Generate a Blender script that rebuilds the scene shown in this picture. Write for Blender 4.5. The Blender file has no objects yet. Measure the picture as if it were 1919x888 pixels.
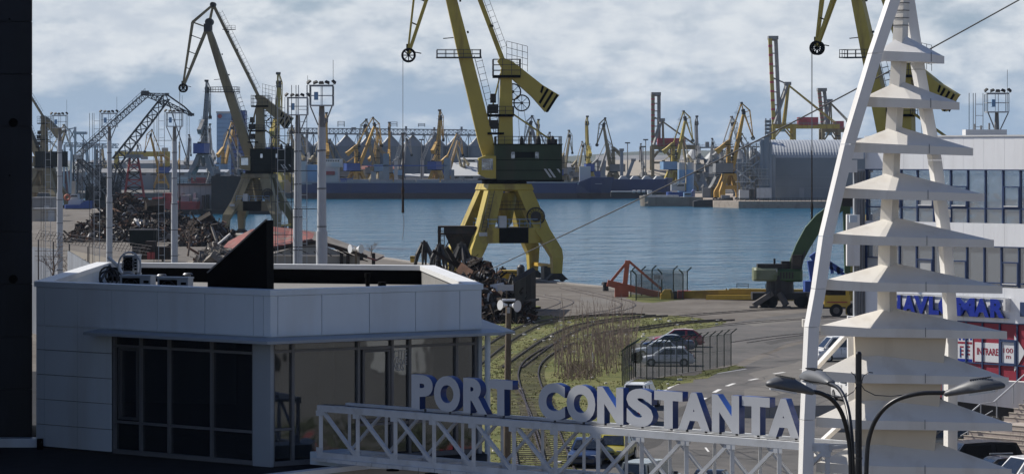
import bpy, bmesh, math, random
from mathutils import Vector, Matrix
R = math.radians
rnd = random.Random(7)
sc = bpy.context.scene
col = sc.collection

# ---------------------------------------------------------------- camera, sky, sun, exposure
FPX, HORIZON, CXP, EYE = 6000.0, 294.0, 959.5, 16.5      # focal length in photo pixels, horizon row, centre column, eye height
cam_d = bpy.data.cameras.new('camera'); cam = bpy.data.objects.new('camera', cam_d); col.objects.link(cam)
cam.location = (0, 0, EYE); cam.rotation_euler = (R(90), 0, 0)
cam_d.sensor_width = 36.0; cam_d.lens = FPX / 1919 * 36.0
cam_d.shift_y = -(444 - HORIZON) / 1919
cam_d.clip_start = 0.5; cam_d.clip_end = 60000
sc.camera = cam
SUN_EL, SUN_AZ = 43.0, 30.0          # the sun stands left of and beyond the scene
sun_dir = Vector((-math.cos(R(SUN_AZ)) * math.cos(R(SUN_EL)), math.sin(R(SUN_AZ)) * math.cos(R(SUN_EL)), math.sin(R(SUN_EL))))
sd = bpy.data.lights.new('sun', 'SUN'); sd.energy = 5.0; sd.angle = R(0.5); sd.color = (1.0, 0.95, 0.87)
so = bpy.data.objects.new('sun', sd); col.objects.link(so); so.location = (-100, 100, 200)
so.rotation_euler = sun_dir.to_track_quat('Z', 'Y').to_euler()
sc.view_settings.view_transform = 'Standard'; sc.view_settings.look = 'None'
sc.view_settings.exposure = 0.2; sc.view_settings.gamma = 1.0
sc.cycles.use_denoising = True
sc.cycles.max_bounces = 6; sc.cycles.diffuse_bounces = 2; sc.cycles.glossy_bounces = 3
sc.cycles.transparent_max_bounces = 12; sc.cycles.transmission_bounces = 4; sc.cycles.volume_bounces = 0
sc.cycles.use_adaptive_sampling = True; sc.cycles.adaptive_threshold = 0.015

world = bpy.data.worlds.new('World'); sc.world = world; world.use_nodes = True
def build_world():
    nt = world.node_tree; N = nt.nodes; L = nt.links; N.clear()
    def nd(t, **k):
        n = N.new(t)
        for a, b in k.items(): setattr(n, a, b)
        return n
    def mth(op, a, b=None, c=None, clamp=False):
        n = nd('ShaderNodeMath', operation=op, use_clamp=clamp)
        for i, v in enumerate((a, b, c)):
            if v is None: continue
            if isinstance(v, (int, float)): n.inputs[i].default_value = v
            else: L.new(v, n.inputs[i])
        return n.outputs[0]
    sky = nd('ShaderNodeTexSky', sky_type='NISHITA', sun_disc=False)
    sky.sun_elevation = R(SUN_EL); sky.sun_rotation = math.atan2(sun_dir.x, sun_dir.y)
    sky.air_density = 1.2; sky.dust_density = 0.3; sky.ozone_density = 2.0; sky.altitude = 20
    tc = nd('ShaderNodeTexCoord'); sep = nd('ShaderNodeSeparateXYZ'); L.new(tc.outputs['Generated'], sep.inputs[0])
    z = sep.outputs['Z']
    def noise(scl, zs, detail, rough, off, dist=0.0):
        mp = nd('ShaderNodeMapping'); mp.inputs['Scale'].default_value = (scl, scl, scl * zs); mp.inputs['Location'].default_value = off
        L.new(tc.outputs['Generated'], mp.inputs['Vector'])
        n = nd('ShaderNodeTexNoise'); n.inputs['Scale'].default_value = 1; n.inputs['Detail'].default_value = detail
        n.inputs['Roughness'].default_value = rough; n.inputs['Distortion'].default_value = dist
        L.new(mp.outputs[0], n.inputs['Vector']); return n.outputs['Fac']
    def smooth(v, a, b):
        n = nd('ShaderNodeMapRange', interpolation_type='SMOOTHSTEP'); n.inputs['From Min'].default_value = a; n.inputs['From Max'].default_value = b
        L.new(v, n.inputs['Value']); return n.outputs['Result']
    el = mth('ABSOLUTE', z)
    rise = smooth(el, 0.010, 0.038)                                  # cover thickens above the horizon, then stays the same to the zenith
    big = noise(24, 2.6, 4, 0.52, (4.3, 1.2, 0.6)); med = noise(66, 2.0, 8, 0.56, (1.7, 8.1, 3.0), 0.2)
    f = mth('ADD', mth('MULTIPLY', big, 0.78), mth('MULTIPLY', med, 0.28))
    f = mth('ADD', f, mth('MULTIPLY', rise, 0.205))
    f = mth('SUBTRACT', f, mth('MULTIPLY', smooth(el, 0.06, 0.36), 0.27))   # the deck looks thinner overhead, where one sees between the clouds
    mask = smooth(f, 0.50, 0.74)
    shade = smooth(mth('ADD', mth('MULTIPLY', med, 0.7), mth('MULTIPLY', noise(90, 2.5, 6, 0.6, (0.4, 2.2, 5.5)), 0.4)), 0.38, 0.72)
    cc = nd('ShaderNodeMix', data_type='RGBA'); cc.inputs['A'].default_value = CLOUD_LO; cc.inputs['B'].default_value = CLOUD_HI
    L.new(shade, cc.inputs['Factor'])
    base = nd('ShaderNodeMix', data_type='RGBA', blend_type='MULTIPLY'); base.inputs['Factor'].default_value = 1
    L.new(sky.outputs[0], base.inputs['A']); base.inputs['B'].default_value = SKY_TINT
    hb = nd('ShaderNodeMix', data_type='RGBA'); L.new(mth('SUBTRACT', 1.0, smooth(el, 0.004, 0.10)), hb.inputs['Factor'])   # the far air close to the horizon
    L.new(base.outputs['Result'], hb.inputs['A']); hb.inputs['B'].default_value = (3.0, 3.95, 5.25, 1); base = hb
    mx = nd('ShaderNodeMix', data_type='RGBA'); L.new(mth('MULTIPLY', mask, 0.86), mx.inputs['Factor'])
    L.new(base.outputs['Result'], mx.inputs['A']); L.new(cc.outputs['Result'], mx.inputs['B'])
    bg = nd('ShaderNodeBackground'); bg.inputs['Strength'].default_value = 0.1
    L.new(mx.outputs['Result'], bg.inputs['Color'])
    out = nd('ShaderNodeOutputWorld'); L.new(bg.outputs[0], out.inputs['Surface'])
CLOUD_LO = (5.1, 5.6, 6.3, 1); CLOUD_HI = (6.9, 7.2, 7.5, 1); SKY_TINT = (0.38, 0.45, 0.62, 1)
build_world()

# ---------------------------------------------------------------- helpers
def P(px, py, Y):            # the point seen at photo pixel (px, py) at distance Y
    return Vector(((px - CXP) * Y / FPX, Y, EYE - (py - HORIZON) * Y / FPX))
def G(px, py, z=0.0):        # the point of the level z seen at photo pixel (px, py)
    Y = FPX * (EYE - z) / (py - HORIZON)
    return Vector(((px - CXP) * Y / FPX, Y, z))
def V(*a): return Vector(a)
ORIG = {}
def tag(o, label=None, cat=None, group=None, kind=None):
    if label: o['label'] = label
    if cat: o['category'] = cat
    if group: o['group'] = group
    if kind: o['kind'] = kind
    return o
def thing(name, label, cat, loc=(0, 0, 0), rz=0.0, group=None, world=True, scale=1.0):
    o = bpy.data.objects.new(name, None); col.objects.link(o); o.location = loc; o.rotation_euler = (0, 0, rz)
    o.scale = (scale,) * 3; o.empty_display_size = 0.5
    ORIG[o.name] = Vector(loc) if world else Vector((0, 0, 0))
    return tag(o, label, cat, group)
def copy_tree(o, parent=None):
    c = o.copy(); col.objects.link(c); c.parent = parent
    for ch in list(o.children): copy_tree(ch, c)
    return c

class M:
    def __init__(s): s.v = []; s.f = []; s.mi = []; s.sm = False; s.cur = 0
    def add(s, vs, fs):
        b = len(s.v); s.v += [tuple(p) for p in vs]
        for f in fs: s.f.append([b + i for i in f]); s.mi.append(s.cur)
        return s
    def box(s, c, d, rz=0.0, ax=None):
        hx, hy, hz = d[0] / 2, d[1] / 2, d[2] / 2; cs, sn = math.cos(rz), math.sin(rz); o = []
        for z in (-hz, hz):
            for x, y in ((-hx, -hy), (hx, -hy), (hx, hy), (-hx, hy)):
                o.append((c[0] + x * cs - y * sn, c[1] + x * sn + y * cs, c[2] + z))
        return s.add(o, [(3, 2, 1, 0), (4, 5, 6, 7), (0, 1, 5, 4), (1, 2, 6, 5), (2, 3, 7, 6), (3, 0, 4, 7)])
    def bar(s, p, q, w, h=None, up=(0, 0, 1), w2=None, h2=None):
        h = h or w; w2 = w2 or w; h2 = h2 or h
        p = Vector(p); q = Vector(q); d = q - p
        if d.length < 1e-6: return s
        d.normalize(); u = Vector(up)
        if abs(d.dot(u)) > 0.98: u = Vector((0, 1, 0)) if abs(d.y) < .9 else Vector((1, 0, 0))
        a = d.cross(u).normalized(); b = a.cross(d).normalized(); o = []
        for c, ww, hh in ((p, w, h), (q, w2, h2)):
            for i, j in ((-1, -1), (1, -1), (1, 1), (-1, 1)): o.append(c + a * (i * ww / 2) + b * (j * hh / 2))
        return s.add(o, [(0, 1, 2, 3), (7, 6, 5, 4), (4, 5, 1, 0), (5, 6, 2, 1), (6, 7, 3, 2), (7, 4, 0, 3)])
    def tube(s, pts, r, n=8, r2=None, caps=True):
        pts = [Vector(p) for p in pts]; rs = r if isinstance(r, (list, tuple)) else [r + ((r2 if r2 is not None else r) - r) * i / (len(pts) - 1) for i in range(len(pts))]
        o = []; a = None
        for i, p in enumerate(pts):
            d = (pts[min(i + 1, len(pts) - 1)] - pts[max(i - 1, 0)]).normalized()
            if a is None:
                u = Vector((0, 0, 1)) if abs(d.z) < .9 else Vector((0, 1, 0)); a = d.cross(u).normalized()
            else: a = (a - d * a.dot(d)).normalized()
            b = d.cross(a)
            for k in range(n):
                t = 2 * math.pi * k / n; o.append(p + a * (rs[i] * math.cos(t)) + b * (rs[i] * math.sin(t)))
        fs = []
        for i in range(len(pts) - 1):
            for k in range(n): k2 = (k + 1) % n; fs.append((i * n + k, i * n + k2, (i + 1) * n + k2, (i + 1) * n + k))
        if caps: fs.append(tuple(range(n - 1, -1, -1))); fs.append(tuple((len(pts) - 1) * n + k for k in range(n)))
        return s.add(o, fs)
    def prism(s, poly, z0, z1):
        if sum(poly[i][0] * poly[(i + 1) % len(poly)][1] - poly[(i + 1) % len(poly)][0] * poly[i][1] for i in range(len(poly))) < 0: poly = poly[::-1]
        n = len(poly); o = [(p[0], p[1], z0) for p in poly] + [(p[0], p[1], z1) for p in poly]
        return s.add(o, [tuple(range(n - 1, -1, -1)), tuple(range(n, 2 * n))] + [(i, (i + 1) % n, n + (i + 1) % n, n + i) for i in range(n)])
    def extrude(s, poly, d):          # a planar polygon pushed along d
        n = len(poly); d = Vector(d); a = [Vector(p) for p in poly]; o = a + [p + d for p in a]
        return s.add(o, [tuple(range(n)), tuple(range(2 * n - 1, n - 1, -1))] + [(i, n + i, n + (i + 1) % n, (i + 1) % n) for i in range(n)])
    def loft(s, rings, caps=True):
        n = len(rings[0]); o = [p for r in rings for p in r]; fs = []
        for i in range(len(rings) - 1):
            for k in range(n): k2 = (k + 1) % n; fs.append((i * n + k, i * n + k2, (i + 1) * n + k2, (i + 1) * n + k))
        if caps: fs.append(tuple(range(n - 1, -1, -1))); fs.append(tuple((len(rings) - 1) * n + k for k in range(n)))
        return s.add(o, fs)
    def frustum(s, levels, rz=0.0):    # levels: (cx, cy, z, hx, hy)
        cs, sn = math.cos(rz), math.sin(rz)
        return s.loft([[(cx + x * hx * cs - y * hy * sn, cy + x * hx * sn + y * hy * cs, z) for x, y in ((-1, -1), (1, -1), (1, 1), (-1, 1))] for cx, cy, z, hx, hy in levels])
    def cyl(s, c, r, h, n=16, r2=None): return s.tube([Vector(c), Vector(c) + Vector((0, 0, h))], [r, r if r2 is None else max(r2, .001)], n)
    def ring(s, c, r, t, axis=(0, 1, 0), n=20, m=6):
        ax = Vector(axis).normalized(); u = Vector((0, 0, 1)) if abs(ax.z) < .9 else Vector((1, 0, 0)); a = ax.cross(u).normalized(); b = ax.cross(a); o = []; c = Vector(c)
        for i in range(n):
            t1 = 2 * math.pi * i / n; d = a * math.cos(t1) + b * math.sin(t1)
            for j in range(m):
                t2 = 2 * math.pi * j / m; o.append(c + d * (r + t * math.cos(t2)) + ax * (t * math.sin(t2)))
        return s.add(o, [(i * m + j, ((i + 1) % n) * m + j, ((i + 1) % n) * m + (j + 1) % m, i * m + (j + 1) % m) for i in range(n) for j in range(m)])
    def lattice(s, p, q, w, bays, r, up=(0, 0, 1), h=None, taper=1.0, zig=True):   # a four-chord lattice girder
        p = Vector(p); q = Vector(q); d = (q - p).normalized(); h = h or w; u = Vector(up)
        if abs(d.dot(u)) > .98: u = Vector((0, 1, 0))
        a = d.cross(u).normalized(); b = a.cross(d).normalized()
        def c(i, k):
            t = i / bays; f = 1 + (taper - 1) * t; sx, sy = ((-1, -1), (1, -1), (1, 1), (-1, 1))[k % 4]
            return p + (q - p) * t + a * (sx * w / 2 * f) + b * (sy * h / 2 * f)
        for k in range(4): s.bar(c(0, k), c(bays, k), r * 1.3)
        for i in range(bays):
            for k in range(4):
                s.bar(c(i, k), c(i + 1, k + 1), r) if (i + k) % 2 or not zig else s.bar(c(i, k + 1), c(i + 1, k), r)
                if i: s.bar(c(i, k), c(i, k + 1), r)
        return s
    def rail(s, pts, h=1.0, r=.03, gap=1.5, mids=1, closed=False):
        pts = [Vector(p) for p in pts]
        if closed: pts = pts + [pts[0]]
        up = Vector((0, 0, h))
        for a, b in zip(pts, pts[1:]):
            for m in range(mids + 1):
                t = up * ((m + 1) / (mids + 1)); s.bar(a + t, b + t, r * 2)
            n = max(1, int((b - a).length / gap))
            for i in range(n + 1): c = a + (b - a) * (i / n); s.bar(c, c + up, r * 2)
        return s
    def ladder(s, p, q, w=.5, r=.03, step=.45, side=(0, 1, 0)):
        p = Vector(p); q = Vector(q); u = Vector(side).normalized() * w / 2
        s.bar(p - u, q - u, r * 2); s.bar(p + u, q + u, r * 2); n = int((q - p).length / step)
        for i in range(1, n): c = p + (q - p) * (i / n); s.bar(c - u, c + u, r * 1.6)
        return s
    def build(s, name, m, parent=None, label=None, smooth=None, kind=None):
        me = bpy.data.meshes.new(name)
        off = ORIG.get(parent.name, Vector((0, 0, 0))) if parent else Vector((0, 0, 0))
        me.from_pydata([(p[0] - off.x, p[1] - off.y, p[2] - off.z) for p in s.v] if off.length else s.v, [], s.f)
        for x in (m if isinstance(m, (list, tuple)) else [m]): me.materials.append(x)
        if any(s.mi): me.polygons.foreach_set('material_index', s.mi)
        if smooth or s.sm:
            me.polygons.foreach_set('use_smooth', [True] * len(me.polygons)); me.set_sharp_from_angle(angle=R(smooth or 40))
        me.update()
        o = bpy.data.objects.new(name, me); col.objects.link(o)
        if parent: o.parent = parent; ORIG[o.name] = off
        if label: o['label'] = label
        if kind: o['kind'] = kind
        return o
def fix(o):                  # outward normals
    bm = bmesh.new(); bm.from_mesh(o.data); bmesh.ops.recalc_face_normals(bm, faces=bm.faces); bm.to_mesh(o.data); bm.free(); return o

# ---------------------------------------------------------------- materials
def mat(name, c, rough=.6, metal=0.0, var=.12, scale=1.2, bump=0.0, bscale=None, dirt=None, damt=.5, dscale=.5, streak=False, spec=.5, coat=0.0):
    m = bpy.data.materials.new(name); m.use_nodes = True; nt = m.node_tree; N = nt.nodes; L = nt.links
    b = N['Principled BSDF']; b.inputs['Roughness'].default_value = rough; b.inputs['Metallic'].default_value = metal
    b.inputs['Specular IOR Level'].default_value = spec; b.inputs['Coat Weight'].default_value = coat
    tc = N.new('ShaderNodeTexCoord')
    def noise(sc_, det, vec=(1, 1, 1)):
        mp = N.new('ShaderNodeMapping'); mp.inputs['Scale'].default_value = vec; L.new(tc.outputs['Object'], mp.inputs['Vector'])
        n = N.new('ShaderNodeTexNoise'); n.inputs['Scale'].default_value = sc_; n.inputs['Detail'].default_value = det; n.inputs['Roughness'].default_value = .6
        L.new(mp.outputs[0], n.inputs['Vector']); return n.outputs['Fac']
    n1 = noise(scale, 6)
    mx = N.new('ShaderNodeMix'); mx.data_type = 'RGBA'
    mr = N.new('ShaderNodeMapRange'); mr.inputs['From Min'].default_value = .3; mr.inputs['From Max'].default_value = .7; L.new(n1, mr.inputs['Value'])
    L.new(mr.outputs[0], mx.inputs['Factor'])
    mx.inputs['A'].default_value = tuple(max(0, x * (1 - var)) for x in c[:3]) + (1,); mx.inputs['B'].default_value = tuple(min(1, x * (1 + var)) for x in c[:3]) + (1,)
    outc = mx.outputs['Result']
    if dirt:
        n2 = noise(dscale, 7, (1, 1, .12) if streak else (1, 1, 1))
        r2 = N.new('ShaderNodeMapRange'); r2.interpolation_type = 'SMOOTHSTEP'; r2.inputs['From Min'].default_value = .48; r2.inputs['From Max'].default_value = .68
        r2.inputs['To Max'].default_value = damt; L.new(n2, r2.inputs['Value'])
        m2 = N.new('ShaderNodeMix'); m2.data_type = 'RGBA'; L.new(r2.outputs[0], m2.inputs['Factor']); L.new(outc, m2.inputs['A'])
        m2.inputs['B'].default_value = tuple(dirt[:3]) + (1,); outc = m2.outputs['Result']
    L.new(outc, b.inputs['Base Color'])
    if bump:
        n3 = noise(bscale or scale * 6, 5); bp = N.new('ShaderNodeBump'); bp.inputs['Strength'].default_value = bump; bp.inputs['Distance'].default_value = .05
        L.new(n3, bp.inputs['Height']); L.new(bp.outputs[0], b.inputs['Normal'])
    return m
def glass(name, c, rough=.04, alpha=None, mirror=0.0):
    m = bpy.data.materials.new(name); m.use_nodes = True; nt = m.node_tree; N = nt.nodes; L = nt.links
    b = N['Principled BSDF']; b.inputs['Base Color'].default_value = tuple(c) + (1,); b.inputs['Roughness'].default_value = rough
    b.inputs['Specular IOR Level'].default_value = .8
    tc = N.new('ShaderNodeTexCoord'); n = N.new('ShaderNodeTexNoise'); n.inputs['Scale'].default_value = .9; n.inputs['Detail'].default_value = 2
    L.new(tc.outputs['Object'], n.inputs['Vector']); bp = N.new('ShaderNodeBump'); bp.inputs['Strength'].default_value = .06; bp.inputs['Distance'].default_value = .1
    L.new(n.outputs['Fac'], bp.inputs['Height']); L.new(bp.outputs[0], b.inputs['Normal'])
    src = b.outputs[0]
    if mirror:
        gn = N.new('ShaderNodeBsdfGlossy'); gn.inputs['Roughness'].default_value = rough; gn.inputs['Color'].default_value = (.9, .95, 1, 1); L.new(bp.outputs[0], gn.inputs['Normal'])
        m0 = N.new('ShaderNodeMixShader'); m0.inputs[0].default_value = mirror; L.new(b.outputs[0], m0.inputs[1]); L.new(gn.outputs[0], m0.inputs[2]); src = m0.outputs[0]
        L.new(src, N['Material Output'].inputs['Surface'])
    if alpha is not None:
        t = N.new('ShaderNodeBsdfTransparent'); mx = N.new('ShaderNodeMixShader'); mx.inputs[0].default_value = alpha
        out = N['Material Output']; L.new(t.outputs[0], mx.inputs[1]); L.new(src, mx.inputs[2]); L.new(mx.outputs[0], out.inputs['Surface'])
    return m
def mesh_wire(name, c, alpha):
    m = bpy.data.materials.new(name); m.use_nodes = True; nt = m.node_tree; N = nt.nodes; L = nt.links
    b = N['Principled BSDF']; b.inputs['Base Color'].default_value = tuple(c) + (1,)
    t = N.new('ShaderNodeBsdfTransparent'); mx = N.new('ShaderNodeMixShader'); mx.inputs[0].default_value = alpha
    L.new(t.outputs[0], mx.inputs[1]); L.new(b.outputs[0], mx.inputs[2]); L.new(mx.outputs[0], N['Material Output'].inputs['Surface'])
    return m
RUST = (.09, .045, .025)
K = dict(
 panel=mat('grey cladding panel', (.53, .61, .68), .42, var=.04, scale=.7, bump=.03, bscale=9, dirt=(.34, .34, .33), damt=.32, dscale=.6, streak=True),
 white=mat('white painted metal', (.80, .79, .77), .42, var=.03, scale=.8, dirt=(.50, .44, .36), damt=.25, dscale=1.1, streak=True),
 trunk=mat('warm beige cladding', (.66, .585, .47), .6, var=.05, scale=.9, dirt=(.42, .35, .26), damt=.3, dscale=1.2, streak=True),
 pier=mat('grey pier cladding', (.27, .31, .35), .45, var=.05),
 facade=mat('white facade sheet', (.86, .87, .88), .45, var=.02, scale=.8, dirt=(.62, .62, .61), damt=.3, dscale=1.0, streak=True),
 cream=mat('cream painted metal', (.78, .745, .68), .5, var=.05, scale=.9, dirt=(.40, .32, .22), damt=.22, dscale=1.4, streak=True),
 cap=mat('white sheet metal cap', (.74, .74, .73), .4, var=.04, dirt=(.4, .4, .38), damt=.2),
 trim=mat('dark grey aluminium', (.10, .105, .115), .45, metal=.3, var=.1),
 frame=mat('window frame grey', (.13, .135, .145), .45, var=.1),
 seal=mat('joint shadow gap', (.03, .03, .033), .8),
 black=mat('black bitumen', (.004, .004, .0045), .95, var=.3, scale=3, spec=.05),
 fin=mat('black sheet fin', (.003, .003, .0035), .8, var=.2, spec=.08),
 gravel_roof=mat('grey roof felt', (.20, .195, .185), .95, var=.2, scale=6, bump=.4, bscale=25),
 terrace=mat('dark terrace felt', (.018, .018, .02), .9, var=.3, scale=2, spec=.2),
 slab=mat('dark tower panel', (.016, .021, .032), .55, var=.25, scale=.5, dirt=(.008, .009, .012), damt=.7, dscale=.35, streak=True, spec=.3),
 room=mat('dark interior', (.05, .048, .045), .9),
 gl=glass('dark tinted glass', (.012, .015, .018)),
 gl2=glass('grey office glass', (.16, .19, .22), .06, None, .42),
 glc=glass('car glass', (.015, .018, .022), .03),
 curtain=mat('pale blind', (.42, .43, .43), .7, var=.08),
 blueframe=mat('navy window frame', (.025, .05, .13), .45, var=.08),
 letter_face=mat('letter face pale grey', (.55, .56, .58), .45, var=.03, dirt=(.45, .45, .45), damt=.15),
 letter_blue=mat('letter side blue', (.014, .045, .19), .4, var=.08),
 navblue=mat('sign letter blue', (.004, .025, .30), .35, var=.05),
 truss=mat('girder grey white paint', (.56, .575, .59), .45, var=.06, scale=1.5, dirt=(.32, .31, .29), damt=.4, dscale=1.6), signred=mat('crimson sign film', (.30, .022, .045), .5, var=.06),
 signwhite=mat('white sign film', (.72, .73, .74), .5, var=.03),
 yellow=mat('crane yellow paint', (.42, .325, .055), .5, var=.10, scale=.35, dirt=(.15, .085, .03), damt=.62, dscale=.55, streak=True),
 ochre=mat('weathered ochre paint', (.23, .19, .105), .6, var=.14, scale=.4, dirt=(.10, .07, .04), damt=.6, dscale=.5, streak=True),
 farorange=mat('far crane orange paint', (.50, .29, .05), .6, var=.15, scale=.15, dirt=(.16, .09, .04), damt=.6, dscale=.2),
 fargrey=mat('far crane grey paint', (.22, .22, .22), .6, var=.2, scale=.15),
 green=mat('dark green crane house', (.022, .042, .018), .65, var=.25, scale=.5, dirt=(.04, .035, .02), damt=.5, dscale=.6, streak=True),
 darkgreen=mat('near black green house', (.007, .011, .010), .75, var=.25, scale=.5, spec=.15),
 blue=mat('machinery blue', (.03, .07, .26), .5, var=.12, scale=.2),
 lblue=mat('light blue paint', (.20, .34, .52), .5, var=.12, scale=.2),
 steel=mat('dark steel', (.05, .05, .052), .55, metal=.3, var=.2, scale=2),
 dark=mat('oily black steel', (.014, .013, .013), .6, var=.3, scale=1.5, dirt=(.05, .03, .018), damt=.5, dscale=1),
 rusty=mat('rusty dark iron', (.024, .018, .014), .85, var=.4, scale=1.5, dirt=(.075, .035, .018), damt=.6, dscale=1.2, spec=.3),
 galv=mat('galvanised steel', (.42, .44, .46), .45, metal=.2, var=.1, scale=1, dirt=(.2, .2, .2), damt=.3, streak=True),
 mast=mat('pale concrete mast', (.46, .48, .50), .6, var=.1, scale=.8, dirt=(.25, .26, .26), damt=.35, dscale=.8, streak=True),
 pole=mat('weathered brown pole', (.14, .11, .075), .85, var=.2, scale=2, bump=.2),
 lamp=mat('lamp head grey', (.085, .09, .098), .5, var=.08, scale=4),
 lampblack=mat('lamp post black', (.008, .009, .012), .4, var=.2),
 red=mat('dull red paint', (.34, .045, .04), .55, var=.15, scale=.4, dirt=(.12, .03, .025), damt=.4),
 farred=mat('crane house red', (.42, .05, .07), .55, var=.1, scale=.2),
 orange=mat('rust orange frame', (.42, .11, .055), .6, var=.15, scale=.8, dirt=(.2, .06, .04), damt=.5),
 conc=mat('quay concrete', (.27, .25, .225), .9, var=.15, scale=.08, bump=.3, bscale=2, dirt=(.15, .13, .11), damt=.5, dscale=.15),
 beige=mat('beige wall', (.40, .36, .30), .8, var=.08, scale=.1, dirt=(.3, .27, .23), damt=.4, dscale=.1),
 farwhite=mat('far white wall', (.46, .47, .47), .7, var=.06, scale=.1),
 farwall=mat('far blue grey wall', (.22, .25, .28), .8, var=.12, scale=.05),
 silo=mat('galvanised silo', (.13, .165, .21), .6, metal=.1, var=.1, scale=.1, dirt=(.15, .17, .20), damt=.5, dscale=.2, streak=True),
 siloroof=mat('silo roof', (.27, .28, .29), .6, metal=.1, var=.08, scale=.2),
 hull=mat('ship hull blue', (.010, .021, .10), .5, var=.15, scale=.08, dirt=(.03, .035, .07), damt=.5, dscale=.1, streak=True),
 boot=mat('hull bottom dark red', (.055, .028, .028), .7, var=.2, scale=.1),
 grout=mat('grey barge hull', (.24, .21, .17), .8, var=.2, scale=.2, dirt=(.12, .08, .05), damt=.6, dscale=.2, streak=True),
 tyre=mat('tyre rubber', (.012, .012, .012), .85, var=.2),
 rim=mat('wheel rim', (.40, .41, .42), .35, metal=.7),
 exgreen=mat('excavator green', (.036, .078, .026), .5, var=.12, scale=.6, dirt=(.03, .045, .02), damt=.5),
 exblue=mat('excavator blue', (.02, .06, .27), .45, var=.12),
 boomyellow=mat('old boom yellow', (.30, .215, .035), .6, var=.2, scale=.5, dirt=(.12, .075, .03), damt=.6, dscale=.4),
 truckyellow=mat('truck yellow', (.52, .33, .04), .5, var=.12),
 roofred=mat('faded red roof', (.20, .058, .048), .85, var=.3, scale=.9, bump=.4, bscale=4, dirt=(.13, .105, .085), damt=.95, dscale=.45),
 roofgrey=mat('weathered grey roof', (.20, .18, .155), .9, var=.25, scale=.5, bump=.3, bscale=4, dirt=(.10, .085, .07), damt=.6, dscale=.4),
 corr=mat('corrugated grey sheet', (.36, .38, .41), .5, metal=.2, var=.1, scale=.3, dirt=(.2, .2, .2), damt=.4, streak=True),
 hall=mat('hall blue grey sheet', (.16, .19, .22), .5, metal=.15, var=.12, scale=.05, dirt=(.11, .13, .15), damt=.5, dscale=.06, streak=True),
 hallroof=mat('hall corrugated roof', (.36, .38, .40), .45, metal=.2, var=.06, scale=.1),
 step=mat('granite step', (.36, .31, .275), .8, var=.12, scale=3),
 stone=mat('pier stone', (.32, .27, .22), .9, var=.25, scale=.3, dirt=(.12, .09, .08), damt=.6, dscale=.3),
 bark=mat('dry twig', (.15, .11, .085), .9, var=.25),
 reed=mat('dry reed stem', (.20, .148, .118), .9, var=.3, scale=.4),
 leaf=mat('dark shrub leaf', (.045, .062, .02), .7, var=.35, scale=1),
 blade=mat('grass blade', (.155, .145, .045), .8, var=.35, scale=.25, dirt=(.16, .13, .06), damt=.7, dscale=.12),
 litter=mat('pale litter', (.62, .60, .57), .8, var=.2),
 ballast=mat('track ballast', (.20, .185, .17), .95, var=.3, scale=3, bump=.4, bscale=10),
 cablem=mat('dark cable', (.03, .031, .034), .7),
 sleeper=mat('old timber sleeper', (.10, .088, .055), .95, var=.3, scale=2),
 railsteel=mat('rail steel', (.07, .055, .05), .5, metal=.4, var=.25, scale=1),
 paint=mat('road paint', (.66, .65, .62), .8, var=.12, scale=2),
 ropes=mat('steel rope', (.19, .20, .21), .6),
 wirefence=mesh_wire('chain link', (.10, .11, .10), .26),
 wirefence2=mesh_wire('dense chain link', (.035, .033, .03), .62),
 red_lens=mat('tail lamp red', (.35, .01, .01), .2),
 clear_lens=mat('headlamp glass', (.6, .62, .64), .15),
)
# ---------------------------------------------------------------- the setting: quay, water, far bank, road, grass, tracks
def ground_mat(name, stops, scale, bump=.4, fine=6.0):
    m = bpy.data.materials.new(name); m.use_nodes = True; nt = m.node_tree; N = nt.nodes; L = nt.links; b = N['Principled BSDF']
    b.inputs['Roughness'].default_value = .92; b.inputs['Specular IOR Level'].default_value = .25
    tc = N.new('ShaderNodeTexCoord')
    def noise(s_, d, r=.6, vec=(1, 1, 1), loc=(0, 0, 0)):
        mp = N.new('ShaderNodeMapping'); mp.inputs['Scale'].default_value = vec; mp.inputs['Location'].default_value = loc; L.new(tc.outputs['Object'], mp.inputs[0])
        n = N.new('ShaderNodeTexNoise'); n.inputs['Scale'].default_value = s_; n.inputs['Detail'].default_value = d; n.inputs['Roughness'].default_value = r
        L.new(mp.outputs[0], n.inputs['Vector']); return n.outputs['Fac']
    a = noise(scale, 8, .62); f = noise(scale * fine, 6, .65, loc=(5, 3, 0))
    ad = N.new('ShaderNodeMath'); ad.operation = 'MULTIPLY_ADD'; ad.inputs[1].default_value = .45; L.new(f, ad.inputs[0])
    ml = N.new('ShaderNodeMath'); ml.operation = 'MULTIPLY'; ml.inputs[1].default_value = .62; L.new(a, ml.inputs[0]); L.new(ml.outputs[0], ad.inputs[2])
    r = N.new('ShaderNodeValToRGB'); e = r.color_ramp.elements
    e[0].position = stops[0][0]; e[0].color = stops[0][1] + (1,); e[1].position = stops[-1][0]; e[1].color = stops[-1][1] + (1,)
    for p, c in stops[1:-1]: x = e.new(p); x.color = c + (1,)
    L.new(ad.outputs[0], r.inputs[0]); L.new(r.outputs[0], b.inputs['Base Color'])
    bp = N.new('ShaderNodeBump'); bp.inputs['Strength'].default_value = bump; bp.inputs['Distance'].default_value = .08
    L.new(noise(scale * 30, 4), bp.inputs['Height']); L.new(bp.outputs[0], b.inputs['Normal'])
    return m
M_QUAY = ground_mat('quay ground', [(.34, (.065, .054, .045)), (.47, (.110, .096, .081)), (.56, (.140, .125, .108)), (.70, (.185, .168, .146))], .09, fine=7)
M_ASPH = ground_mat('worn asphalt', [(.34, (.06, .058, .055)), (.50, (.10, .096, .091)), (.62, (.13, .12, .112)), (.72, (.165, .15, .135))], .10, .25, 8)
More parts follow.
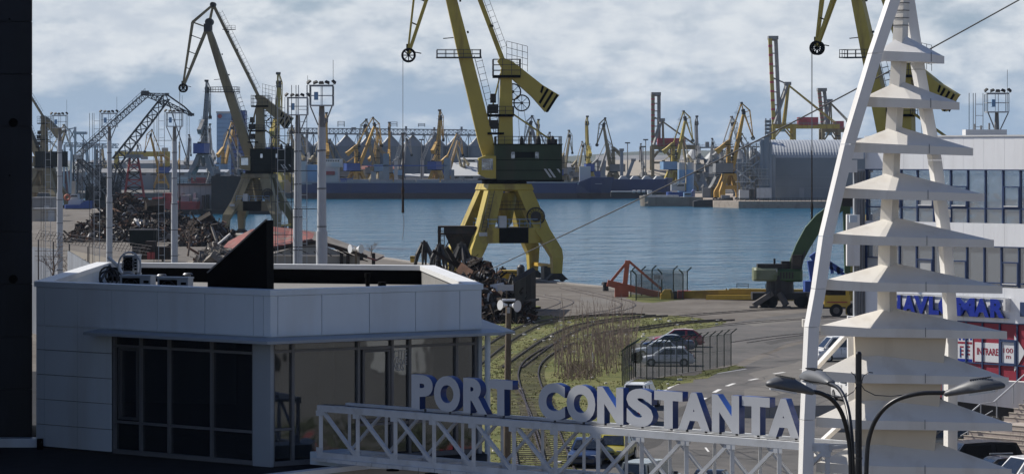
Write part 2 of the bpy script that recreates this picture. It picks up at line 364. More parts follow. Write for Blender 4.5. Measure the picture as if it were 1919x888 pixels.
M_GRASS = ground_mat('rough turf', [(.34, (.045, .05, .015)), (.46, (.088, .102, .026)), (.56, (.130, .132, .040)), (.68, (.18, .16, .075))], .16, .6, 5)
M_FAR = ground_mat('far bank ground', [(.3, (.09, .09, .085)), (.7, (.16, .15, .14))], .02)
M_HILL = ground_mat('hill cover', [(.3, (.06, .075, .07)), (.7, (.12, .13, .115))], .01)

def water_mat():
    m = bpy.data.materials.new('harbour water'); m.use_nodes = True; nt = m.node_tree; N = nt.nodes; L = nt.links; b = N['Principled BSDF']
    b.inputs['Base Color'].default_value = (.010, .080, .140, 1); b.inputs['Roughness'].default_value = .16; b.inputs['Specular IOR Level'].default_value = .28; b.inputs['IOR'].default_value = 1.33
    tc = N.new('ShaderNodeTexCoord'); prev = None
    for s_, st, d, det, vec in ((.055, 1, 5.5, 4, (.8, .75, 1)), (.19, 1, 3.2, 4, (1, .8, 1)), (1.1, 1, .7, 3, (1, .8, 1))):
        mp = N.new('ShaderNodeMapping'); mp.inputs['Scale'].default_value = vec; mp.inputs['Rotation'].default_value = (0, 0, R(20)); L.new(tc.outputs['Object'], mp.inputs[0])
        n = N.new('ShaderNodeTexNoise'); n.inputs['Scale'].default_value = s_; n.inputs['Detail'].default_value = det; L.new(mp.outputs[0], n.inputs['Vector'])
        bp = N.new('ShaderNodeBump'); bp.inputs['Strength'].default_value = st; bp.inputs['Distance'].default_value = d; L.new(n.outputs['Fac'], bp.inputs['Height'])
        if prev: L.new(prev, bp.inputs['Normal'])
        prev = bp.outputs[0]
    L.new(prev, b.inputs['Normal']); return m
w = M(); w.add([(-9000, -600, -2.5), (9000, -600, -2.5), (9000, 16000, -2.5), (-9000, 16000, -2.5)], [(0, 1, 2, 3)])
tag(w.build('water', water_mat()), kind='structure')

EDGE = [(-300, 381), (60, 383), (130, 386), (300, 407), (400, 430), (620, 468), (780, 492), (1000, 522), (1070, 532), (1290, 552), (1480, 560), (1612, 560), (1650, 512), (2300, 505)]
edge = [G(*e) for e in EDGE]
poly = [(p.x, p.y, 0) for p in edge] + [(900, edge[-1].y, 0), (900, -300, 0), (-900, -300, 0), (-900, edge[0].y, 0)]
g = M(); g.extrude(poly, (0, 0, -7)); tag(fix(g.build('ground', M_QUAY)), kind='structure')
# a coping of concrete along the quay edge
cp = M()
for a, b in zip(edge[1:11], edge[2:12]):
    d = (b - a).normalized(); nrm = V(d.y, -d.x, 0)
    if nrm.y > 0: nrm = -nrm
    cp.bar(a + nrm * .6 + V(0, 0, .02), b + nrm * .6 + V(0, 0, .02), 1.3, .28)
tag(cp.build('quay_kerb', K['conc']), kind='structure')

fb = M(); fb.extrude([(-9000, 1468, 0), (130, 1468, 0), (150, 1440, 0), (420, 1440, 0), (9000, 1440, 0), (9000, 15000, 0), (-9000, 15000, 0)], (0, 0, -7))
tag(fix(fb.build('far_bank_ground', M_FAR)), kind='structure')
h = M(); n = 90; rows = 7
hv = [[None] * (rows + 1) for _ in range(n + 1)]
from mathutils import noise as MN
vs = []
for i in range(n + 1):
    for j in range(rows + 1):
        x = -2600 + 5200 * i / n; y = 3300 + 2600 * j / rows
        k = math.sin(math.pi * j / rows)
        z = -1 + k * (5 + 5 * MN.noise((x * .0016, y * .0011, .3)) + 5 * MN.noise((x * .006, y * .004, 4)) + 20 * math.exp(-((x - 260) / 260) ** 2))
        vs.append((x, y, z))
h.add(vs, [(i * (rows + 1) + j, (i + 1) * (rows + 1) + j, (i + 1) * (rows + 1) + j + 1, i * (rows + 1) + j + 1) for i in range(n) for j in range(rows)])
tag(h.build('hills', M_HILL, smooth=60), kind='structure')

def jitter_poly(pts, amp, sub=4, z=0.0):
    q = [G(*p) for p in pts]; out = []
    for a, b in zip(q, q[1:] + q[:1]):
        for k in range(sub):
            c = a + (b - a) * (k / sub)
            out.append((c.x + rnd.uniform(-amp, amp), c.y + rnd.uniform(-amp, amp) * 2, z))
    return out
def sheet(name, pts, m, z, kind='structure'):
    s = M(); s.add([(p[0], p[1], z) for p in pts], [tuple(range(len(pts)))]); o = s.build(name, m)
    if o.data.polygons[0].normal.z < 0: o.data.flip_normals()
    return tag(o, kind=kind)
ROAD = [(1085, 893), (1130, 838), (1180, 775), (1240, 732), (1300, 712), (1390, 688), (1470, 652), (1560, 628), (1640, 622), (1800, 640), (2060, 700), (2060, 893)]
sheet('road', [G(*p)[:2] for p in ROAD], M_ASPH, .004)
YARD = [(1192, 712), (1180, 668), (1196, 640), (1290, 622), (1395, 600), (1560, 578), (1620, 590), (1620, 615), (1540, 628), (1460, 650), (1385, 680), (1300, 698)]
sheet('parking_yard', jitter_poly(YARD, .25, 4), M_ASPH, .008)
GRASS = [(790, 893), (800, 640), (900, 588), (960, 588), (1040, 593), (1130, 592), (1240, 590), (1370, 603), (1300, 619), (1230, 628), (1188, 644), (1176, 668), (1186, 714), (1300, 702), (1385, 683), (1392, 689), (1300, 712), (1236, 734), (1176, 778), (1128, 838), (1082, 893)]
GP = jitter_poly(GRASS, .45, 6)
sheet('grass_verge', GP, M_GRASS, .012)
QG = [(905, 575), (990, 566), (1010, 572), (1000, 580), (905, 586)]
sheet('quay_grass', jitter_poly(QG, .6, 5), M_GRASS, .011)
sheet('fence_grass', jitter_poly([(1165, 552), (1270, 551), (1290, 560), (1230, 567), (1180, 563)], .5, 5), M_GRASS, .010)

def inside(x, y, poly):
    c = False; j = len(poly) - 1
    for i in range(len(poly)):
        if (poly[i][1] > y) != (poly[j][1] > y) and x < (poly[j][0] - poly[i][0]) * (y - poly[i][1]) / (poly[j][1] - poly[i][1]) + poly[i][0]: c = not c
        j = i
    return c
def tufts(count):
    m = M(); xs = [p[0] for p in GP]; ys = [p[1] for p in GP]; k = 0
    while k < count:
        x = rnd.uniform(min(xs), max(xs)); y = rnd.uniform(165, max(ys))
        if not inside(x, y, GP): continue
        k += 1
        dens = MN.noise((x * .22, y * .12, 2.0)) + .5 * MN.noise((x * .9, y * .5, 7.0))
        if dens < -.12 and rnd.random() < .8: continue
        hh = rnd.uniform(.04, .13) * (1.5 if dens > .25 else 1); vs = []; fs = []
        for q in range(4):
            t = rnd.uniform(0, 6.28); c, s_ = math.cos(t), math.sin(t); lx, ly = rnd.uniform(-.12, .12), rnd.uniform(-.12, .12); wd = rnd.uniform(.03, .07)
            b = len(vs); ox, oy = x + rnd.uniform(-.15, .15), y + rnd.uniform(-.15, .15)
            vs += [(ox - c * wd, oy - s_ * wd, 0), (ox + c * wd, oy + s_ * wd, 0), (ox + lx, oy + ly, hh * rnd.uniform(.6, 1.2))]; fs.append((b, b + 1, b + 2))
        m.add(vs, fs)
    return m
tag(tufts(10000).build('grass', K['blade']), 'short dry grass over the rail yard verge', kind='stuff')
lt = M()
for i in range(150):
    px = rnd.uniform(905, 1370); py = rnd.choice([rnd.uniform(588, 640), rnd.uniform(588, 880)]); p = G(px, py)
    if not inside(p.x, p.y, GP): continue
    s_ = rnd.uniform(.06, .26); lt.box((p.x, p.y, s_ * .3), (s_ * 1.3, s_, s_ * .6), rnd.uniform(0, 3))
tag(lt.build('litter', K['litter']), 'scraps of pale litter strewn over the grass', kind='stuff')

# ---- railway tracks set in the grass and in the quay
def spline(pts, step=1.2):
    q = [G(*p) for p in pts]; q = [q[0] * 2 - q[1]] + q + [q[-1] * 2 - q[-2]]; out = []
    for i in range(1, len(q) - 2):
        a, b, c, d = q[i - 1:i + 3]; n = max(2, int((c - b).length / step))
        for k in range(n):
            t = k / n; out.append(.5 * ((2 * b) + (c - a) * t + (2 * a - 5 * b + 4 * c - d) * t * t + (3 * b - a - 3 * c + d) * t ** 3))
    return out + [q[-2]]
def track(pts, label, gauge=1.52, sleepers=True, z=.014, ballast=False):
    c = spline(pts); t = thing('railway_track', label, 'railway track', c[len(c) // 2], group='rail tracks in the yard')
    off = []
    for i, p in enumerate(c):
        d = (c[min(i + 1, len(c) - 1)] - c[max(0, i - 1)]); d.z = 0; d.normalize(); off.append(V(-d.y, d.x, 0))
    for s_ in (-1, 1):
        m = M()
        for i in range(len(c) - 1):
            m.bar(c[i] + off[i] * s_ * gauge / 2 + V(0, 0, z + .08), c[i + 1] + off[i + 1] * s_ * gauge / 2 + V(0, 0, z + .06), .09, .15)
        m.build('rail', K['railsteel'], t)
    if sleepers:
        m = M(); acc = 0
        for i in range(len(c) - 1):
            acc += (c[i + 1] - c[i]).length
            if acc > .8:
                acc = 0; o = off[i]; m.bar(c[i] - o * 1.25 + V(0, 0, z + .01), c[i] + o * 1.25 + V(0, 0, z + .01), .26, .05)
        m.build('sleepers', K['sleeper'], t, kind='stuff')
    return t
track([(880, 686), (930, 648), (965, 626), (1005, 608), (1070, 596), (1125, 592), (1200, 589)], 'rusty track curving past the left edge of the grass')
track([(960, 690), (1012, 652), (1045, 631), (1085, 613), (1125, 604), (1185, 596), (1240, 592)], 'rusty track crossing the middle of the grass behind the dry reeds')
track([(1120, 629), (1160, 622), (1205, 616), (1280, 606), (1365, 600)], 'track at the right end of the grass, above the parked cars')
track([(1052, 890), (1020, 800), (1003, 747), (993, 720), (990, 700), (999, 680), (1024, 661), (1060, 643)], 'tight bend of track behind the first letter C of the sign')
track([(1000, 890), (985, 820), (965, 760), (945, 720)], 'single track running down the grass behind the letter T of PORT')
track([(1010, 553), (1050, 560), (1062, 567), (1040, 577), (985, 594), (925, 612)], 'track curving off the quay beside the dark scrap fence', sleepers=False, z=-.10)
track([(1060, 540), (1110, 551), (1150, 560), (1178, 570), (1160, 580), (1100, 590)], 'track bending on the bare quay right of the crane', sleepers=False, z=-.10)
track([(1240, 596), (1330, 588), (1430, 581), (1560, 575)], 'track set flush in the yard in front of the excavator', sleepers=False, z=-.08)

track([(1300, 614), (1390, 606), (1470, 600), (1580, 594)], 'second flush track across the yard, just beyond the parked cars', sleepers=False, z=-.09)
track([(1385, 642), (1440, 634), (1500, 627), (1600, 620)], 'third flush track across the yard, right of the fence', sleepers=False, z=-.09)
M_PATCH = ground_mat('tar patch', [(.34, (.05, .048, .046)), (.7, (.085, .08, .075))], .3); M_PALE = ground_mat('pale worn patch', [(.34, (.125, .116, .104)), (.7, (.175, .163, .147))], .3)
for i, (pts, mm) in enumerate((([(1310, 690), (1350, 680), (1352, 684), (1312, 695)], M_PATCH), ([(1400, 700), (1500, 676), (1560, 668), (1580, 690), (1440, 722)], M_PALE), ([(1250, 770), (1330, 742), (1350, 748), (1270, 782)], M_PATCH), ([(1390, 730), (1470, 716), (1480, 735), (1400, 752)], M_PALE), ([(1430, 640), (1500, 630), (1510, 634), (1440, 646)], M_PATCH), ([(1180, 830), (1260, 800), (1270, 815), (1200, 850)], M_PATCH), ([(1390, 604), (1500, 594), (1520, 600), (1410, 612)], M_PALE), ([(1080, 556), (1150, 560), (1140, 570), (1090, 566)], M_PALE))):
    sheet('asphalt_patch', jitter_poly(pts, .18, 6), mm, .0105 if i in (4, 6, 7) else .0065)
cr = M()
for i in range(46):
    p = G(rnd.uniform(1240, 1560), rnd.choice([rnd.uniform(600, 690), rnd.uniform(690, 860)])); a_ = rnd.uniform(-.5, .5) + (1.57 if rnd.random() < .3 else 0)
    for k in range(7):
        a_ += rnd.gauss(0, .35); q = p + V(math.cos(a_), math.sin(a_) * 1.6, 0) * rnd.uniform(.5, 1.3); d_ = (q - p).normalized(); n_ = V(-d_.y, d_.x, 0) * rnd.uniform(.02, .05); z_ = V(0, 0, .0125)
        cr.add([p - n_ + z_, q - n_ + z_, q + n_ + z_, p + n_ + z_], [(0, 1, 2, 3)]); p = q
tag(cr.build('asphalt_cracks', K['seal']), 'dark cracks and tar seams over the road and yard', kind='stuff')
# ---- road markings
pm = M()
def stripe(pts, wd):
    q = [G(*p) for p in pts]
    for a, b in zip(q, q[1:]):
        d = (b - a).normalized(); n_ = V(-d.y, d.x, 0) * wd / 2
        pm.add([a - n_ + V(0, 0, .0085), b - n_ + V(0, 0, .0085), b + n_ + V(0, 0, .0085), a + n_ + V(0, 0, .0085)], [(0, 1, 2, 3)])
stripe([(1238, 735), (1262, 722), (1295, 711), (1340, 700), (1398, 691)], .22)
for a, b in (((1338, 735), (1349, 729)), ((1362, 723), (1376, 718)), ((1404, 712), (1420, 709)), ((1450, 700), (1470, 697)), ((1500, 692), (1520, 690)), ((1310, 752), (1322, 745))): stripe([a, b], .3)
for i in range(9): stripe([(1432 - i * 1.5, 757 + i * 4), (1443 - i * 1.5, 757 + i * 4)], .35)
stripe([(1322, 838), (1328, 846)], .12); stripe([(1370, 862), (1372, 868)], .12)
tag(pm.build('road_markings', K['paint']), kind='structure')
# ---------------------------------------------------------------- near left: dark tower, podium, glazed roof pavilion
def fx(p0, p1, px):          # where the sight line of column px meets the wall line p0-p1 (plan)
    k = (px - CXP) / FPX; dx, dy = p1[0] - p0[0], p1[1] - p0[1]; t = (k * p0[1] - p0[0]) / (dx - k * dy)
    return V(p0[0] + dx * t, p0[1] + dy * t, 0)
def zo(py, Y): return EYE - (py - HORIZON) * Y / FPX
def outn(p0, p1):            # wall normal, towards the camera
    d = (V(*p1[:2], 0) - V(*p0[:2], 0)).normalized(); n_ = V(d.y, -d.x, 0)
    return n_ if n_.y < 0 else -n_
def slab(m, a, b, z0, z1, n_, t0, t1):   # a plate between plan points a, b and heights, from t0 to t1 along the normal
    q = [a + n_ * t0, b + n_ * t0, b + n_ * t1, a + n_ * t1]; m.prism([(p.x, p.y) for p in q], z0, z1); return m

tw = thing('dark_tower', 'near black panelled tower rising along the left edge of the photo', 'building', (-22, 97, 0))
m = M(); m.prism([(-13.95, 93), (-15.1, 100), (-60, 100), (-60, 93)], 0, 30.3); m.build('wall', K['slab'], tw); m = M(); m.box((-38, 87.4, 15), (42.8, 11.1, 30)); m.build('shade_wing', K['slab'], tw)  # unseen wing, added and sized to shade the pavilion and sign girder
zz = zo(826, 92.9); k = 0
while zz < 30:
    for x1, x0 in ((-13.93, -17.2), (-17.22, -20.5)):
        m = M(); m.box(((x0 + x1) / 2, 92.96, zz + .755), (x1 - x0 - .012, .09, 1.495)); m.build('panel', K['slab'], tw)
    zz += 1.52; k += 1
for py in (230, 523):
    m = M(); c = P(25, py, 92.9); m.tube([c + V(0, .02, 0), c + V(0, -.03, 0)], .13, 10); m.build('bolt_hole', K['fin'], tw)
    m = M(); c = P(18, py - 194, 92.9); m.tube([c + V(0, .02, 0), c + V(0, -.03, 0)], .03, 8); m.build('bolt_hole', K['fin'], tw)

K0, N0, K2 = V(-3.85, 85.7, 0), V(-20, 65.7, 0), V(.25, 84.5, 0)
pod = thing('podium_building', 'lower block under the glazed pavilion with dark felt roof and pale parapet', 'building', (-10, 90, 0))
m = M(); m.prism([(-3.95, 85.8), (-20, 65.8), (-60, 65.8), (-60, 125), (-3.2, 125), (-3.0, 106.2), (-.7, 90.2), (-.7, 88.2)], 0, 8.14); m.build('wall', K['terrace'], pod)
d1 = (N0 - K0).normalized(); n1 = V(.77, -.63, 0); n1 = V(-d1.y, d1.x, 0); n1 = n1 if n1.x > 0 else -n1
for i in range(9):
    m = M(); a = K0 + d1 * (i * 2.6 + .01); b = K0 + d1 * (i * 2.6 + 2.59); slab(m, a, b, 6.2, 8.16, n1, 0, .05); slab(m, a, b, 4.1, 6.185, n1, 0, .05); m.build('parapet_panel', K['beige'], pod)
m = M(); slab(m, K0, N0, 8.17, 8.30, n1, -.25, .10); m.build('parapet_cap', K['cap'], pod)
n2 = outn(K0, K2)
m = M(); slab(m, K0, K2, 0, 8.16, n2, -.3, 0); m.build('parapet_wall', K['beige'], pod)
m = M(); slab(m, K0, K2, 8.17, 8.29, n2, -.34, .08); m.build('parapet_cap', K['cap'], pod)
for i in range(3):
    d = (K2 - K0) / 3; m = M(); slab(m, K0 + d * i + d * .004, K0 + d * (i + 1) - d * .004, 6.0, 8.155, n2, 0.002, .05); m.build('parapet_panel', K['beige'], pod)
kb = M(); kb.box((-16.2, 92.45, 8.27), (7.2, .5, .25)); kb.build('kerb', K['panel'], pod)
pp = M(); c = P(75, 843, 91.6); pp.box((c.x, 91.6, 8.3), (.16, .16, .3)); pp.build('stub_post', K['fin'], pod)

pav = thing('roof_pavilion', 'glazed pavilion with pale grey cladding panels, overhanging canopy and white roof edge', 'building', (-8, 95, 8.15))
A, B, C, D, E = [V(*p, 0) for p in ((-13.7, 92.2), (-6.5, 86.2), (-.87, 90.25), (-2.62, 105.8), (-14.1, 109))]
nAB, nBC = outn(A, B), outn(B, C)
ring = [A, B, C, D, E]
def offs(ring, d):
    out = []; n_ = len(ring)
    for i in range(n_):
        p, c, q = ring[i - 1], ring[i], ring[(i + 1) % n_]
        e1 = (c - p).normalized(); e2 = (q - c).normalized(); a = V(-e1.y, e1.x, 0); b = V(-e2.y, e2.x, 0)   # inward for counter-clockwise
        bis = (a + b); bis = bis / max(.3, bis.dot(a)); out.append(c + bis * d)
    return out
inn = offs(ring, .40); co, ci = offs(ring, -.06), offs(ring, .45)
inn_w = offs(ring, .36)
ZT = 12.92
for i in range(5):
    j = (i + 1) % 5
    m = M(); q = [ring[i], ring[j], inn[j], inn[i]]; m.prism([(p.x, p.y) for p in q], 11.62, ZT - .16)
    m.build('parapet', K['black'] if i in (3,) else K['gravel_roof'] if i == 2 else K['panel'], pav)
    m = M(); q = [co[i], co[j], ci[j], ci[i]]; m.prism([(p.x, p.y) for p in q], ZT - .155, ZT + (.002 if i % 2 else 0)); m.build('parapet_cap', K['cap'] if i in (2, 3, 4) else K['panel'], pav)  # front caps take the bluer panel grey, painting the shade on them
m = M(); m.prism([(p.x, p.y) for p in offs(ring, .39)], 12.1, 12.3); m.build('roof_deck', K['gravel_roof'], pav)
m = M(); m.prism([(p.x, p.y) for p in offs(ring, .2)], 11.64, 11.9); m.build('ceiling', K['room'], pav)
m = M(); m.prism([(p.x, p.y) for p in offs(ring, .02)], 8.15, 8.22); m.build('floor', K['room'], pav)
m = M()
for i in (2, 3, 4):
    j = (i + 1) % 5; q = [ring[i], ring[j], inn_w[j], inn_w[i]]; m.prism([(p.x, p.y) for p in q], 8.22, 11.615)
m.build('back_wall', K['panel'], pav)
m = M(); f210 = fx(A, B, 210); slab(m, A, f210, 8.16, 11.61, nAB, -.25, -.012); slab(m, A, f210, 11.615, 12.76, nAB, -.02, -.004); m.build('wall', K['seal'], pav)
# cladding panels
def panel(p0, p1, n_, xa, xb, z0, z1, m_=None):
    a, b = fx(p0, p1, xa), fx(p0, p1, xb); d = (b - a).normalized() * .009; o2 = rnd.uniform(-.004, .004); m = M(); slab(m, a + d, b - d, z0 + .009, z1 - .009, n_, .0, .045 + o2); m.build('cladding_panel', m_ or K['panel'], pav)
jl = [70, 86, 148, 212, 297, 386, 477, 496]
for a, b in zip(jl, jl[1:]): panel(A, B, nAB, a, b, 11.66, 12.765)
rows = [8.2, 8.83, 9.55, 10.26, 10.97, 11.66]
for z0, z1 in zip(rows, rows[1:]):
    for a, b in zip([70, 86, 148], [86, 148, 210]): panel(A, B, nAB, a, b, z0, z1)
jr = [519, 601.5, 690.5, 777, 860, 901]
for a, b in zip(jr, jr[1:]): panel(B, C, nBC, a, b, 11.66, 12.765)
m = M(); a, b = fx(A, B, 496.5), fx(B, C, 518.5); q = [a + nAB * .045, V(B.x, B.y, 0) + (nAB + nBC).normalized() * .035, b + nBC * .045, b - nBC * .2, B - (nAB + nBC) * .2, a - nAB * .2]
m.prism([(p.x, p.y) for p in q], 11.66, 12.76); m.build('corner_panel', K['panel'], pav)
# canopy
o = .62; sAB = fx(A, B, 186); sBC = C + (C - B).normalized() * .42; Bo = B + (nAB + nBC).normalized() * (o / max(.4, (nAB + nBC).normalized().dot(nAB)))
q = [sAB, B, sBC, sBC + nBC * o, Bo, sAB + nAB * o]
m = M(); n_ = 6; lo = [(p.x, p.y, 11.50) for p in q]; hi = [(p.x, p.y, 11.645 if i < 3 else 11.575) for i, p in enumerate(q)]
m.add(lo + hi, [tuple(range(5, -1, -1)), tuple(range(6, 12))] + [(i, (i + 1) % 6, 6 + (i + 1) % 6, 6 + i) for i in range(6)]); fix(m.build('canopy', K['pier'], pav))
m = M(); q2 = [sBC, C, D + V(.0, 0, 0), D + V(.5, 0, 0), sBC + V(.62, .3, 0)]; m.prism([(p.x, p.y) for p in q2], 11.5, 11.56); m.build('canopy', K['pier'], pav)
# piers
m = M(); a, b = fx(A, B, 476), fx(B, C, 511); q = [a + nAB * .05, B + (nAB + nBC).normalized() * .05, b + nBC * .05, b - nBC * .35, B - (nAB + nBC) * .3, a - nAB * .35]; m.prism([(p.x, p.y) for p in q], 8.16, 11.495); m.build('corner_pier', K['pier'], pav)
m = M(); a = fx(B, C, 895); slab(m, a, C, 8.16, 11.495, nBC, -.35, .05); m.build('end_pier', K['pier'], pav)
m = M(); c = C + V(.18, .05, 0); m.cyl((c.x, c.y, 2), .08, 9.5, 10); m.build('downpipe', K['panel'], pav)
# glazing
def glazing(p0, p1, n_, xs, z_lo, z_hi, t_hi, t_lo, skip=()):
    top = lambda: None
    for i, (xa, xb) in enumerate(zip(xs, xs[1:])):
        a, b = fx(p0, p1, xa), fx(p0, p1, xb); tl = None if i in skip else t_lo
        zs = [z_lo + .1, tl, t_hi, z_hi] if tl else [z_lo + .1, t_hi, z_hi]
        for z0, z1 in zip(zs, zs[1:]):
            g_ = M(); slab(g_, a, b, z0, z1, n_, -.10, -.085); g_.build('window_pane', GLP, pav)
        for z in zs[1:-1]: f = M(); slab(f, a, b, z - .035, z + .035, n_, -.12, -.02); f.build('transom', K['frame'], pav)
    for x in xs:
        f = M(); c = fx(p0, p1, x); d = (V(*p1[:2], 0) - V(*p0[:2], 0)).normalized() * .04; slab(f, c - d, c + d, z_lo, z_hi, n_, -.14, -.005); f.build('mullion', K['frame'], pav)
    f = M(); a, b = fx(p0, p1, xs[0]), fx(p0, p1, xs[-1]); slab(f, a, b, z_lo, z_lo + .12, n_, -.2, .01); f.build('sill', K['frame'], pav); f = M(); slab(f, a, b, z_hi - .05, z_hi, n_, -.15, -.01); f.build('head_rail', K['frame'], pav)
K['roomgrey'] = mat('grey room wall', (.10, .105, .11), .9)
GLP = glass('pavilion glass', (.02, .024, .03), .03, .68, .15)
glazing(A, B, nAB, [213, 262, 315, 395, 474], 8.17, 11.49, 11.19, 9.06)
glazing(B, C, nBC, [513, 550, 673, 736, 769, 857, 893], 8.17, 11.49, 11.25, 9.15, skip=(1,))
for p0, p1, n_, xa, xb, z0, z1 in ((A, B, nAB, 222, 258, 9.14, 11.14), (B, C, nBC, 680, 732, 9.22, 11.2)):
    f = M(); a, b = fx(p0, p1, xa), fx(p0, p1, xb); d = (b - a).normalized()
    for s_ in ((a, a + d * .07), (b - d * .07, b)): slab(f, s_[0], s_[1], z0, z1, n_, -.08, -.0)
    slab(f, a, b, z0, z0 + .07, n_, -.078, .002); slab(f, a, b, z1 - .07, z1, n_, -.078, .002); f.build('casement', K['trim'], pav)
for px, Y, r in ((534, 88.2, .16), (612, 90.5, .22), (800, 93, .2)):
    c = P(px, 700, Y); m = M(); m.cyl((c.x, Y, 8.22), r, 3.4, 14); m.build('column', K['cream'], pav, smooth=40)
m = M(); a = fx(B, C, 560) - nBC * 3.2; b = fx(B, C, 880) - nBC * 3.2; slab(m, a, b, 8.22, 11.6, nBC, -.1, 0); m.build('partition', K['roomgrey'], pav)
m = M(); a = fx(B, C, 600) - nBC * 1.2; b = fx(B, C, 760) - nBC * 1.2; slab(m, a, b, 8.75, 8.85, nBC, -.6, .2); m.build('counter', K['cream'], pav)
# chalk lettering on the narrow pane
def text_mesh(s, bold=0.0, ext=.02, font_scale=1.0):
    cu = bpy.data.curves.new('t', 'FONT'); cu.body = s; cu.extrude = ext; cu.offset = bold; cu.resolution_u = 5
    ob = bpy.data.objects.new('t', cu); col.objects.link(ob); me = bpy.data.meshes.new_from_object(ob); bpy.data.objects.remove(ob); bpy.data.curves.remove(cu)
    return me
def text_on(name, s, o_, ux, uz, un, w, h, m_, parent, bold=.0, depth=.01, side=None, fit=True):   # lettering with its lower left at o_, width w along ux, height h along uz
    me = text_mesh(s, bold, .5); xs = [v.co.x for v in me.vertices]; ys = [v.co.y for v in me.vertices]; x0, x1, y0, y1 = min(xs), max(xs), min(ys), max(ys)
    off = ORIG.get(parent.name, V(0, 0, 0)) if parent else V(0, 0, 0)
    for v in me.vertices:
        q = o_ + ux * ((v.co.x - x0) / (x1 - x0) * w) + uz * ((v.co.y - y0) / (y1 - y0) * h) + un * ((v.co.z + .5) * depth); v.co = q - off
    me.materials.clear(); me.materials.append(m_); me.name = name
    if side:
        me.materials.append(side); me.update()
        for p in me.polygons:
            if abs(p.normal.dot(un)) < .9: p.material_index = 1
    ob = bpy.data.objects.new(name, me); col.objects.link(ob); ob.parent = parent; ORIG[ob.name] = off
    bm = bmesh.new(); bm.from_mesh(me); bmesh.ops.recalc_face_normals(bm, faces=bm.faces); bm.to_mesh(me); bm.free()
    return ob
dBC = (C - B).normalized(); CH = mat('chalk', (.42, .42, .42), .9)
for s_, py, hh in (('CITE', 672, 16), ('ASIVE', 684, 11), ('NDS', 695, 15)):
    a = fx(B, C, 741); b = fx(B, C, 766); text_on('chalk_lettering', s_, V(a.x, a.y, zo(py, a.y)) + nBC * -.078, dBC, V(0, 0, 1), nBC, (b - a).length * (.75 if s_ == 'NDS' else 1), hh * a.y / FPX, CH, pav, depth=.004)
# black fin on the roof
m = M(); pts = [P(389, 512, 88.6), P(499, 413, 88.6), P(500, 556, 88.6), P(389, 556, 88.6)]; m.extrude(pts, V(.16, .5, 0)); fix(m.build('roof_fin', K['fin'], pav))
m = M(); m.bar(pts[0] + V(-.02, .25, .02), pts[1] + V(0, .25, .03), .54, .03); m.build('fin_capping', K['trim'], pav)
for px, py0, py1, Y, r in ((689, 513, 533, 104, .1), (716, 529, 537, 101, .13)):
    c = P(px, py0, Y); m = M(); m.cyl((c.x, Y, 12.3), r * .7, c.z - 12.3, 10); m.cyl((c.x, Y, c.z - .12), r, .14, 10); m.build('roof_vent', K['fin'], pav)
# roof machines
def ac(px0, px1, pytop, Y, label, z0=12.3, rz=-.35):
    a, b = P(px0, pytop, Y), P(px1, pytop, Y); w_ = b.x - a.x; h_ = a.z - z0; t = thing('air_conditioner', label, 'air conditioner', ((a.x + b.x) / 2, Y, z0), rz=rz, world=False, group='air conditioners on the pavilion roof')
    m = M(); m.box((0, 0, h_ / 2), (w_, .36, h_)); m.box((0, 0, h_ - .01), (w_ * 1.04, .4, .05)); m.build('body', K['galv'], t)
    m = M(); m.box((-w_ * .14, -.185, h_ * .5), (w_ * .58, .012, h_ * .8)); m.build('fan_grille', K['fin'], t)
    m = M(); m.ring((-w_ * .14, -.195, h_ * .5), h_ * .36, .012); m.ring((-w_ * .14, -.195, h_ * .5), h_ * .2, .01)
    for i in range(6): t_ = i * math.pi / 3; m.bar((-w_ * .14, -.195, h_ * .5), (-w_ * .14 + math.cos(t_) * h_ * .36, -.195, h_ * .5 + math.sin(t_) * h_ * .36), .012)
    m.build('fan_guard', K['steel'], t)
    for i in range(4):
        m = M(); m.box((w_ * .36, -.185, h_ * (.2 + .18 * i)), (w_ * .17, .012, h_ * .11)); m.build('louvre', K['fin'], t)
    for sx in (-1, 1): m = M(); m.box((sx * w_ * .4, 0, -.03), (.06, .4, .08)); m.build('foot', K['steel'], t)
ac(227, 290, 516, 95.2, 'wide air conditioner with round guard on the roof, left of its twin')
ac(297, 360, 519.5, 94, 'wide air conditioner on the roof nearest the black fin')
ac(233, 262, 478, 98.5, 'small white air conditioner raised on a stand behind the wide ones', z0=12.95, rz=-.2)
t = thing('machine_stand', 'steel stand with ribbed blue grey duct under the raised air conditioner', 'stand', P(246, 505, 98.5))
c = P(246, 505, 98.3)
m = M()
for sx in (-.22, .22):
    for sy in (-.16, .16): m.bar((c.x + sx, 98.5 + sy, 12.3), (c.x + sx, 98.5 + sy, 12.9), .05)
m.box((c.x, 98.5, 12.91), (.56, .42, .04)); m.build('legs', K['galv'], t)
m = M()
for i in range(5): m.ring((c.x - .05 - .02 * i, 98.1 - .15 * i, 12.82 - .08 * i), .16, .045, axis=(0, 1, .5), n=14)
m.build('duct', K['corr'], t)
t = thing('conduit_loop', 'pale pipe looping up and over beside the raised air conditioner', 'pipe', P(242, 500, 97))
m = M(); cc = P(242, 499, 97); rr = 21 * 97 / FPX
m.tube([cc + V(rr * math.cos(R(a_)), .1, rr * 1.25 * math.sin(R(a_))) for a_ in range(-25, 206, 15)], .028, 6); m.build('pipe', K['galv'], t)
m = M(); m.tube([P(203, 482, 97.5), P(222, 499, 97.3)], .055, 8); m.tube([P(222, 499, 97.3), P(228, 512, 97.2)], .055, 8); m.build('straight_pipe', K['cap'], t)
t = thing('cable_coil', 'tangle of dark coiled hose on the roof beside the left parapet', 'hose', P(200, 525, 97))
m = M()
for i, (px, py, r_) in enumerate(((199, 522, .22), (204, 518, .3), (213, 520, .26), (214, 526, .2))): m.ring(P(px, py, 97 + .1 * i), r_, .03, axis=(.3, 1, .25 * i), n=16)
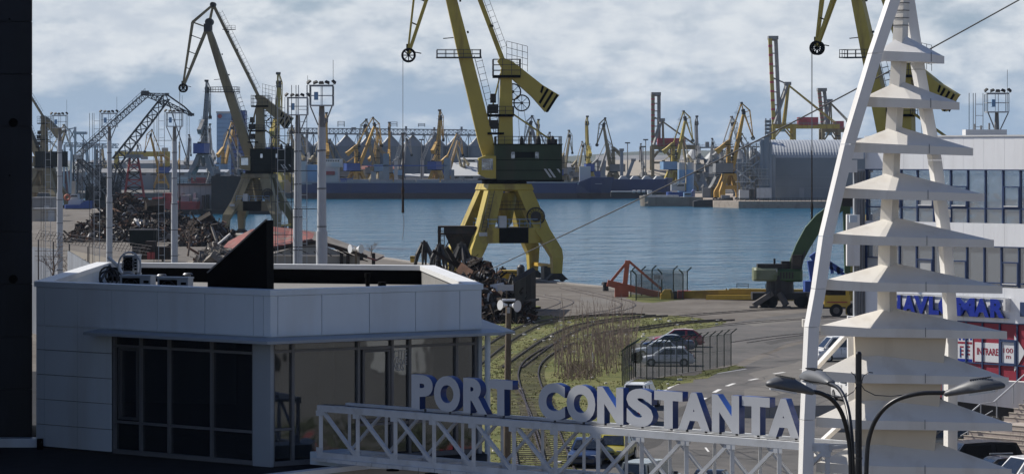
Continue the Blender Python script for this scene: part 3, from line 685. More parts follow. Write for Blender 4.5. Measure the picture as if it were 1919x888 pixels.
m.bar(P(190, 524, 96.5), P(206, 497, 97.5), .06); m.bar(P(206, 497, 97.5), P(219, 523, 97.5), .05); m.build('hose', K['steel'], t)
for px, Y, lab in ((266, 101, 'squat roof vent behind the raised air conditioner'), (303, 102, 'middle squat roof vent in front of the black parapet'), (352, 103, 'squat roof vent nearest the black fin')):
    t = thing('vent_stack', lab, 'roof vent', (P(px, 500, Y).x, Y, 12.3), world=False); m = M(); m.cyl((0, 0, 0), .10, .42, 12); m.build('stack', K['trim'], t); m = M(); m.cyl((0, 0, .42), .17, .05, 12, .12); m.build('cowl', K['trim'], t)
# ---------------------------------------------------------------- the gate sign: white lattice girder and letters
FL = V(-5.10, 85.46, 0); DIRS = (V(6.69, 74.3, 0) - V(-5.13, 85.5, 0)).normalized(); NB = V(-DIRS.y, DIRS.x, 0)
if NB.y < 0: NB = -NB
BAY = 1.42; NBAY = 12; WID = 1.05; ZT2, ZB2 = 9.80, 8.56
ts = thing('gate_sign', 'white lattice girder carrying the letters PORT CONSTANTA across the gate', 'sign', (FL.x, FL.y, 8.5))
def nd_(i, back, top): return FL + DIRS * (i * BAY) + NB * (WID * back) + V(0, 0, ZT2 if top else ZB2)
for back in (0, 1):
    for top in (0, 1):
        m = M(); m.bar(nd_(-.06, back, top), nd_(NBAY + .06, back, top), .13, .17 if top else .15); m.build('chord', K['truss'], ts)
    for i in range(NBAY + 1):
        m = M(); m.bar(nd_(i, back, 0) + V(0, 0, .07), nd_(i, back, 1) - V(0, 0, .08), .10 if not back else .08); m.build('post', K['truss'], ts)
    for i in range(NBAY):
        fwd = (i < 6) ^ bool(back)
        m = M(); a, b = (nd_(i, back, 1), nd_(i + 1, back, 0)) if fwd else (nd_(i, back, 0), nd_(i + 1, back, 1)); d = (b - a).normalized()
        m.bar(a + d * .12, b - d * .12, .085 if not back else .07); m.build('brace', K['truss'], ts)
for i in range(NBAY + 1):
    for top in (0, 1):
        m = M(); c = nd_(i, 0, top) + V(0, 0, -.13 if top else .13) - NB * (.053 + .003 * top); m.bar(c - DIRS * .13, c + DIRS * .13, .012, .14); m.build('gusset', K['truss'], ts)
m = M(); m.tube([nd_(i * .5, 0, 1) + NB * .1 + V(0, 0, .10 + .008 * (i % 2)) for i in range(2 * NBAY)], .014, 6); m.build('lamp_cable', K['trim'], ts)
for top in (0, 1):
    for i in range(NBAY + 1):
        m = M(); m.bar(nd_(i, 0, top) + NB * .066, nd_(i, 1, top) - NB * .066, .075); m.build('cross_bar', K['truss'], ts)
    for i in range(NBAY):
        m = M(); a, b = (nd_(i, 0, top), nd_(i + 1, 1, top)) if i % 2 else (nd_(i, 1, top), nd_(i + 1, 0, top)); d = (b - a).normalized(); m.bar(a + d * .12 + V(0, 0, .01), b - d * .12 + V(0, 0, .01), .06); m.build('brace', K['truss'], ts)
for i in range(int(NBAY * BAY / .58)):
    m = M(); a = FL + DIRS * (.29 + i * .58 - .2) + V(0, 0, 8.44) - NB * .02; m.bar(a - DIRS * .282, a + DIRS * .282, .3, .09); m.build('cladding_piece', K['truss'], ts)
for i in range(2, NBAY):
    m = M(); c = FL + DIRS * (i * BAY) + V(0, 0, 8.37) - NB * .1; m.tube([c, c - V(0, 0, .04)], .17, 14); m.build('spotlight', K['fin'], ts)
m = M(); c = nd_(0, .5, 0) + V(.1, .1, -.12); m.box((c.x, c.y, c.z), (1.0, 1.2, .34), math.atan2(DIRS.y, DIRS.x)); m.build('bearing_block', K['panel'], ts)
LL = FL + NB * .22
def lp(px): return fx(LL, LL + DIRS, px)
LET = [('P', 771, 811), ('O', 813, 862), ('R', 868, 913), ('T', 916, 960), ('C', 1009, 1059), ('O', 1061, 1115), ('N', 1119, 1168), ('S', 1173, 1223), ('T', 1226, 1279), ('A', 1270, 1329), ('N', 1334, 1385), ('T', 1389, 1441), ('A', 1439, 1498)]
for i, (ch, xa, xb) in enumerate(LET):
    a, b = lp(xa), lp(xb); z0 = 9.945; hh = .90; wl = (b - a).length
    if ch in 'OCS': z0 -= .015; hh += .03
    off = .0025 * i if i % 2 else 0
    text_on('letter', ch, V(a.x, a.y, z0) + NB * (.21 + off), DIRS, V(0, 0, 1), -NB, wl, hh, K['letter_face'], ts, bold=.056, depth=.21, side=K['letter_blue'])
    for f in ((.5,) if ch in 'PTOCS' else (.2, .8)):
        m = M(); c = a + (b - a) * f; m.bar((c.x, c.y, 9.87) + NB * .1 if False else V(c.x, c.y, 9.86) + NB * .12, V(c.x, c.y, 9.96) + NB * .12, .06); m.build('letter_bracket', K['steel'], ts)

# ---------------------------------------------------------------- white gate mast with stacked sail roofs
YP = 75.0; PC = V((1704 - CXP) * YP / FPX, YP, 0); PHI = R(25)
pg = thing('sail_mast', 'tall white gate mast with ten stacked pyramid roofs and slanting legs', 'gate mast', PC)
HW = [61, 88, 112, 132, 149, 164, 172, 175, 181, 180]; YB = [117, 203, 288, 373, 458, 543, 627, 712, 797, 881]
CO = [(1690, 0), (1686, 100), (1678, 200), (1671, 290), (1668, 380), (1663, 470), (1662, 560), (1664, 640)]
def colx(py):
    for (x0, y0), (x1, y1) in zip(CO, CO[1:]):
        if y0 <= py <= y1: return x0 + (x1 - x0) * (py - y0) / (y1 - y0)
    return CO[-1][0]
for i, (hw, yb) in enumerate(zip(HW, YB)):
    u = YP / FPX; z0 = zo(yb, YP); fh = .21; fo = min(83, 1.30 * hw)
    fy = -.14 - .34 * hw * u; cor = [PC + V(hw * u, fy - .04, 0), PC + V((-hw + fo) * u, fy - .10, 0), PC + V(-hw * u, fy + .18, 0), PC + V(.40 * hw * u, .62 * hw * u + .35, 0)]   # right tip, front kink, left tip, back
    dz = [-.05, 0, .03, 0]; apx = V((colx(yb - 45) + 5 - CXP) * YP / FPX, YP, z0 + fh + (.44 if i < 7 else .82))
    lo = [c + V(0, 0, z0 + d) for c, d in zip(cor, dz)]; hi = [c + V(0, 0, z0 + d + fh * (1.12 if k == 2 else .85 if k == 0 else 1)) for k, (c, d) in enumerate(zip(cor, dz))]
    hi2 = [c + (V(PC.x, PC.y, c.z) - c) * .025 for c in hi]
    m = M(); m.add(lo + hi + hi2 + [apx], [(3, 2, 1, 0)] + [(k, (k + 1) % 4, 4 + (k + 1) % 4, 4 + k) for k in range(4)] + [(4 + k, 4 + (k + 1) % 4, 8 + (k + 1) % 4, 8 + k) for k in range(4)] + [(8 + k, 8 + (k + 1) % 4, 12) for k in range(4)])
    fix(m.build('roof', K['cream'] if i > 0 else K['white'], pg))
    m = M(); mid = (lo[0] * .42 + lo[1] * .58); nn = outn(cor[1], cor[0]); m.box((mid.x + nn.x * .003, mid.y + nn.y * .003, z0 + .11), (.012, .012, .22)); m.build('seam', K['trim'], pg)
m = M()
lv = []
for py in range(-60, 660, 40):
    x = (colx(max(0, py)) - CXP) * YP / FPX; w_ = .125 + .045 * max(0, py) / 640; lv.append((x, YP, zo(py, YP), w_, w_))
m.frustum(lv[::-1], -PHI * 1.5); m.build('column', K['cream'], pg)
for k in range(7):
    py = -36 + 14 * k; m = M(); x = (colx(max(0, py)) - CXP) * YP / FPX; m.box((x, YP, zo(py, YP)), (.275, .275, .02), -PHI * 1.5); m.build('column_joint', K['trim'], pg)
m = M(); m.frustum([(PC.x - .38, YP + .25, zo(1520, YP) - .02, .75, .62), (PC.x - .33, YP + .25, zo(880, YP), .86, .72), (PC.x - .20, YP + .25, zo(622, YP), 1.06, .80)], -.08); m.build('trunk', K['trunk'], pg)
def leg(pts, Y0, Y1, w_, name='leg'):
    q = [P(x, y, Y0 + (Y1 - Y0) * i / (len(pts) - 1)) for i, (x, y) in enumerate(pts)]
    q[-1].z = 0
    for a, b in zip(q, q[1:]):
        m = M(); m.loft([[p + V(sx * w_ / 2 * math.cos(.3) - sy * w_ / 2 * math.sin(.3), sx * w_ / 2 * math.sin(.3) + sy * w_ / 2 * math.cos(.3), 0) for sx, sy in ((-1, -1), (1, -1), (1, 1), (-1, 1))] for p in ((a, b - V(0, 0, .012)) if a.z < b.z else (b, a - V(0, 0, .012)))]); m.build(name, K['white'], pg)
leg([(1694, -60), (1640, 100), (1589, 270), (1548, 442), (1534, 540), (1521, 612), (1513, 785), (1509, 920), (1509, 1400)], 74.55, 73.95, .27)
leg([(1692, -60), (1721, 130), (1752, 300), (1771, 450), (1778, 545), (1782, 620), (1781, 900), (1781, 1400)], 75.2, 77.2, .25)
m = M(); a = P(1595, 620, 77); m.bar((a.x, 77, 0), (a.x, 77, a.z), .16); m.build('rear_post', K['white'], pg)
for (x0, y0, x1, y1) in ((1528, 690, 1590, 622), (1526, 840, 1590, 782), (1526, 850, 1590, 905)):
    m = M(); m.bar(P(x0, y0, 75.8), P(x1, y1, 77), .11); m.build('brace', K['white'], pg)
for px, py, Y in ((1509, 605, 76), (1775, 400, 76.6), (1773, 560, 76.6), (1776, 700, 76.6)):
    m = M(); c = P(px, py, Y); m.box(c, (.14, .2, .18)); m.build('junction_box', K['cream'], pg)
m = M(); m.tube([P(1763, 355, 76.7), P(1764, 395, 76.5), P(1760, 420, 76.6), P(1772, 470, 76.7), P(1773, 560, 76.8), P(1777, 700, 76.9)], .018, 6); m.build('cable', K['trim'], pg)

# ---------------------------------------------------------------- street lamp close to the camera
YL = 48.0
sl = thing('street_lamp', 'black street lamp with three curved arms and grey heads, nearest the camera', 'street lamp', P(1609, 900, YL))
pt = P(1609, 662, YL)
m = M(); m.tube([(pt.x, YL, 0), (pt.x, YL, 6), (pt.x, YL, pt.z)], [.11, .07, .046], 16); m.tube([(pt.x, YL, pt.z - .005), (pt.x, YL, pt.z + .03)], [.048, .03], 16); m.build('post', K['lampblack'], sl, smooth=40)
m = M()
for py in (716, 858): c = P(1609, py, YL); m.tube([c - V(0, 0, .012), c + V(0, 0, .012)], .058, 14)
m.build('collar', K['steel'], sl)
def arm(pts, r=.034):
    q = [P(x, y, Y) for x, y, Y in pts]; out = []
    q = [q[0] * 2 - q[1]] + q + [q[-1] * 2 - q[-2]]
    for i in range(1, len(q) - 2):
        a, b, c, d = q[i - 1:i + 3]
        for k in range(5): t_ = k / 5; out.append(.5 * ((2 * b) + (c - a) * t_ + (2 * a - 5 * b + 4 * c - d) * t_ * t_ + (3 * b - a - 3 * c + d) * t_ ** 3))
    out.append(q[-2]); m = M(); m.tube(out, r, 10); m.build('arm', K['lampblack'], sl, smooth=50)
arm([(1622, 1000, 47.8), (1624, 870, 47.8), (1630, 815, 47.8), (1648, 776, 47.7), (1678, 750, 47.6), (1722, 737, 47.5), (1774, 735.5, 47.4)])
arm([(1596, 1000, 48.1), (1594, 870, 48.1), (1590, 820, 48.1), (1578, 775, 48), (1560, 749, 47.9), (1537, 736, 47.8), (1515, 733, 47.7)])
arm([(1600, 1000, 48.3), (1598, 860, 48.3), (1594, 800, 48.4), (1586, 755, 48.8), (1572, 728, 49.3), (1553, 718, 49.9)])
def lhead(a, b, hgt, wd, flip=1):      # a lamp head from its socket a to its tip b
    d = b - a; L_ = d.length; d.normalized(); u = d.normalized(); s_ = V(-u.y, u.x, 0).normalized(); up = V(0, 0, 1); rings = []
    prof = [(0, .10, .34), (.03, .22, .50), (.12, .30, .52), (.25, .44, .62), (.42, .62, .92), (.6, .62, 1.0), (.78, .5, .92), (.92, .28, .62), (.985, .12, .28), (1, .04, .1)]
    for t_, hh, ww in prof:
        c = a + d * t_; rr = []
        for k in range(14):
            an = 2 * math.pi * k / 14; y_ = math.cos(an); z_ = math.sin(an); rr.append(c + s_ * (y_ * ww * wd / 2) + up * ((z_ * hh if z_ > 0 else z_ * min(.16, hh)) * hgt))
        rings.append(rr)
    m = M(); m.loft(rings); m.build('lamp_head', K['lamp'], sl, smooth=50)
    m = M(); m.loft([[a + d * t_ + s_ * (wd * .3 * e) + up * (-.10 * hgt - .02) for e in (-1, 1)] + [a + d * t_ + s_ * (wd * .3 * e) + up * (-.16 * hgt - .03) for e in (1, -1)] for t_ in (.42, .86)]); m.build('lens', K['clear_lens'], sl)
    m = M()
    for k in range(9):
        c = a + d * (.44 + .038 * k) + up * (.60 * hgt) ; m.bar(c - s_ * wd * .22, c + s_ * wd * .22, .012, .02)
    m.build('cooling_ribs', K['steel'], sl)
lhead(P(1770, 738, 47.4), P(1884, 722, 47.1), .26, .34)
lhead(P(1523, 735, 47.75), P(1436, 719, 47.4), .26, .34)
lhead(P(1557, 717, 49.8), P(1505, 705, 51.8), .26, .34)
for pts in ([(1607, 716, 48), (1600, 733, 47.95), (1586, 742, 47.9), (1566, 744, 47.9), (1550, 737, 47.9)], [(1611, 716, 48), (1620, 730, 47.95), (1640, 740, 47.9), (1670, 742, 47.8), (1697, 739, 47.6)], [(1606, 722, 48), (1602, 703, 48), (1595, 697, 48)], [(1613, 722, 48), (1618, 704, 48), (1628, 697, 48), (1636, 698, 48)]):
    m = M(); m.tube([P(*p) for p in pts], .007, 6); m.build('cable', K['lampblack'], sl)
# ---------------------------------------------------------------- right: white office block with blue sign letters
p0 = V(16.88, 153, 0); p0.x = (1622 - CXP) / FPX * 153; dF = V(.65, -.76, 0).normalized(); nF = V(-dF.y, dF.x, 0)
if nF.y > 0: nF = -nF
pE = p0 + dF * 24
def fp(px): return fx(p0, p0 + dF, px)
ob = thing('office_block', 'white office block with navy window bands and blue NAVLOMAR letters, behind the gate mast', 'building', p0)
back = -nF * 14
m = M(); q = [p0 - nF * .3, pE - nF * .3, pE + back, p0 + back]; m.prism([(p.x, p.y) for p in q], 0, 17.3); m.build('core', K['room'], ob)
m = M(); m.prism([(p.x, p.y) for p in [p0, pE, pE + back, p0 + back]], 17.305, 17.42); m.build('roof', K['gravel_roof'], ob)
bands = [(17.43, 15.92), (13.45, 12.40), (10.52, 8.92)]
xs_all = [0, 2.6, 5.3, 8.0, 10.7, 13.4, 16.1, 18.8, 21.5, 24]
for z1, z0 in bands:
    for i, (a, b) in enumerate(zip([x * .62 for x in range(0, 39)], [x * .62 for x in range(1, 40)])):
        if b > 24.2: break
        m = M(); slab(m, p0 + dF * (a + .004), p0 + dF * (b - .004), z0, z1, nF, -.29, .03 + .002 * (i % 2)); m.build('facade_panel', K['facade'], ob)
    m = M(); slab(m, p0, pE, z0 - .05, z0 - .004, nF, -.2, .045); m.build('drip_edge', K['blueframe'], ob)
m = M(); slab(m, p0 - dF * .02, pE, 17.435, 17.50, nF, -.4, .07); m.build('coping', K['cap'], ob)
def extend(mul, stp=.83):       # carry the window rhythm on to the end of the facade
    t_ = (fp(mul[-1]) - p0).length + stp; out = list(mul)
    while t_ < 23.6: c = p0 + dF * t_; out.append(CXP + FPX * c.x / c.y); t_ += stp
    return out
def band_windows(zlo, zhi, mul, zt, sash):
    for i, (xa, xb) in enumerate(zip(mul, mul[1:])):
        a, b = fp(xa), fp(xb)
        for z0, z1 in ((zlo, zt), (zt, zhi)):
            m = M(); slab(m, a, b, z0, z1, nF, -.07, -.05); m.build('window_pane', K['gl2'], ob)
        m = M(); slab(m, a, b, zt - .03, zt + .03, nF, -.06, .0); m.build('transom', K['blueframe'], ob)
        if i in sash:
            s0, s1 = sash[i]; d = (b - a).normalized()
            for u, w_ in ((a + d * .03, a + d * .09), (b - d * .09, b - d * .03)): m = M(); slab(m, u, w_, s0, s1, nF, -.06, .03); m.build('sash_stile', K['blueframe'], ob)
            for z_ in (s0, s1 - .06): m = M(); slab(m, a + d * .09, b - d * .09, z_, z_ + .06, nF, -.06, .028); m.build('sash_rail', K['blueframe'], ob)
            m = M(); slab(m, a + d * .09, b - d * .09, s0 + .06, s1 - .06, nF, -.04, -.02); m.build('sash_pane', K['curtain'] if i % 3 == 0 else K['gl2'], ob)
            m = M(); slab(m, a + d * .1, b - d * .1, s0 + .065, s0 + .11, nF, .0, .05); m.build('sash_sill', K['cap'], ob)
    for x in mul:
        c = fp(x); m = M(); slab(m, c - dF * .035, c + dF * .035, zlo, zhi, nF, -.08, .012); m.build('mullion', K['blueframe'], ob)
mul1 = [1624, 1656, 1688, 1718.5, 1749.5, 1781, 1813, 1846, 1879, 1911.5, 1944]
band_windows(13.46, 15.87, extend(mul1), 14.12, {3: (14.15, 15.1), 5: (14.15, 15.15), 8: (14.15, 15.15), 1: (14.15, 15.2)})
mul2 = [1622.5, 1652, 1685, 1717, 1748, 1779, 1811.5, 1844, 1876, 1909, 1942]
band_windows(10.53, 12.36, extend(mul2), 10.72, {0: (10.6, 11.75), 3: (10.6, 11.72), 5: (10.6, 11.7), 8: (10.6, 11.7)})
# ground storey in red film
mulg = extend([1684, 1716, 1748, 1780, 1810, 1840.6, 1873, 1906, 1940])
m = M(); slab(m, fp(1624), fp(1684), 5.0, 8.86, nF, -.29, -.02); m.build('wall', K['white'], ob)
for xa, xb in zip(mulg, mulg[1:]):
    a, b = fp(xa), fp(xb)
    for z0, z1 in ((5.3, 7.0), (7.0, 8.86)): m = M(); slab(m, a, b, z0, z1, nF, -.07, -.05); m.build('film_panel', K['signred'], ob)
    m = M(); slab(m, a, b, 6.97, 7.03, nF, -.06, 0); m.build('transom', K['blueframe'], ob)
for x in mulg: c = fp(x); m = M(); slab(m, c - dF * .04, c + dF * .04, 5.3, 8.86, nF, -.08, .012); m.build('mullion', K['blueframe'], ob)
def quadz(xa, xb, ya, yb, t0, t1, name, m_, inset=0):
    a, b = fp(xa), fp(xb); m = M(); slab(m, a, b, zo(yb, (a.y + b.y) / 2), zo(ya, (a.y + b.y) / 2), nF, t0, t1); return m.build(name, m_, ob)
quadz(1826, 1872, 642, 678, -.049, -.03, 'arrow_panel', K['signwhite'])
quadz(1876.5, 1902, 640, 681, -.049, -.02, 'arrow_panel', K['signwhite'])
for xa, xb, ya, yb in ((1873.5, 1877, 637, 684), (1901, 1904.5, 637, 684), (1877, 1901, 636, 641), (1877, 1901, 680, 685)): quadz(xa, xb, ya, yb, -.05, .03, 'sash_frame', K['blueframe'])
a = fp(1900.5); tip = fp(1921); y = a.y
m = M(); m.extrude([V(a.x, a.y, zo(628, y)) + nF * -.03, V(tip.x, tip.y, zo(660, tip.y)) + nF * -.03, V(a.x, a.y, zo(696, y)) + nF * -.03], nF * .02); fix(m.build('arrow_head', K['signwhite'], ob))
def fac_text(s, xa, xb, ya, yb, t, m_, depth=.006, bold=.0, side=None, name='sign_lettering'):
    a, b = fp(xa), fp(xb); Y = (a.y + b.y) / 2
    return text_on(name, s, V(a.x, a.y, zo(yb, Y)) + nF * t, dF, V(0, 0, 1), nF, (b - a).length, (yb - ya) * Y / FPX, m_, ob, bold, depth, side)
fac_text('INTRARE', 1830, 1870, 652, 665, -.029, K['signred'], bold=.03)
fac_text('100', 1880, 1898, 652, 661, -.019, K['signred'], bold=.01)
fac_text('m', 1885, 1894, 666, 671.5, -.019, K['signred'], bold=.01)
quadz(1793, 1822, 624, 678, -.049, -.03, 'poster', K['signwhite'])
for xa in (1798, 1810):
    for r_ in range(3): quadz(xa, xa + 7, 648 + r_ * 7, 651 + r_ * 7, -.029, -.024, 'poster_lettering', K['signred'])
    quadz(xa, xa + 2.6, 651.5, 669, -.0235, -.018, 'poster_lettering', K['letter_blue'])
quadz(1794, 1821, 672, 677, -.029, -.024, 'poster_stripe', K['navblue']); quadz(1794, 1821, 640, 644, -.029, -.024, 'poster_stripe', K['signred'])
for i, xa in enumerate((1796, 1803, 1810, 1817)): quadz(xa, xa + 4, 626, 637, -.029, -.024, 'poster_lettering', K['navblue'])
# NAVLOMAR
for ch, xa, xb in (('N', 1673, 1695), ('A', 1698, 1723), ('V', 1720, 1747), ('L', 1748, 1767), ('O', 1766, 1799), ('M', 1798, 1834), ('A', 1832, 1861), ('R', 1863, 1889)):
    a, b = fp(xa), fp(xb)
    text_on('sign_letter', ch, V(a.x, a.y, 9.15) + nF * .14, dF, V(0, 0, 1), nF, (b - a).length, .85, K['navblue'], ob, bold=.055, depth=.14, side=K['blueframe'])
for z_ in (9.12, 10.03): m = M(); slab(m, fp(1672), fp(1893), z_, z_ + .03, nF, .06, .10); m.build('sign_rail', K['galv'], ob)
m = M(); c = fp(1891); slab(m, c, c + dF * .12, 9.5, 10.05, nF, .03, .4); m.build('sign_bracket', K['cap'], ob)
m = M(); c = fp(1914); slab(m, c, c + dF * .5, 9.25, 9.9, nF, .036, .10); m.build('wall_sign', K['blueframe'], ob)
# left return of the block: louvred stair strip and white pier
eL = p0 + V(-.55, -.10, 0); eLL = eL + V(-.30, -.02, 0); nL = V(.18, -.98, 0)
m = M(); m.prism([(p.x, p.y) for p in (p0 + V(0, .05, 0), eL, eL + V(0, .6, 0), p0 + V(0, .7, 0))], 5, 15.9); m.build('stair_strip', K['corr'], ob)
for i in range(4):
    m = M(); c = eL + (p0 - eL) * ((i + .5) / 4); m.box((c.x, c.y - .02, 12), (.05, .08, 7.6)); m.build('louvre', K['fargrey'], ob)
for z0, z1, x_ in ((15.75, 16.35, -.18), (11.3, 13.75, -.05), (4.5, 8.9, 0), (16.4, 17.4, .12)):
    m = M(); m.box((eLL.x + x_ + .3, eLL.y + .12, (z0 + z1) / 2), (.62, .5, z1 - z0)); m.build('pier', K['white'], ob)
m = M(); c = P(1599, 410, 152.2); m.box((c.x, 152.2, c.z), (.36, .3, .34)); m.build('junction_box', K['panel'], ob)
# roof clutter
t = thing('roof_plant', 'low white plant housing on the office roof', 'roof housing', P(1855, 258, 156)); m = M(); c = P(1845, 258, 156); m.box((c.x, 156, 17.62), (2.0, 1.2, .4)); m.build('housing', K['cap'], t)
m = M()
for dx, hh in ((-.5, .3), (-.2, .22), (.2, .34), (.5, .26)): m.cyl((c.x + dx, 155.8, 17.8), .05, hh, 8)
m.build('pipes', K['fargrey'], t, kind='stuff')

# ---- raised street level with steps and ramp
m = M(); m.prism([(15.6, 78), (60, 60), (60, 150), (19.6, 150), (16.4, 112)], 0, 3.2); tag(m.build('upper_street', M_ASPH), kind='structure')
m = M(); m.prism([(15.3, 77.7), (15.6, 78), (16.4, 112), (19.6, 150), (19.2, 150), (16.0, 112)], 0, 3.3); tag(m.build('retaining_wall', K['beige'], label='low beige retaining wall under the upper street'), cat='wall')
st = thing('stone_steps', 'broad flight of granite steps climbing to the office entrance', 'steps', P(1860, 800, 139))
up_ = -nF
for k in range(19):
    z = 3.2 + .162 * (k + 1); c = V(18.96, 136, 0) + up_ * ((k - 7) * .32 + (1.3 if k > 11 else 0)) + dF * (.003 * k); q = [c, c + dF * 11, c + dF * 11 + up_ * (8.5 - .3 * k), c + up_ * (8.5 - .3 * k)]
    m = M(); m.prism([(p.x, p.y) for p in q], 3.19 + .0005 * k, z); m.build('step', K['step'], st)
    e = c - up_ * .02 - dF * .02; q = [e, e + dF * 11.0, e + dF * 11.0 + up_ * .12, e + up_ * .12]; m = M(); m.prism([(p.x, p.y) for p in q], z + .003, z + .03); m.build('tread_edge', K['beige'], st)
hr = thing('stair_handrail', 'grey steel handrail running up the left side of the granite steps', 'handrail', P(1830, 760, 137))
m = M()
pts = [(1785, 800, 136), (1837, 757, 136.5), (1862, 753, 137.5), (1925, 697, 140.5)]
q = [P(*p) for p in pts]
for a, b in zip(q, q[1:]): m.bar(a, b, .05)
m.build('top_rail', K['galv'], hr)
for px, py, y2, Y in ((1814, 775, 815, 136.2), (1838, 757, 800, 136.5), (1868, 750, 782, 137.6), (1899, 720, 756, 139.3)):
    m = M(); m.bar(P(px, py, Y), P(px, y2, Y), .045); m.build('post', K['galv'], hr)
m = M()
for o_ in (14, 26): m.bar(P(1800, 790 + o_, 136.3), P(1860, 755 + o_, 137.3), .03)
m.build('mid_rail', K['galv'], hr)
rw = thing('ramp_wall', 'white sloping wall of the ramp below the red ground floor', 'wall', P(1850, 740, 142))
a0, a1, b0, b1 = P(1765, 708, 142.4), P(1925, 716, 141), P(1765, 748, 142.4), P(1925, 768, 141)
m = M(); m.extrude([a0, a1, b1, b0], V(.2, .5, 0)); fix(m.build('wall', K['white'], rw))
# shrub by the steps
def leafy(name, label, c, rx, ry, rz_, n_, size, m_, cat='shrub', trunk=True):
    t = thing(name, label, cat, c); m = M()
    if trunk:
        for i in range(7):
            a_ = rnd.uniform(0, 6.28); e = Vector(c) + V(math.cos(a_) * rx * .6, math.sin(a_) * ry * .6, rz_ * rnd.uniform(.8, 1.4)); m.tube([Vector(c), (Vector(c) + e) / 2 + V(0, 0, .1), e], [.03, .02, .006], 5)
        m.build('stems', K['bark'], t, kind='stuff'); m = M()
    cl = [(rnd.uniform(-1, 1), rnd.uniform(-1, 1), rnd.uniform(.15, 1.0)) for _ in range(26)]
    for i in range(n_):
        cx, cy, cz = rnd.choice(cl); r_ = rnd.uniform(.05, .33)
        u = V(rnd.gauss(0, 1), rnd.gauss(0, 1), rnd.gauss(0, 1)).normalized(); p = Vector(c) + V((cx * .75 + u.x * r_) * rx, (cy * .75 + u.y * r_) * ry, (cz * .8 + u.z * r_ * .8) * rz_)
        if p.z < c[2] + .02: continue
        a_ = V(rnd.gauss(0, 1), rnd.gauss(0, 1), rnd.gauss(0, .6)).normalized() * size; b_ = V(rnd.gauss(0, 1), rnd.gauss(0, 1), rnd.gauss(0, .6)).normalized() * size * .5
        m.add([p - a_, p + b_, p + a_, p - b_], [(0, 1, 2, 3)])
    m.build('foliage', m_, t, kind='stuff'); return t
c = P(1905, 850, 131); leafy('evergreen_shrub', 'dense evergreen shrub beside the granite steps', (c.x, 131, 3.2), 1.0, .7, 1.25, 2600, .055, K['leaf'])
c = P(1895, 815, 134); tw2 = thing('bare_shrub', 'bare twiggy shrub in front of the steps, behind the evergreen', 'shrub', (c.x, 134, 3.2)); m = M()
for i in range(40):
    a_ = rnd.uniform(0, 6.28); h_ = rnd.uniform(.8, 1.9); m.tube([(c.x + rnd.uniform(-.3, .3), 134, 3.2), (c.x + math.cos(a_) * h_ * .35, 134 + math.sin(a_) * .3, 3.2 + h_)], [.012, .004], 4)
m.build('twigs', K['bark'], tw2, kind='stuff')

# ---------------------------------------------------------------- cars
def car_paint(name, c): return mat(name, c, .28, var=.03, scale=2, spec=.5, coat=.6, dirt=(c[0] * .7, c[1] * .68, c[2] * .62), damt=.25, dscale=1.2)
CARS = {
 'hatch': dict(L=4.2, W=1.72, H=1.48, hood=.86, belt=.93, ws=(.24, .42), rw=(.80, .97), rear=.97, wr=.30, bumper=.32),
 'sedan': dict(L=4.5, W=1.75, H=1.44, hood=.84, belt=.92, ws=(.27, .44), rw=(.70, .85), rear=.98, wr=.31, bumper=.32),
 'suv': dict(L=4.4, W=1.80, H=1.70, hood=1.02, belt=1.06, ws=(.25, .38), rw=(.90, .975), rear=1.02, wr=.36, bumper=.40),
 'offroad': dict(L=4.3, W=1.76, H=1.82, hood=1.05, belt=1.10, ws=(.29, .36), rw=(.95, .985), rear=1.06, wr=.38, bumper=.45),
 'van': dict(L=5.2, W=1.95, H=2.25, hood=1.12, belt=1.25, ws=(.10, .27), rw=(.965, .985), rear=1.2, wr=.34, bumper=.42)}
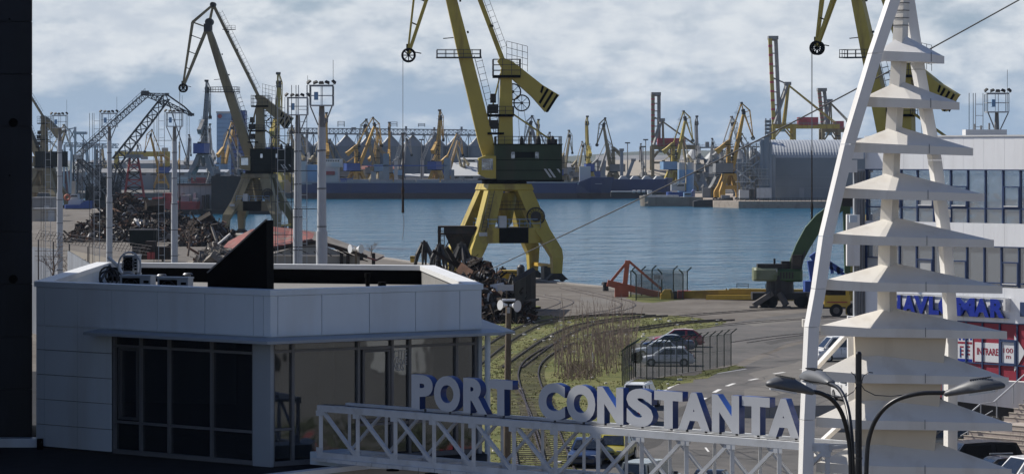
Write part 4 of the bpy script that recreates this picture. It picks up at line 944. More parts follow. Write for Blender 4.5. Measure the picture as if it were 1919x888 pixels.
def car(kind, label, paint, loc, heading, group=None, scale=1.0, rails=False, cat='car'):
    s = CARS[kind]; L_, W, H = s['L'], s['W'], s['H']; hw = W / 2
    t = thing('parked_car' if kind != 'van' else 'parked_van', label, cat, loc, rz=heading, group=group, world=False, scale=scale)
    X = lambda f: L_ / 2 - f * L_          # f=0 nose, f=1 tail
    st_ = [(0.0, .30, .60, .80), (.012, .24, .68, .87), (.04, .20, s['hood'] - .14, .94), (.10, .18, s['hood'] - .06, .985), (s['ws'][0], .17, s['hood'] + .02, 1), (s['ws'][1], .17, s['belt'], 1), (.6, .17, s['belt'] + .01, 1), (s['rw'][1] - .1, .18, s['belt'] + .02, 1), (.95, .2, s['rear'] - .03, .975), (.985, .26, s['rear'] - .10, .92), (1.0, .34, s['rear'] - .2, .85)]
    rings = []
    for f, z0, z1, wf in st_:
        w = hw * wf; x = X(f); h_ = z1 - z0
        pr = [(-w * .86, z0), (-w * .97, z0 + .10), (-w, z0 + .45 * h_), (-w * .985, z0 + .72 * h_), (-w * .93, z1 - .035), (-w * .84, z1), (0, z1 + .025)]
        rings.append([(x, y, z) for y, z in pr] + [(x, -y, z) for y, z in reversed(pr[:-1])])
    m = M(); m.loft(rings); body = fix(m.build('body', paint, t, smooth=38))
    # roof and pillars
    b0, b1, r0, r1 = X(s['ws'][0]), X(s['rw'][1]), X(s['ws'][1]), X(s['rw'][0]); zb = s['belt'] - .03; wt = hw * .76; wb = hw * .93
    rr = [[(b0, -wb * .96, zb - .03), (b0, wb * .96, zb - .03)], [(r0, -wt * .97, H - .05), (r0, wt * .97, H - .05)], [((r0 + r1) / 2, -wt, H), ((r0 + r1) / 2, wt, H)], [(r1, -wt * .97, H - .05), (r1, wt * .97, H - .05)], [(b1, -wb * .92, zb), (b1, wb * .92, zb)]]
    m = M(); vs = [p for r_ in rr for p in r_]; m.add(vs, [(2 * i, 2 * i + 1, 2 * i + 3, 2 * i + 2) for i in range(4)])
    sd = [(b0, zb - .03), (r0, H - .05), ((r0 + r1) / 2, H), (r1, H - .05), (b1, zb)]
    m.add([(p[0], rr[i][0][1], p[1]) for i, p in enumerate(sd)], [(0, 1, 2, 3, 4)]); m.add([(p[0], rr[i][1][1], p[1]) for i, p in enumerate(sd)], [(4, 3, 2, 1, 0)])
    roof = fix(m.build('roof', paint, t, smooth=32))
    def pane(name, pts, n_):
        m = M(); c = sum((Vector(p) for p in pts), V(0, 0, 0)) / 4; q = [c + (Vector(p) - c) * .90 + Vector(n_) * .012 for p in pts]; m.extrude(q, Vector(n_) * -.02); fix(m.build(name, K['glc'], t))
    pane('windshield', [(b0, -wb * .9, zb + .02), (b0, wb * .9, zb + .02), (r0, wt * .93, H - .07), (r0, -wt * .93, H - .07)], (.7, 0, .7))
    pane('rear_window', [(b1, -wb * .86, zb + .05), (b1, wb * .86, zb + .05), (r1, wt * .92, H - .08), (r1, -wt * .92, H - .08)], (-.8, 0, .6))
    for sy in (-1, 1):
        mid = (b0 * .42 + b1 * .58); f_ = .10
        xa0, xa1 = b0 - .16, r0 - .06
        for (u0, u1, w0, w1) in ((xa0 - .05, mid + .06, xa1, mid + .06), (mid - .04, b1 + .32 if kind != 'offroad' else b1 + .1, mid - .04, r1 + .02 if r1 + .02 > b1 else r1)):
            pane('side_window', [(u0, sy * wb * .985, zb + .03), (u1, sy * wb * .985, zb + .03), (w1, sy * wt * 1.02, H - .10), (w0, sy * wt * 1.02, H - .10)], (0, sy, .25))
        m = M(); m.box((X(.5), sy * hw * 1.002, .34), (L_ * .46, .02, .10)); m.build('sill_trim', K['trim'], t)
        m = M(); m.box((b0 - .22, sy * (hw + .08), zb + .06), (.16, .18, .13)); m.build('mirror', paint if kind != 'offroad' else K['trim'], t)
        for f in (.48, .70):
            m = M(); m.box((X(f), sy * hw * 1.004, s['belt'] - .14), (.16, .025, .03)); m.build('door_handle', K['trim'], t)
        for f in (.43, .60):
            m = M(); m.box((X(f - .01), sy * hw * .992, s['belt'] - .34), (.012, .03, .55)); m.build('door_gap', K['seal'], t)
        for f in (.19, .80):
            x = X(f); m = M(); m.tube([(x, sy * (hw - .22), s['wr']), (x, sy * (hw + .012), s['wr'])], s['wr'] * 1.17, 18); m.build('wheel_arch', K['seal'], t, smooth=40)
            m = M(); m.tube([(x, sy * (hw - .18), s['wr']), (x, sy * (hw + .016), s['wr']), (x, sy * (hw + .03), s['wr'])], [s['wr'], s['wr'], s['wr'] * .9], 18); wh = m.build('wheel', K['tyre'], t, smooth=40)
            m = M(); m.tube([(x, sy * (hw + .02), s['wr']), (x, sy * (hw + .04), s['wr'])], s['wr'] * .62, 14); m.build('rim', K['rim'], wh, smooth=40)
        m = M(); m.box((X(.03), sy * hw * .70, s['hood'] - .22), (.16, hw * .34, .16)); m.build('headlight', K['clear_lens'], t)
        m = M(); m.box((X(.985), sy * hw * .76, s['rear'] - .22), (.12, hw * .22, .26)); m.build('tail_light', K['red_lens'], t)
        if rails: m = M(); m.bar((r0 - .1, sy * wt * .9, H + .05), (r1 + .1, sy * wt * .9, H + .05), .05); m.build('roof_rail', K['galv'], t)
    m = M(); m.box((X(.004), 0, .40), (.14, hw * 1.45, .16)); m.build('front_bumper', K['trim'], t)
    m = M(); m.box((X(.0), 0, .56), (.05, hw * .8, .09)); m.build('grille', K['seal'], t)
    m = M(); m.box((X(.998), 0, .42), (.14, hw * 1.6, .16)); m.build('rear_bumper', K['trim'] if kind == 'offroad' else paint, t)
    m = M(); m.box((X(1.005), 0, .66), (.02, .5, .11)); m.build('number_plate', K['cap'], t)
    if kind == 'offroad': m = M(); m.tube([(X(1.0), .1, .98), (X(1.045), .1, .98)], .36, 18); m.build('spare_wheel', K['tyre'], t, smooth=40)
    return t
SILV = car_paint('silver car paint', (.68, .69, .70)); WHT = car_paint('white car paint', (.74, .74, .73)); CRED = car_paint('red car paint', (.30, .02, .025))
NAVY = car_paint('navy car paint', (.02, .035, .09)); LBL = car_paint('light blue car paint', (.42, .55, .66)); YEL = car_paint('yellow green car paint', (.42, .36, .05)); BLK = car_paint('black car paint', (.008, .009, .012)); GRY = car_paint('grey green car paint', (.22, .24, .22)); LSB = car_paint('pale blue silver paint', (.60, .64, .68))
gA = 'cars parked in a row behind the fence'
yaw = math.pi + .03
p = G(1251, 685); car('hatch', 'silver hatchback with dark wheels, front car of the row behind the fence', SILV, p, yaw - .05, gA)
p = G(1246, 670); car('sedan', 'pale silver blue saloon parked directly behind the silver hatchback', LSB, p + V(-.5, 0, 0), yaw - .05, gA)
p = G(1258, 658); car('sedan', 'navy blue saloon parked between the pale saloon and the red car', NAVY, p + V(-.3, 0, 0), yaw - .05, gA)
p = G(1266, 652); car('hatch', 'dark red car parked at the far end of the row', CRED, p + V(.3, 2, 0), yaw - .05, gA, scale=1.06)
gB = 'cars on the road below the gate sign'
p = G(1201, 763); car('suv', 'white estate car with roof rails seen from behind on the road', WHT, p, R(74), gB, rails=True)
p = G(1190, 793); car('hatch', 'light blue small car behind the letters N and S of the sign', LBL, p, R(76), gB)
p = G(1153, 862); car('hatch', 'mustard yellow car facing the camera under the sign girder', YEL, p, R(-103), gB)
p = V(4.6, 153, 0); car('offroad', 'grey green off-road car with spare wheel under the sign girder', GRY, V((1222 - CXP) * 156 / FPX, 156, 0), R(62), gB)
p = V((1325 - CXP) * 140 / FPX, 140, 0); car('sedan', 'black car whose roof shows at the bottom edge under the girder', BLK, V((1335 - CXP) * 155 / FPX, 155, 0), R(75), gB)
p = G(1110, 872); car('sedan', 'dark navy car half hidden behind the girder posts left of the yellow car', NAVY, V((1102 - CXP) * 172 / FPX, 172, 0), R(-100), gB)
gC = 'vehicles on the upper street by the steps'
def Lz(px, Y): return V((px - CXP) * Y / FPX, Y, 3.2)
car('suv', 'black estate parked along the foot of the granite steps', BLK, Lz(1818, 131), math.pi + .25, gC)
car('sedan', 'black saloon with roof rails in front of the black estate', BLK, Lz(1872, 127), math.pi + .2, gC, rails=True)
car('suv', 'white estate car cut by the bottom right corner of the photo', WHT, Lz(1932, 124.5), math.pi + .35, gC)
car('suv', 'brown grey car glimpsed between the mast trunk and its right leg', GRY, Lz(1745, 140), math.pi + .1, gC)
gD = 'vans behind the gate mast'
p = G(1578, 676); car('van', 'white van parked behind the left leg of the gate mast', WHT, p, math.pi + .25, gD, scale=.9, cat='van')
p = G(1600, 752); car('van', 'white truck cab facing the camera behind the lamp heads', WHT, p, R(-80), gD, cat='van')
t = thing('concrete_block', 'pale wedge shaped concrete block on the road behind the gate mast', 'concrete block', G(1577, 808)); c = G(1577, 808); m = M(); m.frustum([(c.x, c.y, 0, .62, .5), (c.x, c.y, .35, .55, .45), (c.x, c.y, .9, .16, .14)]); m.build('block', K['conc'], t)
t = thing('road_barrier', 'low white concrete barrier beyond the road behind the gate mast', 'barrier', G(1560, 782)); c = G(1560, 782); m = M()
for i in range(6): m.frustum([(c.x - 5 + i * 2.02, c.y, 0, 1.0, .3), (c.x - 5 + i * 2.02, c.y, .25, 1.0, .22), (c.x - 5 + i * 2.02, c.y, .8, 1.0, .10)])
m.build('segments', K['conc'], t, kind='stuff')

# ---------------------------------------------------------------- across the street, seen in the pavilion glass
t = thing('street_building', 'beige street front standing off to the right, mirrored in the pavilion glass', 'building', (50, 68, 0))
m = M(); m.box((52, 62, 9), (12, 90, 18)); m.build('wall', mat('grey plaster', (.17, .17, .17), .9, var=.2, scale=.15, dirt=(.11, .11, .11), damt=.7, dscale=.12), t)
for i in range(12):
    for z_ in (8.0, 11.4, 14.8): m = M(); m.box((45.96, 24 + i * 6.6, z_), (.12, 2.6, 1.9)); m.build('window', K['gl'] if (i + int(z_)) % 3 else K['curtain'], t)
m = M(); m.box((45.6, 62, 18.15), (13.4, 91, .3)); m.build('cornice', K['conc'], t)
for y_ in (58, 70, 82): leafy('street_hedge', 'clipped dark hedge before the mirrored street front, ' + {58: 'nearest', 70: 'middle', 82: 'farthest'}[y_] + ' stretch', (42.5, y_, 3.2), 1.2, 6.2, 2.2, 900, .22, K['leaf'], cat='hedge', trunk=False)
car('hatch', 'red hatchback by the mirrored hedge, farther one', CRED, V(37, 77, 3.2), R(88), gC); car('sedan', 'red saloon by the mirrored hedge, nearer one', CRED, V(37, 69.5, 3.2), R(92), gC)
# ---------------------------------------------------------------- yard: masts, pole, fences, thicket, scrap, sheds
def mast(label, px, ptop, Y, pthick, wpx):
    x = (px - CXP) * Y / FPX; ztop = zo(ptop, Y); zth = zo(pthick, Y); r = wpx * Y / FPX / 2
    t = thing('floodlight_mast', label, 'floodlight mast', (x, Y, 0), world=False, group='floodlight masts around the port')
    zp = ztop - 1.05
    m = M(); m.tube([(0, 0, 0), (0, 0, zth)], r * 1.22, 16, caps=True); m.build('lower_shaft', K['mast'], t, smooth=40)
    m = M(); m.tube([(0, 0, zth), (0, 0, zp - 1.1)], [r, r * .86], 16); m.build('upper_shaft', K['mast'], t, smooth=40)
    m = M(); m.tube([(0, 0, zp - 1.1), (0, 0, zp)], [r * .8, r * .55], 12); m.build('neck', K['fargrey'], t, smooth=40)
    m = M(); m.box((0, 0, zp - .02), (1.15, 1.1, .06)); m.build('platform', K['galv'], t)
    m = M(); m.rail([(-.57, -.54, zp), (.57, -.54, zp), (.57, .54, zp), (-.57, .54, zp)], h=.95, r=.016, gap=.4, mids=1, closed=True); m.build('railing', K['galv'], t)
    for a in (-1, 1): m = M(); m.bar((a * r * .7, -.3, zp - 1.0), (a * .54, -.5, zp - .06), .05); m.build('strut', K['fargrey'], t)
    for i, (dx, tilt) in enumerate(((-.6, -.5), (-.28, -.25), (.0, 0), (.28, .25), (.6, .5))):
        m = M(); q = [V(-.13, -.09, 0), V(.13, -.09, 0), V(.13, .07, 0), V(-.13, .07, 0)]
        rot = Matrix.Rotation(tilt * 1.5, 3, 'Y') @ Matrix.Rotation(-.5, 3, 'X')
        o_ = V(dx, -.35, ztop + .02 + abs(dx) * .08); m.loft([[o_ + rot @ (p_ * 1.0 + V(0, 0, .0)) for p_ in q], [o_ + rot @ (p_ * .7 + V(0, 0, .11)) for p_ in q]]); m.build('floodlight', K['steel'], t)
    m = M(); m.bar((-.62, -.35, ztop - .06), (.62, -.35, ztop - .06), .04); m.build('lamp_bar', K['steel'], t)
    m = M(); m.box((-.25, -.5, zp + .45), (.2, .2, .4)); m.build('control_box', K['lblue'], t)
    m = M(); m.tube([(.57, 0, zp), (.57, 0, ztop + 1.2)], .012, 5); m.build('lightning_rod', K['steel'], t)
    m = M(); m.ladder((-.95, -.05, 0), (-.95, -.05, zp + 1), .42, .018, .6, side=(1, .2, 0)); m.build('ladder', K['galv'], t)
    m = M(); zz = 2.5
    for a in (-1.5, -1.28): m.bar((a, -.1, 2), (a, -.1, zp + 1), .03)
    while zz < zp: m.bar((-1.5, -.1, zz), (-r, 0, zz), .035); zz += 1.9
    m.build('cable_frame', K['steel'], t)
    zz = 1.6; m = M()
    while zz < zp - 1.2: m.tube([(0, 0, zz), (0, 0, zz + .045)], (r * 1.25 if zz < zth else r * 1.03) + .004, 16); zz += 1.9
    m.build('bands', K['steel'], t, kind='stuff')
    return t
mast('tallest floodlight mast with a ladder, right of its shorter twin at the red roofed shed', 603, 158, 160, 433, 17.5)
mast('floodlight mast just left of the tallest one', 558, 181, 185, 392, 14.5)
mast('floodlight mast rising in front of the scrap heap right end', 327, 210, 236, 381, 10.5)
mast('floodlight mast standing before the middle of the scrap heap', 205, 211, 244, 369, 9.5)
mast('floodlight mast farthest left, beside the dark tower', 112, 215, 260, 362, 9.5)
mast('floodlight mast behind the white office roof on the right', 1868, 173, 172, 330, 12.5)

# loudspeaker pole in front of the pavilion's right end
YQ = 165.0; t = thing('loudspeaker_pole', 'brown concrete pole with white horn loudspeakers and a small sign', 'pole', P(953, 894, YQ)); c = P(953, 577, YQ)
m = M(); m.tube([(c.x - .1, YQ, 0), (c.x, YQ, c.z)], [.21, .145], 10); m.build('pole', K['pole'], t, smooth=40)
for ax, s_ in ((V(-.8, -.6, .05), 1), (V(.75, -.66, -.05), 1.15)):
    a = V(c.x, YQ, c.z + .15) + ax * .08; m = M(); m.tube([a, a + ax * .18 * s_, a + ax * .36 * s_, a + ax * .46 * s_], [.05, .10, .19, .27 * s_], 16, caps=False); m.tube([a + ax * .46 * s_, a + ax * .30 * s_], [.255 * s_, .05], 16); m.build('horn', K['cap'], t, smooth=50)
m = M(); m.box((c.x, YQ, c.z + .42), (.7, .3, .10)); m.build('bracket', K['cap'], t)
m = M(); m.bar((c.x - .1, YQ - .02, c.z + .45), (c.x - .1, YQ - .02, c.z + .9), .07); m.build('sign_stem', K['pole'], t)
m = M(); m.box((c.x - .16, YQ - .05, c.z + 1.05), (.84, .05, .30)); m.build('sign_board', K['galv'], t)
m = M(); m.box((c.x + .0, YQ - .15, c.z - .1), (.16, .12, .3)); m.build('junction_box', K['galv'], t)
# wire from the pole to the crane and across the harbour
t = thing('overhead_cable', 'single dark cable climbing from the scrap fence across the harbour to the upper right', 'cable', P(920, 503, 230)); m = M()
ca, cb, cm = P(918, 505, 230), P(1925, -8, 70), None; ts_ = []
for i in range(41):
    u = i / 40; px = 918 + (1925 - 918) * u; py = 505 + (-8 - 505) * u; py += 14 * math.sin(math.pi * u); Y = 1 / ((1 - u) / 230 + u / 70); ts_.append(P(px, py, Y))
m.tube(ts_, [.034 - .018 * i / 40 for i in range(41)], 5); m.build('wire', K['cablem'], t)

# fences with cranked tops
def crank_fence(label, pts, h, Y_step, arm, m_mesh, mp=None, name='chain_link_fence', post=.07, group=None):
    t = thing(name, label, 'fence', pts[0], group=group); P_ = []
    for a, b in zip(pts, pts[1:]):
        n_ = max(1, round((b - a).length / Y_step)); P_ += [a + (b - a) * (k / n_) for k in range(n_)]
    P_.append(pts[-1])
    for p in P_:
        m = M(); m.bar(p, p + V(0, 0, h), post); m.bar(p + V(0, 0, h), p + V(0, 0, h) + arm, post); m.build('post', mp or K['fargreen'], t)
    for a, b in zip(P_, P_[1:]):
        m = M(); m.extrude([a + V(0, 0, .05), b + V(0, 0, .05), b + V(0, 0, h), a + V(0, 0, h)], V(0, .012, 0)); m.build('wire_mesh', m_mesh, t)
    m = M()
    for a, b in zip(P_, P_[1:]):
        for f in (.45, 1): m.bar(a + V(0, 0, h) + arm * f, b + V(0, 0, h) + arm * f, .022)
        m.bar(a + V(0, 0, h), b + V(0, 0, h), .03); m.bar(a + V(0, 0, .5 * h), b + V(0, 0, .5 * h), .018)
    m.build('wires', mp or K['fargreen'], t, kind='stuff'); return t
K['fargreen'] = mat('fence post green', (.03, .05, .035), .6)
crank_fence('green chain link fence with cranked posts beside the parked cars', [G(1166, 723), G(1190, 706), G(1212, 711), G(1290, 697), G(1370, 685)], 2.55, 1.35, V(.45, -.2, .40), K['wirefence'])
t = thing('round_mirror', 'black round traffic mirror seen from behind at the fence corner', 'traffic mirror', G(1192, 700)); c = P(1191, 670, 240); m = M(); m.tube([c, c + V(.2, .25, 0)], [.40, .44], 20); m.build('dish', K['fin'], t, smooth=40); m = M(); m.bar((c.x, 240.1, 0), (c.x, 240.1, c.z), .08); m.build('post', K['fargreen'], t)
crank_fence('tall dark scrap yard fence running towards the quay', [G(1003, 578), G(995, 583), G(985, 592), G(965, 606)], 4.1, 1.6, V(-.3, .2, .35), K['wirefence2'], mp=K['dark'], name='yard_fence', post=.13)
crank_fence('green cage fence with cranked posts on the quay by the orange frame', [G(1182, 556), G(1222, 552), G(1262, 553), G(1288, 556)], 3.0, 3.6, V(.5, -.2, .5), K['wirefence'], name='cage_fence', post=.13)
crank_fence('second row of the green cage fence, nearer the camera', [G(1192, 563), G(1240, 560), G(1280, 561)], 3.0, 3.8, V(-.5, -.2, .5), K['wirefence'], name='cage_fence', post=.13)
t = thing('notice_board', 'small pale notice board on the quay cage fence', 'notice board', G(1234, 558)); c = P(1234, 519, 372); m = M(); m.box(c, (1.1, .06, .5)); m.build('board', K['galv'], t); m = M(); m.bar((c.x, 372.1, 0), (c.x, 372.1, c.z), .08); m.build('post', K['galv'], t)

# dry thicket
m = M()
for i in range(270):
    u = rnd.random(); px = 1038 + 148 * u + rnd.gauss(0, 3); py = rnd.uniform(646, 712) + (6 if u < .5 else -6); p = G(px, py)
    h = rnd.uniform(2.2, 5.0) * (1 if rnd.random() < .6 else .6); ln = V(rnd.gauss(0, .22), rnd.gauss(0, .2), 0); a = p; b = p + ln * .5 * h * .5 + V(0, 0, h * .5); c = p + ln * h * .6 + V(rnd.gauss(0, .06), 0, h)
    r_ = rnd.uniform(.017, .030); m.tube([a, b, c], [r_, r_ * .8, r_ * .35], 4, caps=False)
    for k in range(rnd.randint(1, 4)):
        f = rnd.uniform(.35, .9); s_ = a + (c - a) * f; e = s_ + V(rnd.gauss(0, .22), rnd.gauss(0, .2), rnd.uniform(.3, .8)); m.tube([s_, e], [.012, .005], 3, caps=False)
tag(m.build('dry_thicket', K['reed']), 'tall thicket of bare dry stems growing in the middle of the grass', kind='stuff')
m = M()
for i in range(420):
    px = rnd.uniform(1058, 1115) + rnd.gauss(0, 4); p = G(px, rnd.uniform(685, 712)); e = p + V(rnd.gauss(0, .35), rnd.gauss(0, .3), rnd.uniform(.15, .8)); m.tube([p, e], [.018, .008], 3, caps=False)
tag(m.build('brushwood', K['bark']), 'low tangle of brown brushwood at the foot of the thicket', kind='stuff')
t = thing('marker_post', 'short pale marker post standing in the dry thicket', 'post', G(1111, 692)); p = G(1111, 692); m = M(); m.bar(p, p + V(0, 0, 1.35), .09); m.build('post', K['cap'], t)

# scrap heap
def heap(name, label, px0, px1, pyb, ptop, Y, n_, size, m_, seed, peak=.5, depth=16):
    r2 = random.Random(seed); m = M(); xa, xb = (px0 - CXP) * Y / FPX, (px1 - CXP) * Y / FPX; H_ = zo(ptop, Y); cx = xa + (xb - xa) * peak
    def hh(x, v):
        u = (x - cx) / (cx - xa) if x < cx else (x - cx) / (xb - cx); r_ = math.sqrt(min(1, u * u + v * v)); return H_ * max(0, 1 - r_) ** .85 * (1 + .28 * MN.noise((x * .16, v * 2, seed)))
    N_ = 26; vs = []
    for i in range(N_ + 1):
        for j in range(13): x = xa + (xb - xa) * i / N_; v = -1 + j / 6; vs.append((x, Y + v * depth, hh(x, v) * .93 - .1))
    m.add(vs, [(i * 13 + j, (i + 1) * 13 + j, (i + 1) * 13 + j + 1, i * 13 + j + 1) for i in range(N_) for j in range(12)])
    for i in range(n_):
        x = r2.uniform(xa, xb); v = r2.uniform(-1, .25); z = hh(x, v)
        if z < .15 and r2.random() < .7: continue
        a = V(r2.gauss(0, 1), r2.gauss(0, 1), r2.gauss(0, .7)).normalized(); l_ = size * r2.lognormvariate(0, .55); p = V(x, Y + v * depth, z + r2.uniform(-.2, .35) * size)
        k = r2.random(); m.cur = 1 if r2.random() < .18 else (2 if r2.random() < .02 else 3 if r2.random() < .16 else 0)
        if k < (.3 if seed == 9 else .55): m.bar(p - a * l_ / 2, p + a * l_ / 2, l_ * r2.uniform(.25, .7), l_ * r2.uniform(.05, .4), up=(r2.gauss(0, 1), r2.gauss(0, 1), 1))
        elif k < .88: m.bar(p - a * l_, p + a * l_, l_ * r2.uniform(.06, .14))
        else: m.ring(p, l_ * .45, l_ * .09, axis=a, n=9, m=4)
    m.cur = 0
    return tag(m.build(name, [m_, K['steelgrey'], K['litter'], K['rustplate']]), label, kind='stuff')
K['rustplate'] = mat('brown rust plate', (.10, .045, .024), .9, var=.4, scale=1.5)
K['steelgrey'] = mat('dull scrap plate', (.11, .10, .095), .5, metal=.4, var=.3, scale=1)
heap('scrap_heap', 'big heap of dark scrap metal on the left quay', 134, 420, 446, 372, 640, 5200, .72, K['rusty'], 3, .36, 22)
heap('scrap_heap', 'low second mound of tangled scrap right of the big heap', 325, 452, 452, 405, 600, 1800, .62, K['rusty'], 5, .42, 12)
heap('scrap_heap', 'mound of black grabs and scrap between the pavilion and the yellow crane', 775, 1000, 590, 497, 330, 2400, .62, K['rusty'], 9, .5, 14)
heap('scrap_heap', 'low pile of broken boards behind the pavilion left edge', 352, 460, 490, 455, 470, 420, .8, K['roofgrey'], 12, .5, 8)
# hopper tower and grabs
def hopper(label, px0, px1, ptop, pbase, Y):
    x0, x1 = (px0 - CXP) * Y / FPX, (px1 - CXP) * Y / FPX; cx = (x0 + x1) / 2; w_ = x1 - x0; zt = zo(ptop, Y); zb = 0
    t = thing('loading_hopper', label, 'hopper', (cx, Y, 0)); dpt = w_ * .8
    m = M(); zc = zt - 3.9
    m.frustum([(cx + w_ * .08, Y, zc, w_ * .14, dpt * .14), (cx + w_ * .08, Y, zt - .9, w_ * .42, dpt * .46), (cx + w_ * .08, Y, zt, w_ * .42, dpt * .46)]); m.build('funnel', K['dark'], t)
    m = M()
    for z_ in (zt - .05, zt - 1.0): m.box((cx, Y, z_), (w_ * 1.02, dpt * 1.02, .2))
    m.build('collar', K['rusty'], t)
    for sx in (-1, 1):
        for sy in (-1, 1): m = M(); m.bar((cx + sx * w_ * .48, Y + sy * dpt * .46, 0), (cx + sx * w_ * .48, Y + sy * dpt * .46, zt), .34); m.build('leg', K['rusty'], t)
    for z_ in (zc - .3, zc - 3): 
        if z_ > 0: m = M(); m.box((cx, Y - dpt * .46, z_), (w_, .3, .3)); m.box((cx, Y + dpt * .46, z_), (w_, .3, .3)); m.build('beam', K['dark'], t)
    m = M()
    for a, b in ((zc - .3, zt - 1), (zc - 3, zc - .3), (.3, zc - 3)):
        m.bar((cx - w_ * .48, Y - dpt * .46, a), (cx - w_ * .1, Y - dpt * .46, b), .16); m.bar((cx + w_ * .48, Y - dpt * .46, a), (cx + w_ * .1, Y - dpt * .46, b), .16)
    m.build('bracing', K['rusty'], t); m = M(); m.ladder((cx - w_ * .4, Y - dpt * .52, 0), (cx - w_ * .4, Y - dpt * .52, zt), .6, .05, .6, (1, 0, 0)); m.build('ladder', K['rusty'], t)
hopper('rusty black loading hopper on a braced frame left of the yellow crane', 822, 892, 424, 520, 425)
def grab(label, px, pbase, hpx, Y, tilt=0.0):
    s_ = hpx * Y / FPX; c = V((px - CXP) * Y / FPX, Y, 0); t = thing('scrap_grab', label, 'crane grab', c, rz=rnd.uniform(0, 3), world=False, group='crane grabs lying on the quay')
    zb = max(0, zo(pbase, Y)); m = M(); m.cyl((0, 0, zb + s_ * .80), s_ * .14, s_ * .14, 10); m.cyl((0, 0, zb + s_ * .92), s_ * .05, s_ * .08, 8); m.build('head', K['dark'], t)
    for k in range(6):
        a = k * math.pi / 3; d = V(math.cos(a), math.sin(a), 0); m = M(); m.tube([V(0, 0, zb + s_ * .85) + d * s_ * .10, V(0, 0, zb + s_ * .45) + d * s_ * .30, V(0, 0, zb) + d * s_ * .42], [s_ * .06, s_ * .075, s_ * .03], 5); m.bar(V(0, 0, zb + s_ * .6) + d * s_ * .1, V(0, 0, zb + s_ * .42) + d * s_ * .30, s_ * .05); m.build('claw', K['dark'], t)
    m = M(); m.cyl((0, 0, zb + s_ * .5), s_ * .10, s_ * .12, 8); m.build('lower_block', K['rusty'], t)
for i, (px, pb, hp, Y) in enumerate(((795, 498, 48, 440), (865, 515, 62, 405), (888, 540, 60, 385), (905, 545, 48, 370), (942, 545, 46, 352), (960, 548, 36, 345), (825, 505, 50, 420))):
    grab(('pointed grab standing apart at the left end of the scrap', 'grab under the hopper', 'open grab in front of the crane left foot', 'grab leaning against the scrap beside the crane foot', 'grab standing in the middle of the scrap mound', 'low grab beside the yellow bucket', 'grab left of the hopper legs')[i], px, pb, hp, Y)
t = thing('bollard_pipe', 'round topped black steel pipe standing at the end of the dark fence', 'bollard', G(976, 575)); c = P(976, 550, 345); m = M(); m.cyl((c.x, 345, 0), .42, zo(500, 345), 12); m.cyl((c.x, 345, zo(500, 345)), .42, .25, 12, .2); m.build('pipe', K['steel'], t, smooth=40)
for px, py, Y, w_, lab in ((955, 512, 348, 2.2, 'yellow bucket lying on the scrap mound'), (862, 497, 408, 1.2, 'yellow drum among the grabs below the hopper'), (774, 484, 470, .9, 'yellow mooring bollard on the quay edge left of the scrap')):
    t = thing('yellow_bucket', lab, 'bucket', P(px, py, Y)); c = P(px, py, Y); z = max(c.z, .5); m = M(); m.frustum([(c.x, Y, z - .6, w_ * .4, w_ * .3), (c.x, Y, z + .1, w_ * .5, w_ * .4), (c.x, Y, z + .35, w_ * .46, w_ * .36)]); m.build('shell', K['truckyellow'], t); m = M(); m.bar((c.x - w_ * .5, Y - w_ * .4, z + .1), (c.x + w_ * .5, Y - w_ * .4, z + .1), .12); m.build('rim', K['rusty'], t)
# orange frame on the quay
of = thing('orange_frame', 'rust orange steel A-frame with a slanting strut lying on the quay', 'steel frame', G(1172, 548)); Yo = 378
def opt(px, py, dy=0): p = P(px, py, Yo + dy); p.z = max(p.z, .15); return p
for a, b, w_ in (((1138, 530), (1240, 555), .75), ((1176, 490), (1146, 526), .30), ((1176, 488), (1170, 545), .55), ((1178, 489), (1240, 542), .28), ((1142, 534), (1236, 560), .35)):
    m = M(); m.bar(opt(*a), opt(*b), w_); m.build('beam', K['orange'], of)
m = M(); m.box(opt(1165, 546), (1.6, 1.2, 1.3)); m.build('foot', K['orange'], of)
t = thing('winch_box', 'small yellow box with a dark side at the right foot of the orange frame', 'box', G(1250, 560)); c = G(1250, 560); m = M(); m.frustum([(c.x, c.y, 0, .75, .6), (c.x, c.y, .55, .75, .6), (c.x + .1, c.y, 1.1, .4, .5)]); m.build('housing', K['truckyellow'], t); m = M(); m.box((c.x + .95, c.y, .45), (.5, 1.0, .9)); m.build('side', K['dark'], t)
t = thing('mooring_bollard', 'dark mooring bollard on the quay edge left of the orange frame', 'bollard', G(1135, 545)); c = G(1135, 545); m = M(); m.tube([(c.x, c.y, 0), (c.x, c.y, .7), (c.x, c.y, .75), (c.x, c.y, 1.1)], [.38, .34, .55, .45], 12); m.build('post', K['dark'], t, smooth=50)
# yellow crane boom lying along the quay
yb = thing('grounded_boom', 'long weathered yellow crane boom lying on the quay behind the excavator', 'crane boom', G(1420, 560)); a, b = G(1278, 559.5), G(1640, 566); d = (b - a).normalized()
m = M(); m.bar(a + V(0, 0, .5), a + d * 6 + V(0, 0, .6), .9, .8, w2=1.3, h2=1.1); m.bar(a + d * 6 + V(0, 0, .65), b + V(0, 0, .75), 1.3, 1.25); m.build('beam', K['boomyellow'], yb)
for i in range(12): m = M(); c = a + d * (5.4 + i * 1.45) + V(0, -.67, .68); m.box(c, (.14, .08, 1.25)); m.build('rib', K['boomyellow'], yb)
m = M(); m.bar(a + d * 3 + V(0, -1.2, .25), a + d * 11 + V(0, -1.3, .45), .6, .5); m.build('side_beam', K['truckyellow'], yb)
m = M(); m.box(a + V(.3, 0, .5), (1.6, 1.2, .9)); m.build('root', K['red'], yb)
for i, f in enumerate((.35, .5, .7, .9)): m = M(); m.rail([a + (b - a) * (f - .06) + V(0, .3, 1.35), a + (b - a) * f + V(0, .3, 1.35)], .5, .03, 1.2); m.build('handrail', K['steel'], yb)

